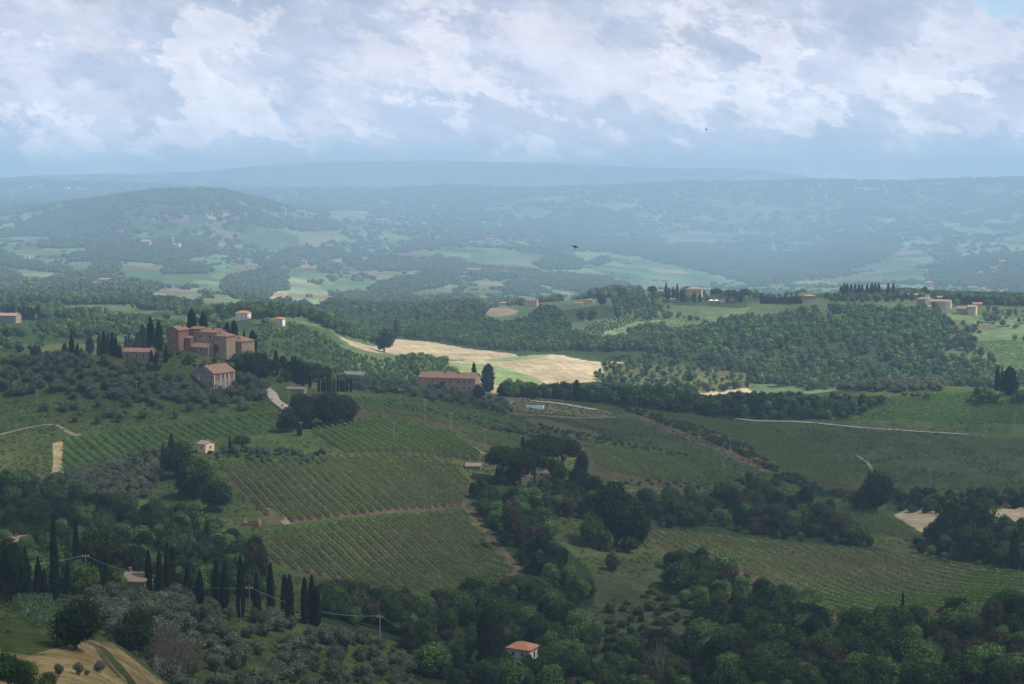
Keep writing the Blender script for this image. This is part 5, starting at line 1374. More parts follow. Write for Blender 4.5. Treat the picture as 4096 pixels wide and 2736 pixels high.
# the small orchard drawn up in rows on the middle ridge
def orchard():
    rows = []
    poly = [(572, 337), (590, 326), (612, 319), (640, 318), (630, 325), (605, 334), (580, 340)]
    a = ground(575, 335, 1400, 2300); b = ground(632, 320, 1400, 2300)
    dr = np.array([b[0] - a[0], b[1] - a[1]]); dr /= np.hypot(*dr); pr = np.array([-dr[1], dr[0]])
    c0 = np.array(a[:2]); rng = np.random.default_rng(4)
    for i in range(-40, 60):
        for j in range(-30, 40):
            p = c0 + dr * i * 9.5 + pr * j * 7.5 + rng.normal(0, .4, 2)
            z = float(hgt(*p)); q = project(p[0], p[1], z)
            if inpoly(np.array([q[0]]), np.array([q[1]]), poly)[0] and 1400 < np.hypot(*p) < 2300:
                rows.append(('broadleaf_mid', 'mid', p[0], p[1], z, rng.uniform(.28, .4), 1.1))
    rows = sorted(rows[:290], key=lambda r: project(r[2], r[3], r[4])[0]); FT = []
    for r in rows:
        o = tree(r[0], r[2], r[3], r[4], r[5], 1.1, 'small round fruit tree in the straight rows on the middle ridge', 'fruit trees in rows on the middle ridge')
        o.name = 'fruit_tree'; FT.append(o)
    for i, o in enumerate(FT): o['label'] = ordinal(i + 1) + ' small round fruit tree from the left in the orchard rows on the middle ridge'
orchard()
def olive_crest():
    poly = [(812, 388), (860, 384), (905, 383), (942, 386), (942, 391), (905, 391), (900, 393), (860, 391)]
    x, y, z = scatter(poly, 1050, 1330, 5.5, np.random.default_rng(44))
    rows = [('olive', 'mid', x[i], y[i], z[i], RNG.uniform(1.0, 1.4), 1.15) for i in range(len(x))]
    mass('olive_crest', 'pale silver olive rows on the crest of the sunlit knoll', 'olive grove', rows, 44)
olive_crest()

# ------------------------------------------------------------------ far woods
FAR = []
L_FAR = mat_leaf('leaf_far', (0.066, 0.096, 0.046), (0.115, 0.150, 0.068), .35, .15)
for i in range(4):
    rng = np.random.default_rng(300 + i)
    parts = []
    for q in range(6):
        cx, cy = rng.uniform(-7, 7, 2); r = rng.uniform(3.2, 5.0); h = rng.uniform(6.5, 11)
        n = 26
        g = unit(rng.normal(0, 1, (n, 3)) + [0, 0, .3])
        P = np.array([cx, cy, h * .55]) + g * [r, r, h * .48]
        parts.append(leaves(P, g, 1.3, rng, .2, jit=.5)); parts.append(ball((cx, cy, h * .5), (r * .85, r * .85, h * .46), 6, 4))
    FAR.append(mk('far_trees', parts, L_FAR))


def far_woods():
    rng = np.random.default_rng(77)
    W = [  # (polygon, d0, d1, spacing)
        ([(93, 269), (100, 264), (112, 263), (119, 268), (114, 273), (104, 274), (96, 273)], 2300, 5000, 11),
        ([(163, 274), (172, 266), (185, 264), (200, 266), (208, 271), (205, 274)], 2300, 5000, 11),
        ([(70, 262), (75, 256), (90, 252), (95, 243), (110, 240), (125, 245), (145, 243), (170, 240), (185, 238), (205, 240), (215, 250), (205, 256), (190, 258), (170, 262), (150, 263), (110, 261)], 2500, 5200, 13),
        ([(226, 281), (250, 274), (284, 272), (285, 290), (272, 291), (262, 300), (240, 299), (225, 290)], 2300, 5000, 11),
        ([(43, 285), (60, 278), (90, 275), (115, 281), (135, 285), (165, 288), (150, 292), (132, 300), (100, 306), (60, 306), (30, 306), (25, 295)], 2200, 4500, 12),
        ([(0, 254), (20, 262), (40, 266), (70, 271), (60, 273), (20, 269), (0, 266)], 2500, 5000, 12),
        ([(0, 273), (12, 275), (23, 284), (10, 288), (0, 290)], 2200, 5000, 11),
        ([(41, 244), (60, 242), (95, 244), (95, 248), (60, 249), (41, 248)], 2500, 5500, 13),
        ([(45, 234), (78, 232), (80, 240), (55, 240)], 2500, 5500, 13),
        ([(0, 238), (20, 226), (60, 211), (100, 200), (160, 191), (225, 192), (230, 200), (195, 203), (150, 205), (110, 215), (90, 224), (150, 232), (120, 238), (60, 235)], 3500, 5600, 15),
        ([(238, 199), (260, 199), (285, 208), (288, 214), (270, 212), (250, 204)], 4000, 5600, 13),
        ([(210, 214), (300, 222), (330, 220), (345, 230), (300, 232), (256, 226), (215, 222)], 3800, 6500, 17),
        ([(343, 256), (365, 255), (430, 261), (442, 256), (432, 270), (396, 271), (360, 270), (345, 262)], 2500, 5500, 12),
        ([(258, 257), (300, 250), (340, 250), (345, 256), (310, 264), (300, 267), (262, 268)], 2500, 5500, 13),
        ([(380, 285), (400, 280), (430, 275), (440, 262), (462, 262), (457, 280), (440, 287), (410, 292), (395, 297), (385, 306), (370, 300)], 2200, 5000, 11),
        ([(330, 306), (350, 295), (375, 298), (420, 299), (425, 305), (480, 305), (475, 318), (400, 318), (340, 317)], 2000, 4500, 11),
        ([(540, 276), (556, 275), (610, 280), (635, 290), (625, 300), (605, 302), (590, 295), (560, 288), (530, 283)], 2200, 5000, 12),
        ([(512, 283), (530, 284), (545, 292), (520, 295), (505, 292)], 2200, 5000, 12),
        ([(548, 258), (560, 254), (575, 258), (585, 265), (600, 261), (608, 258), (608, 263), (580, 270), (545, 270), (535, 265)], 2500, 6000, 13),
        ([(575, 233), (600, 238), (640, 239), (670, 245), (760, 249), (800, 262), (815, 278), (780, 284), (752, 285), (715, 274), (676, 265), (640, 257), (590, 251), (555, 250), (540, 240)], 3300, 7500, 16),
        ([(800, 250), (850, 235), (880, 240), (897, 250), (880, 262), (850, 270), (830, 275), (810, 268)], 3300, 7000, 16),
        ([(925, 277), (940, 262), (1000, 256), (1060, 255), (1060, 290), (940, 286)], 2800, 5500, 15),
        ([(465, 270), (510, 272), (516, 278), (500, 281), (470, 276)], 2300, 5000, 12),
        ([(405, 244), (440, 240), (470, 240), (440, 248), (400, 252)], 3000, 6500, 15),
        ([(430, 222), (500, 226), (580, 214), (660, 226), (650, 232), (600, 234), (520, 238), (470, 232)], 4500, 8500, 20),
        ([(440, 300), (470, 298), (478, 306), (440, 308)], 2000, 4500, 11),
    ]
    X, Yy, Zz, S = [], [], [], []
    for poly, d0, d1, sp in W:
        x, y, z = scatter(poly, G(d0), G(d1), sp * (1.45 if d1 < 5400 else 2.0), rng)
        X.append(x); Yy.append(y); Zz.append(z); S.append(rng.uniform(.8, 1.35, len(x)) * (1.2 + .5 * smoothstep(3500, 8500, np.hypot(x, y))))
    # woods, hedges and single trees over the rest of the valley
    frame = [(-60, 178), (1090, 178), (1090, 312), (-60, 312)]
    x, y, z = scatter(frame, 2250, G(4200), 25, rng)
    d = GI(np.hypot(x, y)); f = fbm(x / 260 + 3, y / 420, 53, 4)
    hedge = np.minimum(np.abs(fbm(x / 300, y / 300, 71, 2) - .5), np.abs(fbm(x / 240 + 9, y / 340, 73, 2) - .5)) < .012
    qx, qy = project(x, y, z)
    open_ = np.zeros(len(x), dtype=bool)
    for c, d0, d1, poly in POLYS:
        if d0 >= 2000: open_ |= inpoly(qx, qy, poly) & (d > d0) & (d < d1)
    hedge |= (parcels(x, y)[1] < 9) & (parcels(x, y)[0] * 7 % 1 > .35)
    k_ = (((f < .28) | hedge | (rng.uniform(0, 1, len(x)) < .06)) & ~open_) | (open_ & (rng.uniform(0, 1, len(x)) < .006))
    X.append(x[k_]); Yy.append(y[k_]); Zz.append(z[k_]); S.append(rng.uniform(.5, 1.2, k_.sum()))
    x, y, z = scatter(frame, G(4200), G(9200), 46, rng)
    d = GI(np.hypot(x, y)); f = fbm(x / 260 + 3, y / 420, 53, 4); qx, qy = project(x, y, z)
    open_ = np.zeros(len(x), dtype=bool)
    for c, d0, d1, poly in POLYS:
        if d0 >= 2000: open_ |= inpoly(qx, qy, poly) & (d > d0) & (d < d1)
    hedge = np.minimum(np.abs(fbm(x / 400, y / 400, 71, 2) - .5), np.abs(fbm(x / 340 + 9, y / 440, 73, 2) - .5)) < .014
    hill = (d > 6900) | ((d < 5600) & (qx < 260))
    hedge |= (parcels(x, y)[1] < 16) & (parcels(x, y)[0] * 7 % 1 > .35)
    k_ = (f < np.where(hill, .38, .28)) | hedge | (rng.uniform(0, 1, len(x)) < .07)
    k_ &= ~open_
    X.append(x[k_]); Yy.append(y[k_]); Zz.append(z[k_]); S.append(rng.uniform(.8, 1.6, k_.sum()) * (1.3 + .8 * smoothstep(4500, 7500, d[k_])))
    x, y, z, s = map(np.concatenate, (X, Yy, Zz, S))
    qx, qy = project(x, y, z)
    clear = np.zeros(len(x), dtype=bool)
    for hx, hy, hw, hh, _, _ in FARH: clear |= (np.abs(qx - hx) < hw * .6 + 1.5) & (qy > hy - .8) & (qy < hy + 3.5)
    x, y, z, s = x[~clear], y[~clear], z[~clear], s[~clear]
    for i, m in enumerate(FAR):
        j = int(np.argmin(np.hypot(x - (-400 + 250 * i), y - 2600)))
        o = link('copse', m, None, (float(x[j]) + 9, float(y[j]) + 9, float(z[j]) - 1), i)
        tag(o, 'small copse of trees in the far valley', 'copse', 'small far copses')
    srcs = [o for o in COL.objects if o.name.startswith('copse')]
    gn_scatter('far_woods', 'blue-green woods and hedges of the far valley and hills', 'wood', srcs, x, y, z - 1.0, s, rng)
    print('far', len(x))
far_woods()


# ------------------------------------------------------------------ rough grass and weeds on the near slopes
def weeds():
    rng = np.random.default_rng(90)
    meshes = []
    for i in range(3):
        n = 34
        g = unit(rng.normal(0, 1, (n, 3)) + [0, 0, .6])
        P = g * [1.0, 1.0, .7] * rng.uniform(.3, 1, (n, 1)) + [0, 0, .2]
        meshes.append(mk('weed_clump', [leaves(P, g, .22, rng, .3)], L_TUFT))
    x, y, z = scatter([(-30, 400), (1054, 400), (1054, 720), (-30, 720)], 290, 1250, 3.0, rng, jit=.5)
    qx, qy = project(x, y, z)
    ban = np.zeros(len(x), dtype=bool)
    for c, d0, d1, poly in POLYS:
        if c in ('vinesoil', 'wood', 'path', 'strip', 'tan', 'wheat', 'soil', 'vinesoil2', 'knoll'): ban |= inpoly(qx, qy, poly)
    k_ = (vnoise(x / 14, y / 14, 5) * .6 + vnoise(x / 4, y / 4, 6) * .4 > .48) & ~ban
    x, y, z = x[k_], y[k_], z[k_]
    s = rng.uniform(.45, 1.25, len(x))
    srcs = []
    for i, m in enumerate(meshes):
        j = int(np.argmin(np.hypot(x - (-60 + i * 9), y - 430)))
        o = link('weed_clump', m, None, (float(x[j]), float(y[j]), float(z[j])), i); srcs.append(o)
        tag(o, ['low weed clump in the grass above the near cypress row', 'second low weed clump in the grass by the near cypress row', 'third low weed clump in the grass by the near cypress row'][i], 'weeds')
    gn_scatter('rough_grass', 'rough grass and weeds on the open slopes', 'grass', srcs, x, y, z, s, rng)
    print('weeds', len(x))
weeds()
# ------------------------------------------------------------------ buildings
def plaster(name, c, c2, sc=0.6): return mat_simple(name, c, 0.95, c2=c2, vscale=sc)
M_BRICK = plaster('red_brick', (0.31, 0.155, 0.11), (0.21, 0.115, 0.085), .5)
M_STONE = plaster('pale_stone', (0.40, 0.30, 0.205), (0.28, 0.205, 0.145), .5)
M_GREYSTONE = plaster('grey_stone', (0.30, 0.25, 0.21), (0.22, 0.185, 0.16), .6)
M_PINK = plaster('pink_plaster', (0.50, 0.30, 0.22), (0.43, 0.26, 0.195), .4)
M_CREAM = plaster('cream_plaster', (0.62, 0.50, 0.34), (0.55, 0.43, 0.29), .4)
M_WHITE = plaster('white_plaster', (0.76, 0.73, 0.66), (0.66, 0.62, 0.55), .4)
M_PEACH = plaster('peach_plaster', (0.62, 0.42, 0.28), (0.55, 0.36, 0.25), .4)
M_SHUT = mat_simple('brown_shutter', (0.13, 0.07, 0.05))
M_FRAME = mat_simple('window_frame', (0.55, 0.50, 0.44))
M_PANE = mat_simple('dark_glass', (0.035, 0.035, 0.04), 0.25, spec=0.5)
M_METAL = mat_simple('grey_sheet', (0.22, 0.20, 0.19), c2=(0.16, 0.15, 0.15), vscale=.3)
M_WIRE = mat_simple('pale_wire', (0.42, 0.43, 0.44))
M_POLE = mat_simple('concrete_pole', (0.36, 0.37, 0.36), c2=(0.27, 0.27, 0.26), vscale=1)
M_WOODPOLE = mat_simple('wooden_pole', (0.24, 0.20, 0.17), c2=(0.16, 0.13, 0.11), vscale=1)
M_WCLOTH = mat_simple('white_cloth', (0.82, 0.82, 0.80))
M_REDIRON = mat_simple('red_rail', (0.25, 0.07, 0.06))


def mat_tiles(name, c, c2, c3):
    m = bpy.data.materials.new(name); m.use_nodes = True
    t = NT(m.node_tree)
    co = t.n('ShaderNodeTexCoord').outputs['Object']
    f = t.noise(co, .9, 4, .7); g = t.noise(co, 5.0, 3, .7)
    col = t.mix(t.n('ShaderNodeMapRange', {0: f, 1: .38, 2: .62}).outputs[0], (*c, 1), (*c2, 1))
    col = t.mix(t.n('ShaderNodeMapRange', {0: g, 1: .52, 2: .70}).outputs[0], col, (*c3, 1))
    wv = t.n('ShaderNodeTexWave', {'Vector': co, 'Scale': 1.4, 'Distortion': .6}, bands_direction='X').outputs[1]
    col = t.n('ShaderNodeVectorMath', {0: col, 'Scale': t.math('ADD', .82, t.math('MULTIPLY', wv, .3))}, operation='SCALE').outputs[0]
    bp = t.n('ShaderNodeBump', {'Height': wv, 'Strength': .5, 'Distance': .08}).outputs[0]
    p = t.n('ShaderNodeBsdfPrincipled', {'Base Color': col, 'Roughness': .92, 'Specular IOR Level': .1, 'Normal': bp})
    t.n('ShaderNodeOutputMaterial', {'Surface': p.outputs[0]})
    return m
M_TILE = mat_tiles('old_roof_tiles', (0.33, 0.195, 0.135), (0.25, 0.15, 0.11), (0.44, 0.31, 0.23))
M_TILE_O = mat_tiles('orange_roof_tiles', (0.45, 0.20, 0.115), (0.36, 0.17, 0.11), (0.50, 0.29, 0.19))
M_TILE_P = mat_tiles('pale_roof_tiles', (0.30, 0.225, 0.17), (0.23, 0.17, 0.135), (0.40, 0.32, 0.26))


def boxv(x0, x1, y0, y1, z0, z1):
    V = np.array([[x, y, z] for z in (z0, z1) for x, y in ((x0, y0), (x1, y0), (x1, y1), (x0, y1))], float)
    F = np.array([[3, 2, 1, 0], [4, 5, 6, 7], [0, 1, 5, 4], [1, 2, 6, 5], [2, 3, 7, 6], [3, 0, 4, 7]])
    return V, F


def prism(profile, a0, a1, axis):
    """profile [(u, z)] extruded from a0 to a1 along axis ('x' or 'y')"""
    n = len(profile)
    V = [((a, u_, z) if axis == 'x' else (u_, a, z)) for a in (a0, a1) for u_, z in profile]
    F = [[i, (i + 1) % n, n + (i + 1) % n, n + i] for i in range(n)]
    me_faces = [np.array(F), np.array([list(range(n - 1, -1, -1)), list(range(n, 2 * n))])]
    return np.array(V, float), me_faces


def fix_normals(me):
    import bmesh
    bm = bmesh.new(); bm.from_mesh(me); bmesh.ops.recalc_face_normals(bm, faces=bm.faces); bm.to_mesh(me); bm.free()
    return me


def window(parent, face, u_, z, w_, h_, W, D, mat=None):
    """face: f front, r right, l left; u measured along the face from its middle"""
    def put(x0, x1, pr0, pr1, z0, z1):
        if face == 'f': return boxv(x0, x1, -pr1, -pr0, z0, z1)
        if face == 'r': return boxv(W / 2 + pr0, W / 2 + pr1, D / 2 + x0, D / 2 + x1, z0, z1)
        return boxv(-W / 2 - pr1, -W / 2 - pr0, D / 2 + x0, D / 2 + x1, z0, z1)
    b = .14
    fr = [put(u_ - w_ / 2 - b, u_ - w_ / 2, 0.0, .10, z - b, z + h_ + b), put(u_ + w_ / 2, u_ + w_ / 2 + b, 0.0, .10, z - b, z + h_ + b),
          put(u_ - w_ / 2, u_ + w_ / 2, 0.0, .10, z + h_, z + h_ + b), put(u_ - w_ / 2, u_ + w_ / 2, 0.0, .12, z - b, z)]
    V, F = join(fr)
    wo_ = link('window', mk_mesh('window', V, F, M_FRAME), parent)
    V, F = put(u_ - w_ / 2, u_ + w_ / 2, -.02, .04, z, z + h_)
    link('pane', mk_mesh('pane', V, F, mat or M_PANE), wo_)


def block(root, x0, x1, y0, y1, h, roof, rh, wm, rm, axis='x', base=-3.0, over=.5, th=.28, skew=0.0):
    """one volume of a house: walls and roof as two parts of root"""
    if roof == 'gable':
        if axis == 'x':
            mid = (y0 + y1) / 2 + skew
            V, F = prism([(y0, base), (y1, base), (y1, h), (mid, h + rh), (y0, h)], x0, x1, 'x')
            a = rh / (mid - y0); b_ = rh / (y1 - mid)
            pr = [(y0 - over, h - a * over + .02), (mid, h + rh + .02), (y1 + over, h - b_ * over + .02), (y1 + over, h - b_ * over + th), (mid, h + rh + th), (y0 - over, h - a * over + th)]
            RV, RF = prism(pr, x0 - over * .7, x1 + over * .7, 'x')
        else:
            mid = (x0 + x1) / 2 + skew
            V, F = prism([(x0, base), (x1, base), (x1, h), (mid, h + rh), (x0, h)], y0, y1, 'y')
            a = rh / (mid - x0); b_ = rh / (x1 - mid)
            pr = [(x0 - over, h - a * over + .02), (mid, h + rh + .02), (x1 + over, h - b_ * over + .02), (x1 + over, h - b_ * over + th), (mid, h + rh + th), (x0 - over, h - a * over + th)]
            RV, RF = prism(pr, y0 - over * .7, y1 + over * .7, 'y')
    elif roof == 'shed':
        V, F = prism([(y0, base), (y1, base), (y1, h + rh), (y0, h)], x0, x1, 'x')
        a = rh / (y1 - y0)
        RV, RF = prism([(y0 - over, h - a * over + .02), (y1, h + rh + .02), (y1, h + rh + th), (y0 - over, h - a * over + th)], x0 - .3, x1 + .3, 'x')
    else:   # hip
        V, F = boxv(x0, x1, y0, y1, base, h); F = [F]
        X0, X1, Y0, Y1 = x0 - over, x1 + over, y0 - over, y1 + over
        r = min(X1 - X0, Y1 - Y0) / 2
        if X1 - X0 >= Y1 - Y0: rg = [(X0 + r, (Y0 + Y1) / 2), (X1 - r + .01, (Y0 + Y1) / 2)]
        else: rg = [((X0 + X1) / 2, Y0 + r), ((X0 + X1) / 2, Y1 - r + .01)]
        RV = np.array([(X0, Y0, h + .02), (X1, Y0, h + .02), (X1, Y1, h + .02), (X0, Y1, h + .02), (X0, Y0, h + .2), (X1, Y0, h + .2), (X1, Y1, h + .2), (X0, Y1, h + .2),
                       (*rg[0], h + rh + .2), (*rg[1], h + rh + .2)], float)
        if X1 - X0 >= Y1 - Y0: top = ([[4, 5, 9, 8], [6, 7, 8, 9]], [[5, 6, 9], [7, 4, 8]])
        else: top = ([[5, 6, 9, 8], [7, 4, 8, 9]], [[4, 5, 8], [6, 7, 9]])
        RF = [np.array([[3, 2, 1, 0], [0, 1, 5, 4], [1, 2, 6, 5], [2, 3, 7, 6], [3, 0, 4, 7]] + top[0]), np.array(top[1])]
    link('wall', fix_normals(mk_mesh('wall', V, F, wm)), root)
    return link('roof', fix_normals(mk_mesh('roof', RV, RF, rm)), root)


def chimney(roof, x, y, z, s=.7, h_=1.6, m=None):
    parts = [boxv(x - s / 2, x + s / 2, y - s / 2, y + s / 2, z - 1, z + h_), boxv(x - s * .7, x + s * .7, y - s * .7, y + s * .7, z + h_, z + h_ + .18)]
    V, F = join(parts)
    link('chimney', mk_mesh('chimney', V, F, m or M_BRICK), roof)


def house(name, px, py, yaw, label, cat='house', group=None, d0=90, d1=27000, dz=0.0):
    x, y, z = ground(px, py, d0, d1)
    o = link(name, None, None, (x, y, z + dz), -math.radians(yaw))
    o.empty_display_size = 2
    tag(o, label, cat, group)
    o['mpp'] = 0.0
    del o['mpp']
    return o, math.hypot(x, y) / F_PX     # metres to one pixel of the photograph there


# --- hilltop farmhouse: four joined houses
h, q = house('brick_house', 173, 351, 26, 'tall red brick gabled house at the left end of the hilltop farmstead')
r_ = block(h, -3.7, 3.7, 0, 9, 10.8, 'gable', 1.8, M_BRICK, M_TILE, 'y'); chimney(r_, 1.5, 7, 12.0)
window(h, 'f', 0.1, 5.8, 1.1, 1.7, 7.4, 9); window(h, 'r', 0.5, 6.0, .9, 1.3, 7.4, 9)
r_ = block(h, 3.7, 7.4, 5.2, 9.4, 6.4, 'shed', .9, M_BRICK, M_TILE); r_ = block(h, 3.7, 10.6, 9.42, 14, 10.8, 'shed', .9, M_BRICK, M_TILE, over=.4)
h, q = house('stone_farmhouse', 199, 353.5, 26, 'large pale stone farmhouse with stepped tiled roofs in the middle of the hilltop farmstead')
r_ = block(h, -6.2, 8.2, 4.5, 13.0, 10.6, 'gable', 1.7, M_STONE, M_TILE); chimney(r_, 4.2, 7.5, 11.4, .8, 1.5); chimney(r_, -4.5, 9, 11.6, .6, 1.2)
r_ = block(h, 8.2, 15.2, 3.0, 11.0, 8.9, 'hip', 1.7, M_STONE, M_TILE); chimney(r_, 10, 5, 9.6, .6, 1.2)
for u_ in (-2.2, 3.9): 
    window(h, 'f', u_, 7.6, 1.5, 1.5, 1, 9, M_PANE)
for o_ in [c for c in h.children if c.name.startswith('window')]: o_.location.y = 4.5
for u_, z_ in ((-3.0, 5.6), (9.4, 6.8), (11.2, 6.8), (13.5, 6.8), (9.6, 4.0), (12.4, 4.6), (13.9, 4.6)):
    n0 = len(h.children)
    window(h, 'f', u_, z_, .7, 1.1, 1, 9)
    [c for c in h.children if c.name.startswith('window')][-1].location.y = 4.5 if u_ < 8 else 3.0
r_ = block(h, -5.0, 5.6, 0.3, 4.5, 3.2, 'shed', 2.3, M_GREYSTONE, M_TILE)
for u_ in (-2.6, 1.2):
    window(h, 'f', u_, 1.0, 1.7, 1.5, 1, 9, M_SHUT); [c for c in h.children if c.name.startswith('window')][-1].location.y = 0.3
link('stair_wall', mk_mesh('stair_wall', *boxv(5.62, 7.6, 2.2, 4.48, -2, 5.0), M_STONE), h)
h, q = house('stone_wing_house', 232.5, 357.5, 30, 'pale stone wing with a hipped tiled roof at the right end of the hilltop farmstead')
r_ = block(h, -6.3, 6.3, 0, 10.5, 8.2, 'hip', 2.5, M_STONE, M_TILE); chimney(r_, 2.0, 3.0, 9.2, .6, 1.1); chimney(r_, -2, 7, 9.6, .6, 1.0)
for u_, z_, w_, h_ in ((-3.3, 6.0, .9, 1.4), (0.6, 5.8, 1.0, 1.7), (-4.6, .4, 1.2, 2.3), (-.6, 1.2, 1.4, 1.8)): window(h, 'f', u_, z_, w_, h_, 12.6, 10.5, M_SHUT if z_ > 5 else None)
for u_ in (-2.6, -1.0, 2.6): window(h, 'r', u_, 6.2, .7, 1.3, 12.6, 10.5)
# --- the gabled house below
h, q = house('gabled_stone_house', 203.5, 384.8, 36, 'gabled stone house with a long tiled roof and cream pilasters below the hilltop farmstead')
r_ = block(h, -7.4, 7.4, 0, 14.5, 6.2, 'gable', 3.4, M_GREYSTONE, M_TILE, 'y', skew=1.0, over=.6); chimney(r_, 1.0, 13, 9.6, .8, 1.4); chimney(r_, -6.2, 1.5, 6.9, .8, 1.8)
for u_ in (-1.1, .9): window(h, 'f', u_, 4.9, 1.1, 2.6, 14.8, 14.5, M_SHUT)
window(h, 'f', 4.4, 4.2, .7, 1.2, 14.8, 14.5); window(h, 'f', 5.9, 3.2, .9, 1.9, 14.8, 14.5); window(h, 'f', 4.6, .2, 1.4, 1.9, 14.8, 14.5); window(h, 'f', -.3, .4, .9, 1.7, 14.8, 14.5)
for u_ in (-6.9, -2.6, 0.4, 3.3, 6.9):
    link('pilaster', mk_mesh('pilaster', *boxv(7.4, 7.62, 7.25 + u_ - .35, 7.25 + u_ + .35, -2, 5.6), M_CREAM), h)
for u_ in (-4.8, 5.0): link('brick_panel', mk_mesh('brick_panel', *boxv(7.4, 7.5, 7.25 + u_ - 1.6, 7.25 + u_ + 1.6, 2.8, 5.4), M_BRICK), h)
for u_ in (-1.1, 1.9): window(h, 'r', u_, 3.0, 1.6, 2.2, 14.8, 14.5, M_SHUT)
h, q = house('long_low_house', 137, 359.3, 10, 'long low house with pinkish walls and a tiled roof left of the brick house')
r_ = block(h, -7.6, 7.6, 0, 7, 3.6, 'gable', 1.5, M_GREYSTONE, M_TILE); chimney(r_, 6.6, 4, 5, .7, 1.3)
for u_ in (-5.3, -.2, 3.6): window(h, 'f', u_, .9, 1.7 if u_ < -1 else 1.3, 1.8, 15.2, 7, M_SHUT)
# --- pink house
h, q = house('pink_house', 447, 390.5, 14, 'long two-storey pink house with a tiled roof left of the two big cypresses')
r_ = block(h, -17.2, 17.4, 0, 11, 7.6, 'gable', 2.7, M_PINK, M_TILE, over=.7)
for u_, v_ in ((-9, 7), (-2, 4), (1.2, 6.5), (5.0, 5), (6.4, 4), (-15, 5)): chimney(r_, u_, v_, 9.6 if abs(v_ - 5.5) < 2 else 9.0, .7, 1.3)
for u_ in (-9.0, -1.4, 1.8, 7.2, 10.6, 14.3): window(h, 'f', u_, 4.6, 1.1, 1.9, 34.6, 11, M_SHUT if abs(u_) > 3 else None)
for u_ in (3.0, 6.0, 10.6, 14.0): window(h, 'f', u_, .9, .9, 1.5, 34.6, 11)
h, q = house('grey_barn', 352, 378.2, 22, 'low grey barn with a metal roof above the thin cypress hedge', 'barn')
block(h, -7.5, 7.5, 0, 9, 2.4, 'gable', 1.6, M_GREYSTONE, M_METAL, 'x')
h, q = house('open_shed', 294.5, 392.5, 12, 'low grey open shed beside the gravel drive', 'shed')
block(h, -5, 5, 0, 5, 1.6, 'shed', .5, M_GREYSTONE, M_METAL)
h, q = house('small_stone_house', 201.5, 453.2, 34, 'small two-storey stone house with a tiled roof on the grassy slope above the striped vineyard')
r_ = block(h, -2.4, 2.4, 0, 5.6, 3.9, 'gable', 1.0, M_CREAM, M_TILE_P, 'x', over=.5); chimney(r_, .6, 3.0, 4.8, .5, .8)
window(h, 'f', 0, 1.6, .9, 1.3, 4.8, 5.6, M_SHUT); window(h, 'r', 0.3, 1.8, 1.0, 1.2, 4.8, 5.6, M_SHUT)
h, q = house('cottage', 518, 659.5, 28, 'white cottage with a bright orange hipped roof in the wood at the bottom')
r_ = block(h, -3.6, 3.6, 0, 6.2, 2.9, 'hip', 1.5, M_WHITE, M_TILE_O, over=.5)
window(h, 'f', -1.6, .9, .8, 1.1, 7.2, 6.2); window(h, 'f', 1.4, .9, .8, 1.1, 7.2, 6.2); window(h, 'r', .2, .2, .9, 1.9, 7.2, 6.2)
h, q = house('tiled_roof_house', 134, 597.5, 8, 'stone house with a mossy tiled roof and chimney between the near cypresses')
r_ = block(h, -3.0, 3.0, 0, 6, 4.2, 'gable', 1.5, M_STONE, M_TILE_P, over=.5); chimney(r_, -2.1, 3.2, 5.6, .6, 1.2)
window(h, 'f', -1.2, 1.2, .9, 1.4, 7.2, 6); window(h, 'f', 1.8, 1.2, .9, 1.4, 7.2, 6)
h, q = house('rooftop_house', 19, 556, -10, 'house at the left edge with only its pale tiled rooftop above the trees', dz=0)
r_ = block(h, -3.2, 3.8, 0, 7, 4.4, 'gable', 1.6, M_CREAM, M_TILE_P, over=.6); chimney(r_, -1.0, 3.0, 6.0, .6, .8)
h, q = house('pine_house', 541.5, 478.5, 6, 'small peach house with a tiled roof under the umbrella pines')
r_ = block(h, -2.2, 2.2, 0, 4, 2.6, 'gable', 1.0, M_PEACH, M_TILE_P, 'x'); chimney(r_, 1.4, 2, 3.3, .5, 1.3); window(h, 'f', 0, .8, .9, 1.2, 4.4, 4)
h, q = house('yard_shed', 473, 469.5, 4, 'low shed with a brown tiled roof left of the umbrella pines', 'shed')
block(h, -3.2, 3.2, 0, 3.5, 1.3, 'shed', .7, M_GREYSTONE, M_TILE_P)
h, q = house('yard_house', 514, 483, 4, 'pale wall of a house glimpsed behind the pine trunks')
block(h, -6.5, 6.5, 0, 6, 2.8, 'gable', 1.3, M_CREAM, M_TILE)
for i_, (lab, w_) in enumerate((('whole', 0),)):
    h, q = house('ruined_brick_hut', 252, 526.5, 12, 'roofless red brick ruin with two broken gables beside the striped vineyard', 'ruin')
    V, F = prism([(-.2, -1), (3.2, -1), (3.2, 1.6), (2.0, 2.9), (1.6, 4.0), (1.2, 3.0), (-.2, 1.8)], -3.9, -3.4, 'x'); link('gable', fix_normals(mk_mesh('gable', V, F, M_BRICK)), h)
    V, F = prism([(-.2, -1), (3.2, -1), (3.2, 2.3), (2.3, 3.1), (1.6, 4.2), (.9, 3.0), (-.2, 2.0)], 3.0, 3.5, 'x'); link('gable', fix_normals(mk_mesh('gable', V, F, M_BRICK)), h)
    link('wall', mk_mesh('wall', *boxv(-3.4, 3.0, -.2, .15, -1, 1.5), M_BRICK), h)
    link('wall', mk_mesh('wall', *boxv(-3.4, 3.0, 2.9, 3.2, -1, 1.9), M_BRICK), h)
    h.scale = (.8, .8, .8)
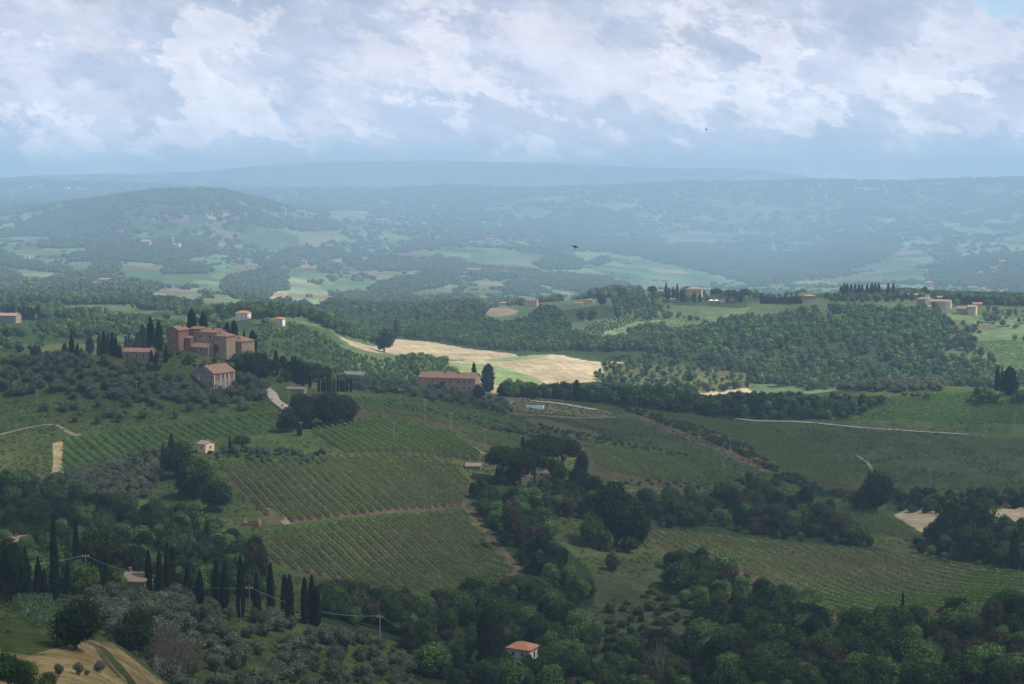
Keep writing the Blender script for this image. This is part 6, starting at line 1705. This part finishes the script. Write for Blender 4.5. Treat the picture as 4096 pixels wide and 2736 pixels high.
# --- houses at middle distance, then far ones (pixel, foot, width and height in pixels, roof, look)
def distant(name, px, py, wpx, hpx, yaw, wm, rm, roof, label, group=None, deep=.7, cat='house', d0=1100, d1=9500, wins=0, tower=False):
    h, q = house(name, px, py, yaw, label, cat, group, float(G(d0)), float(G(d1)))
    W = wpx * q; H = hpx * q; rh = H * (.22 if not tower else .15)
    if wpx < 4.2 and not wins:
        # too small to show parts: one mesh
        V, F = join([boxv(-W / 2, W / 2, 0, W * deep, -3, H - rh)])
        Vr = np.array([(-W * .56, -W * .06, H - rh), (W * .56, -W * .06, H - rh), (W * .56, W * deep * 1.1, H - rh), (-W * .56, W * deep * 1.1, H - rh), (-W * .25, W * deep / 2, H), (W * .25, W * deep / 2, H)])
        me = mk_mesh(name, np.concatenate([V, Vr]), [np.concatenate([F[0], np.array([[0, 1, 5, 4], [2, 3, 4, 5]]) + 8]), np.array([[1, 2, 5], [3, 0, 4]]) + 8], [wm, rm], fmat=[0] * 6 + [1, 1] + [1, 1])
        loc, rot = tuple(h.location), tuple(h.rotation_euler)
        bpy.data.objects.remove(h)
        o = link(name, fix_normals(me), None, loc, rot[2]); tag(o, label, cat, group)
        return o
    r_ = block(h, -W / 2, W / 2, 0, W * deep, H - rh, roof, rh, wm, rm, over=max(.4, W * .04))
    for i in range(wins):
        u_ = (i + .5) / wins * W - W / 2
        window(h, 'f', u_, (H - rh) * .58, W * .05, (H - rh) * .2, W, W * deep)
        window(h, 'f', u_, (H - rh) * .18, W * .05, (H - rh) * .2, W, W * deep)
    return h
distant('white_house', 241.5, 320.2, 13, 9, 15, M_WHITE, M_TILE_O, 'hip', 'white two-storey house with an orange hipped roof on the wooded ridge behind the farmstead', wins=3)
distant('white_house', 279, 325.5, 8, 8, 20, M_WHITE, M_TILE_O, 'hip', 'small white house with an orange roof at the right end of that wooded ridge', wins=2)
distant('farm_building', 7, 323, 18, 9, 8, M_GREYSTONE, M_TILE, 'gable', 'farmhouse with a dull brown roof at the left edge beside the cypress group', wins=3, d0=1000)
distant('farm_building', 392, 318.5, 8, 4, 0, M_GREYSTONE, M_TILE, 'gable', 'pale low house in the valley wood', wins=2)
distant('ridge_house', 657, 296, 12, 6, 10, M_STONE, M_TILE_P, 'gable', 'stone house with a tiled roof at the left end of the middle ridge', wins=3)
distant('ridge_villa', 694, 298, 15, 11, 12, M_CREAM, M_TILE_P, 'hip', 'big cream villa with an orange roof at the centre of the middle ridge', wins=4)
distant('ridge_house', 714, 299, 8, 7, 5, M_GREYSTONE, M_TILE, 'hip', 'grey house with rows of windows on the middle ridge', wins=3)
distant('ridge_house', 673, 302.5, 6, 4, 5, M_STONE, M_TILE, 'gable', 'low stone outbuilding on the middle ridge')
distant('ridge_house', 722.5, 303, 4.5, 5, 5, M_WHITE, M_TILE_P, 'gable', 'little white house beside the pines on the middle ridge')
distant('red_roof_house', 809.5, 300.5, 10.5, 5.5, 5, M_GREYSTONE, M_TILE_O, 'hip', 'low house with a wide red roof at the end of the cypress avenue', wins=2)
distant('tower_house', 881, 294, 4.6, 8, 8, M_WHITE, M_TILE_O, 'hip', 'small pale tower house among cypresses on the right skyline ridge', tower=True, cat='tower')
distant('ridge_house', 909, 299, 17, 5, 6, M_STONE, M_TILE, 'gable', 'long low stone house left of the white villa', wins=4)
distant('ridge_house', 942.5, 301.5, 10, 5, 6, M_STONE, M_TILE, 'gable', 'stone house behind the white villa', wins=3)
h, q = house('white_villa', 926, 308.5, 20, 'white and stone villa with a corner turret on the right ridge', 'villa', None, 1500, 2300)
r_ = block(h, -9.5, 3.0, 0, 12, 9.6, 'hip', 1.8, M_GREYSTONE, M_TILE_P); block(h, 3.0, 24.5, 2, 12, 7.4, 'gable', 1.6, M_PEACH, M_TILE_P)
r2 = link('turret', mk_mesh('turret', *boxv(-1.6, 2.4, 4.5, 8.5, 10.2, 13.4), M_WHITE), h); V, F = boxv(-2.0, 2.8, 4.1, 8.9, 13.4, 13.8); link('cap', mk_mesh('cap', V, F, M_TILE_P), r2)
link('white_front', mk_mesh('white_front', *boxv(-1.2, 3.02, -.15, .0, -2, 9.3), M_WHITE), h); link('white_front', mk_mesh('white_front', *boxv(19.5, 24.52, 1.8, 1.98, -2, 7.2), M_WHITE), h)
for u_, z_ in ((-7, 6.2), (-4, 6.2), (.8, 6.2), (.8, 2.2), (-6, 2.2)): window(h, 'f', u_, z_, .9, 1.5, 25, 12)
for u_ in (5.5, 9, 12.5, 16, 21.5):
    window(h, 'f', u_, 4, .9, 1.5, 25, 12); [c for c in h.children if c.name.startswith('window')][-1].location.y = 1.98 if u_ < 19 else 1.8
block(h, -4, 7, -5, -.2, 2.2, 'shed', 1.0, M_WHITE, M_TILE_P)
h, q = house('square_stone_house', 966, 315, 24, 'tall cream square house with an arched gable right of the white villa', 'house', None, 1500, 2300)
block(h, -10, 1.5, 3, 10, 6.2, 'gable', 1.2, M_STONE, M_TILE_P); block(h, 1.5, 9.5, 0, 9, 8.2, 'gable', 1.6, M_CREAM, M_TILE_P, 'x')
for u_, z_ in ((3.5, 5.6), (6.8, 5.6), (5.2, 2)): window(h, 'f', u_, z_, .9, 1.6, 19, 9)
distant('ridge_house', 977.5, 308, 9, 5, 10, M_PEACH, M_TILE, 'gable', 'long peach outbuilding right of the square cream house', wins=2)
distant('orange_villa', 530.5, 307.5, 13, 9, 10, M_PEACH, M_TILE_P, 'hip', 'orange villa with a raised centre beside the solar panels', wins=4, d0=1900)
LOOK = {'P': (M_PINK, M_TILE_O), 'W': (M_WHITE, M_TILE_P), 'S': (M_STONE, M_TILE_P), 'G': (M_GREYSTONE, M_TILE_P), 'O': (M_PEACH, M_TILE_O)}
for i, (px, py, w_, h_, k_, lab) in enumerate(FARH):
    distant('far_house', px, py, w_, h_ * 1.25, 10, *LOOK[k_], 'gable' if i % 2 else 'hip', lab, 'far houses of the valley and hills', d0=1900, d1=9900, tower=h_ > w_)
# the town in the far valley: bits of wall and roof
rng = np.random.default_rng(9)
for i in range(26):
    px, py = 752 + rng.uniform(0, 34), 286.5 + rng.uniform(0, 3.5)
    distant('town_house', px, py, rng.uniform(1.6, 3.4), rng.uniform(1.2, 2.0), rng.uniform(-20, 30), *LOOK['WWSP'[i % 4]], 'gable', 'tiny pale house of the town in the far valley', 'houses of the far town', d0=2900, d1=6000)
# ------------------------------------------------------------------ roads and tracks: ribbons laid on the land
def mat_road(name, c, c2): return mat_simple(name, c, .95, c2=c2, vscale=.35)
M_GRAVEL = mat_road('gravel', (0.36, 0.32, 0.27), (0.27, 0.24, 0.20)); M_DIRT = mat_road('dirt', (0.23, 0.185, 0.13), (0.16, 0.135, 0.09)); M_ASPH = mat_road('pale_asphalt', (0.30, 0.31, 0.31), (0.22, 0.23, 0.22))
def ribbon(name, pts, wid, mat, label, lift=.25, d0=90, d1=3000):
    P = np.array([ground(a, b, d0, d1)[:2] for a, b in pts])
    seg = np.concatenate([[0], np.cumsum(np.hypot(*np.diff(P, axis=0).T))])
    t = np.arange(0, seg[-1], 1.5)
    x, y = np.interp(t, seg, P[:, 0]), np.interp(t, seg, P[:, 1])
    kk = np.ones(9) / 9
    if len(x) > 20: x[4:-4], y[4:-4] = np.convolve(x, kk, 'valid'), np.convolve(y, kk, 'valid')
    tx, ty = np.gradient(x), np.gradient(y); l = np.hypot(tx, ty) + 1e-9
    V = []
    offs = (-.5, -.25, 0, .25, .5)
    wv = wid * (1 + .25 * (vnoise(t / 9, t * 0, 3) - .5))
    for o_ in offs:
        ex, ey = x - ty / l * wv * o_, y + tx / l * wv * o_
        V.append(np.stack([ex, ey, hgt(ex, ey) + lift - abs(o_) * .2], 1))
    n, m_ = len(x), len(offs)
    V = np.stack(V, 1).reshape(-1, 3)
    i = np.arange(n - 1)[:, None] * m_ + np.arange(m_ - 1)[None]
    F = np.stack([i, i + 1, i + 1 + m_, i + m_], -1).reshape(-1, 4)
    return tag(link(name, mk_mesh(name, V, F, mat, smooth=True)), label, 'road', None, 'structure')
ribbon('gravel_drive', [(258, 385), (266, 388), (272, 394), (275, 401), (282, 405), (291, 412)], 5.5, M_GRAVEL, 'pale gravel drive bending down beside the farmstead')
ribbon('country_road', [(735, 419), (752, 421), (800, 422.5), (850, 427), (900, 430.5), (935, 433), (968, 435)], 3.4, M_ASPH, 'thin pale road across the right slope', .5)
ribbon('terrace_drive', [(529, 401), (545, 402.5), (570, 405.5), (596, 410.5)], 7.0, M_GRAVEL, 'pale gravel drive above the pool terrace', .5)
ribbon('vineyard_track', [(454, 434), (463, 439), (474, 447), (484, 455)], 2.2, M_DIRT, 'pale track beside the power pole in the vineyard')
ribbon('dirt_path', [(0, 435), (15, 431), (47, 424), (59, 425), (66, 432), (74, 436), (84, 435)], 2.0, M_DIRT, 'pale dirt path winding through the left meadow')
ribbon('farm_track', [(266, 509), (274, 512), (282, 519), (288, 526)], 3.0, M_DIRT, 'pale farm track at the left corner of the striped vineyard')
ribbon('vineyard_track', [(442, 606), (455, 602), (470, 598), (482, 590)], 2.6, M_DIRT, 'pale dirt track at the bottom corner of the striped vineyard')
ribbon('field_path', [(857, 456), (868, 463), (872, 470), (874, 476)], 2.0, M_DIRT, 'faint path beside the dark oak')
ribbon('farm_track', [(966, 530), (1010, 541), (1024, 536), (1040, 530)], 2.6, M_ASPH, 'white farm track at the right edge')
for pts in ([(500, 358), (540, 357), (575, 360), (600, 361.5)], ): pass
# ------------------------------------------------------------------ poles and wires
def pole(px, t0, b0, label, wood=False, arms=True, group='power poles', r=.12):
    x, y, z = ground(px, b0)
    f = y * math.cos(PITCH) - z * math.sin(PITCH)
    H = (b0 - t0) * f / F_PX
    o = link('power_pole', None, None, (x, y, z)); tag(o, label, 'pole', group)
    V, F = join([tube((0, 0, -1), (0, 0, H), r, r * .7, 8)]); link('pole_shaft', mk_mesh('pole_shaft', V, F, M_WOODPOLE if wood else M_POLE), o)
    if arms:
        link('cross_arm', mk_mesh('cross_arm', *boxv(-.9, .9, -.07, .07, H - .55, H - .42), M_POLE), o)
        for u_ in (-.75, 0, .75): link('insulator', mk_mesh('insulator', *tube((u_, 0, H - .41), (u_, 0, H - .02 + (.2 if u_ == 0 else 0)), .05, .04, 6), M_WCLOTH), o)
    return np.array([x, y, z + H])
tops = {}
for nm, px, t0, b0, lab, wd in [
    ('a', 400, 389, 409, 'power pole left of the first vineyard hedge, below the pink house', 0), ('b', 425, 399, 420, 'second power pole down the vineyard slope', 0), ('c', 451, 412, 433, 'pale power pole at the top of the dirt track', 0),
    ('d', 485.5, 429, 448.5, 'power pole above the umbrella pine yard', 0), ('e', 394, 422, 442, 'thin pole in the middle of the green vineyard', 0), ('f', 507, 409.6, 420, 'short pole beside the pool terrace', 0),
    ('g', 288.6, 390, 404, 'short white pole beside the gravel drive', 0), ('h', 275, 371, 392, 'tall wooden pole above the gravel drive', 1), ('i', 301, 422, 435, 'short pole at the left of the dark oak clump', 0),
    ('j', 637, 395.5, 408, 'pole before the wooded hillock', 1), ('k', 730, 437.6, 457, 'thin pole on the red earth bank', 0), ('l', 723, 460, 474, 'thin pole at the top edge of the green vineyard slope', 0),
    ('m', 37, 390, 408, 'pole in the olive orchard at the left', 0), ('n', 136.5, 381, 391, 'pole among the dense olives', 0), ('o', 833.5, 418, 423, 'small post beside the pale road', 0), ('p', 1015, 413, 429, 'thin pole on the sunlit knoll at the right', 0),
    ('q', 986, 431, 443, 'pole below the end of the pale road', 0), ('r', 930, 468, 487, 'lone white pole in the dark pasture', 0), ('s', 929.5, 426, 432, 'short post above the pale road', 0)]:
    tops[nm] = pole(px, t0, b0, lab, bool(wd))
tops['A'] = pole(86.6, 554, 596, 'pole rising between the near cypresses at the left', False, True, 'power poles', .10)
tops['B'] = pole(249.7, 586, 621, 'tall thin pole behind the near cypress row', True, True, 'power poles', .10)
tops['C'] = pole(240.6, 598, 624, 'shorter thin wooden pole left of the tall one', True, False, 'power poles', .09)
tops['D'] = pole(380, 615, 640, 'pale pole at the right end of the near olive terrace', False, True, 'power poles', .13)
tops['E'] = pole(344, 629, 640, 'short dark pole left of the pale pole', True, False, 'power poles', .09)


def wire(a, b, sag, label, r=.03):
    n = 24; t = np.linspace(0, 1, n)
    a, b = np.asarray(a), np.asarray(b)
    P = a[None] * (1 - t)[:, None] + b[None] * t[:, None]; P[:, 2] -= sag * 4 * t * (1 - t)
    parts = [tube(P[i], P[i + 1], r, r, 5) for i in range(n - 1)]
    V, F = join(parts)
    tag(link('power_wire', mk_mesh('power_wire', V, F, M_WIRE)), label, 'wire', 'overhead wires')
up = np.array([0, 0, -.1])
def pt(px, py, d):
    dx, dy, dz = pix_dir(px, py); q = d / math.hypot(dx, dy); return np.array([dx * q, dy * q, dz * q])
wire(pt(-20, 566, 415), tops['A'] + up, 1.0, 'overhead wire from the left edge to the left pole', .03)
wire(tops['A'] + up, pt(131, 571.5, 433), .5, 'overhead wire running down from the left pole to the tiled roof', .03)
wire(pt(170, 583, 445), tops['B'] + up, .8, 'overhead wire passing behind the cypresses to the tall thin pole', .035)
wire(tops['B'] + up, tops['D'] + up, 2.4, 'long sagging overhead wire to the pale pole', .03)
wire(tops['D'] + up, pt(470, 650, 520), 2.0, 'overhead wire leaving the pale pole to the right', .03)
for a, b in (('a', 'b'), ('b', 'c'), ('c', 'd')): wire(tops[a] + up, tops[b] + up, .7, f'thin wire between the vineyard poles, {dict(a="upper", b="middle", c="lower")[a]} span', .025)
# ------------------------------------------------------------------ pool, walls, solar panels, parasols
x, y, z = ground(532.5, 408)
h = link('swimming_pool', None, None, (x, y, z + .5), math.radians(-3)); tag(h, 'small rectangular swimming pool with a white rim on the grass terrace', 'pool')
V, F = join([boxv(-6, 6, -.6, 0, -1.5, .1), boxv(-6, 6, 6.2, 6.8, -1.5, .1), boxv(-6.6, -6, -.6, 6.8, -1.5, .1), boxv(6, 6.6, -.6, 6.8, -1.5, .1)]); link('rim', mk_mesh('rim', V, F, M_WHITE), h)
M_POOL = mat_simple('pool_water', (0.05, 0.20, 0.27), .5, spec=.2); link('water', mk_mesh('water', *boxv(-6, 6, 0, 6.2, -1.4, -.02), M_POOL), h)
M_RUBBLE = mat_simple('rubble_stone', (0.34, 0.29, 0.25), c2=(0.15, 0.11, 0.09), vscale=1.2)
def rubble(pts, label, hh=1.0):
    P = np.array([ground(a, b)[:2] for a, b in pts]); seg = np.concatenate([[0], np.cumsum(np.hypot(*np.diff(P, axis=0).T))])
    t = np.arange(0, seg[-1], .8); r = np.random.default_rng(3); parts = []
    for q in t:
        px_, py_ = np.interp(q, seg, P[:, 0]) + r.normal(0, .3), np.interp(q, seg, P[:, 1]) + r.normal(0, .3)
        parts.append(ball((px_, py_, float(hgt(px_, py_)) + r.uniform(0, hh * .6)), r.uniform(.35, .75, 3) * [1, 1, .8], 6, 4))
    V, F = join(parts); tag(link('rubble_wall', mk_mesh('rubble_wall', V, F, M_RUBBLE)), label, 'wall')
rubble([(512, 414), (540, 416.5), (565, 418), (590, 418.5), (616, 418)], 'long dry stone wall under the pool terrace')
rubble([(503, 408), (508, 405), (514, 402), (505, 399.5)], 'short curved dry stone wall left of the pool')
rubble([(500, 397.5), (515, 399), (530, 399.5)], 'stone edging with reddish shrubs above the pool', .7)
M_SOLAR = mat_simple('solar_glass', (0.16, 0.20, 0.36), .3, c2=(0.24, 0.28, 0.42), vscale=.1, spec=.5)
rows = []
a, b, c_, e_ = [np.array(ground(*p, 1900, 7000)) for p in ((494, 296.5), (512, 296.5), (528, 303), (503, 303))]
for i in range(9):
    t = i / 8; l = a * (1 - t) + e_ * t; r = b * (1 - t) + c_ * t
    l[2] = float(hgt(l[0], l[1])) + 2.5; r[2] = float(hgt(r[0], r[1])) + 2.5
    dn = unit(np.array([-(r - l)[1], (r - l)[0], 0.0])) * 7.0; dn = -dn if dn[1] > 0 else dn
    lo = dn + np.array([0, 0, -2.2])
    V = np.array([l, r, r + lo, l + lo, l - [0, 0, .3], r - [0, 0, .3], r + lo - [0, 0, .3], l + lo - [0, 0, .3]])
    rows.append((V, np.array([[3, 2, 1, 0], [4, 5, 6, 7], [0, 1, 5, 4], [1, 2, 6, 5], [2, 3, 7, 6], [3, 0, 4, 7]])))
for i, (V, F) in enumerate(rows):
    tag(link('solar_panel_row', mk_mesh('solar_panel_row', V, F, M_SOLAR)), 'blue-grey row of the solar panel field left of the orange villa', 'solar panels', 'rows of solar panels')
def parasol(px, py, label, s=1.0, open_=False, d0=90, d1=27000):
    x, y, z = ground(px, py, d0, d1); o = link('parasol', None, None, (x, y, z)); o.scale = (s, s, s); tag(o, label, 'parasol', 'white parasols')
    link('pole', mk_mesh('pole', *tube((0, 0, 0), (0, 0, 2.6), .05, .05, 6), M_POLE), o)
    V, F = tube((0, 0, 1.0), (0, 0, 2.7), .32, .06, 8) if not open_ else tube((0, 0, 2.2), (0, 0, 2.8), 2.0, .1, 8)
    link('canopy', mk_mesh('canopy', V, F, M_WCLOTH), o)
parasol(199, 382.5, 'left of two closed white parasols before the gabled stone house', 1.3); parasol(204.5, 382, 'right of two closed white parasols before the gabled stone house', 1.2)
for px, lab in ((711, 'left open white parasol'), (716, 'right open white parasol')): parasol(px, 304, lab + ' on the middle ridge terrace', 1.8, True, 1500, 2400)
# ------------------------------------------------------------------ bare and twiggy trees
def bare(px, t0, b0, label, lst, i, group=None, name='bare_tree'):
    x, y, z = ground(px, b0); f = y * math.cos(PITCH) - z * math.sin(PITCH); s = (b0 - t0) * f / F_PX / 12.0
    o = link(name, lst[i % len(lst)], None, (x, y, z), i * 1.3); o.scale = (s, s, s); tag(o, label, 'tree', group)
for i, (px, t0, b0, lab) in enumerate([(506, 615, 648, 'pale leafless tree behind the orange-roofed cottage'), (512, 618, 646, 'second pale leafless tree behind the orange-roofed cottage'), (433, 626, 668, 'thin pale leafless tree in the bottom wood left of the cottage'),
        (676 - 13, 620, 690, 'bare pale tree near the bottom centre'), (548, 530, 560, 'leafless pale tree by the brown oak'), (559, 527, 556, 'second leafless pale tree by the brown oak'), (156, 640, 680, 'white bare trunk before the twiggy brown thicket')]):
    bare(px, t0, b0, lab, BARE, i)
for i, (px, t0, b0) in enumerate([(158, 610, 660), (166, 605, 665), (174, 612, 672), (182, 620, 676), (190, 632, 682), (170, 622, 682)]):
    bare(px, t0, b0, 'brown leafless twiggy tree in the thicket right of the dark round tree', TWIGGY, i, 'twiggy thicket trees', 'twiggy_tree')
for i, (px, t0, b0) in enumerate([(862, 612, 645), (870, 610, 648), (878, 612, 650), (960, 600, 640), (966, 598, 640), (972, 600, 642), (690, 478, 492), (705, 476, 492), (716, 478, 492), (335, 645, 665), (760, 455, 466)]):
    bare(px, t0, b0, 'brown leafless tree standing at a wood edge beside a vineyard', TWIGGY, i, 'twiggy trees at the vineyard edges', 'twiggy_tree')
# ------------------------------------------------------------------ birds
M_BIRD = mat_simple('dark_feather', (0.015, 0.015, 0.02))
def bird(px, py, d, span, label, yaw, flap, pitch):
    p = pt(px, py, d); parts = [ball((0, 0, 0), (.42, .14, .13), 10, 6), ball((.44, 0, .03), (.12, .09, .09), 8, 5), ball((-.52, 0, 0), (.2, .12, .03), 8, 4)]
    for s in (-1, 1):
        c = [(.22, s * .08, .03), (-.18, s * .08, .03), (.26, s * .5, .03 + flap * .3), (-.14, s * .5, .03 + flap * .3), (.05, s * .98, .03 + flap * .45), (-.12, s * .95, .03 + flap * .45)]
        V = np.array(c + [(a_, b_, z_ - .03) for a_, b_, z_ in c]); F = np.array([[0, 2, 3, 1], [2, 4, 5, 3], [6, 7, 9, 8], [8, 9, 11, 10], [0, 1, 7, 6], [4, 10, 11, 5], [0, 6, 8, 2], [2, 8, 10, 4], [1, 3, 9, 7], [3, 5, 11, 9]])
        parts.append((V, F))
    V, F = join(parts); o = link('bird', mk_mesh('bird', V, F, M_BIRD), None, tuple(p)); o.scale = (span / 2,) * 3; o.rotation_euler = (math.radians(20), math.radians(pitch), math.radians(yaw))
    tag(o, label, 'bird')
bird(575.2, 247, 150, .62, 'black bird in flight over the blue valley', 60, .6, -55)
bird(706, 129, 260, .75, 'tiny dark bird high in the cloudy sky', 10, -.9, 0)
# small reed bed beside the knoll
L_REED = mat_leaf('leaf_reed', (0.10, 0.16, 0.085), (0.13, 0.19, 0.10))
x, y, z = scatter([(18, 604), (52, 604), (54, 626), (40, 630), (22, 618)], 300, 460, .7, np.random.default_rng(8))
n = len(x) * 5; r = np.random.default_rng(18); ii = np.repeat(np.arange(len(x)), 5)
P = np.stack([x[ii] + r.normal(0, .3, n), y[ii] + r.normal(0, .3, n), z[ii] + r.uniform(.2, 3.0, n)], 1)
V, F = leaves(P, np.stack([r.normal(0, 1, n), r.normal(0, 1, n), np.full(n, .1)], 1), .16, r, 0, jit=.2, elong=2.6)
tag(link('reeds', mk_mesh('reeds', V, F, L_REED)), 'pale blue-green reed bed at the edge of the knoll', 'reeds', None, 'stuff')
# ------------------------------------------------------------------ unseen cloud sheets overhead, shaped from the wanted sun share to shade the land
LIT = [  # (how much sun, dmin, dmax, polygon in the photograph)
 (.95, 600, 1250, [(840, 398), (900, 384), (1060, 384), (1060, 428), (930, 426), (850, 420)]),
 (.78, 600, 1000, [(0, 405), (50, 420), (180, 418), (275, 408), (285, 428), (220, 440), (110, 474), (0, 484)]),
 (.78, 600, 1000, [(310, 400), (420, 400), (520, 425), (480, 460), (330, 455), (230, 470), (262, 430)]),
 (.75, 600, 1100, [(580, 440), (650, 445), (750, 475), (700, 490), (590, 480)]),
 (.30, 200, 360, [(-50, 600), (120, 635), (180, 700), (-50, 760)]),
 (.85, 400, 800, [(222, 460), (440, 455), (475, 480), (465, 512), (268, 525)]),
 (.70, 400, 900, [(640, 525), (1060, 575), (1060, 620), (840, 625), (660, 560)]),
 (.45, 400, 800, [(20, 470), (160, 450), (170, 480), (100, 520), (20, 500)]),
 (.85, 400, 800, [(270, 520), (460, 510), (500, 570), (430, 600), (280, 570)]),
]
def sunshine(x, y):
    """share of sunlight wanted on the ground at x, y"""
    z = hgt(x, y); qx, qy = project(x, y, z); d = np.hypot(x, y)
    s = np.full(x.shape, .40) + smoothstep(1120, 1260, d) * .56
    # the hillside under the villa lies half in shadow; so does the top of the middle ridge and the big blue hill
    n = fbm(x / 330 + 5, y / 330, 91, 3)
    s = s - smoothstep(1250, 1400, d) * smoothstep(.52, .60, n) * .40
    s = np.where((qx > 600) & (d > 7000), s * .35, s)
    for v_, d0, d1, poly in LIT:
        s = np.where(inpoly(qx, qy, poly) & (d > d0) & (d < d1), np.maximum(s, v_), s)
    s = np.where(d > 2400, np.maximum(s, .9), s)
    return np.clip(s, 0, 1)


def blur(a, n):
    kk = np.hanning(2 * n + 3)[1:-1]; kk /= kk.sum()
    a = np.apply_along_axis(lambda r_: np.convolve(np.pad(r_, n, 'edge'), kk, 'valid'), 0, a)
    return np.apply_along_axis(lambda r_: np.convolve(np.pad(r_, n, 'edge'), kk, 'valid'), 1, a)


def shade_clouds():
    zc = 1000.0
    k_ = (zc + 130) / SUN_DIR.z
    ox, oy = SUN_DIR.x * k_, SUN_DIR.y * k_
    m = bpy.data.materials.new('cloud'); m.use_nodes = True
    t = NT(m.node_tree)
    dn = t.n('ShaderNodeAttribute', attribute_name='shade_opacity').outputs['Fac']
    df = t.n('ShaderNodeBsdfDiffuse', {'Color': (.85, .87, .9, 1)}); tl = t.n('ShaderNodeBsdfTranslucent', {'Color': (.85, .87, .9, 1)})
    mx = t.n('ShaderNodeMixShader', {0: .5, 1: df.outputs[0], 2: tl.outputs[0]})
    tr = t.n('ShaderNodeBsdfTransparent')
    mm = t.n('ShaderNodeMixShader', {0: dn, 1: tr.outputs[0], 2: mx.outputs[0]})
    t.n('ShaderNodeOutputMaterial', {'Surface': mm.outputs[0]})
    for (x0, x1, y0, y1, st, lab) in ((-700, 900, -250, 1500, 16, 'unseen low cloud added overhead to shade the near slopes'), (-2600, 2600, 1500, 7400, 55, 'unseen broken cloud added overhead to shade the far valley')):
        gx, gy = np.meshgrid(np.arange(x0, x1 + 1, st), np.arange(y0, y1 + 1, st))
        s = blur(sunshine(gx.astype(float), gy.astype(float)), 2 if st < 20 else 1)
        edge = np.minimum(np.minimum(gx - x0, x1 - gx), np.minimum(gy - y0, np.full(gy.shape, 1e9) if st < 20 else y1 - gy)) / 250.0
        s = 1 - (1 - s) * np.clip(edge, 0, 1)
        D = 1 - np.sqrt(np.clip(s, 0.0, 1))
        lump = fbm(gx / 120.0, gy / 120.0, 95, 4)
        th = 20 + 130 * lump * np.clip(D * 2, 0, 1)
        ny, nx = gx.shape
        top = np.stack([gx + ox, gy + oy, zc + th], -1).reshape(-1, 3); bot = np.stack([gx + ox, gy + oy, zc - th * .3], -1).reshape(-1, 3)
        i = np.arange(ny - 1)[:, None] * nx + np.arange(nx - 1)[None]
        F = np.stack([i, i + 1, i + nx + 1, i + nx], -1).reshape(-1, 4); N = ny * nx
        keep = (D.ravel()[F].max(1) > .01); F = F[keep]
        me = mk_mesh('cloud', np.concatenate([top, bot]), np.concatenate([F, F[:, ::-1] + N]), m, smooth=True)
        a_ = me.attributes.new('shade_opacity', 'FLOAT', 'POINT'); a_.data.foreach_set('value', np.concatenate([D.ravel(), D.ravel()]).astype(np.float32))
        tag(link('shade_clouds', me), lab, 'shade_clouds', None, 'structure')
shade_clouds()

# look-alikes of one label are told apart by their order across the view
by = {}
for o in COL.objects:
    if o.parent is None and o.get('label') and not o.get('kind'): by.setdefault(o['label'], []).append(o)
for lab, lst in by.items():
    if len(lst) < 2 or lst[0].name.startswith('town_house'): continue
    lst.sort(key=lambda o: float(project(*o.location)[0]))
    for i, o in enumerate(lst):
        t = ordinal(i + 1) + ' from the left, ' + lab
        if len(t.split()) > 16: t = ordinal(i + 1) + ' ' + lab
        if len(t.split()) > 16: t = t.replace('some way', 'off').replace('a little way', 'near')
        if len(t.split()) > 16: t = t.replace(' the ', ' ')
        o['label'] = t
print('COUNT', COUNT)
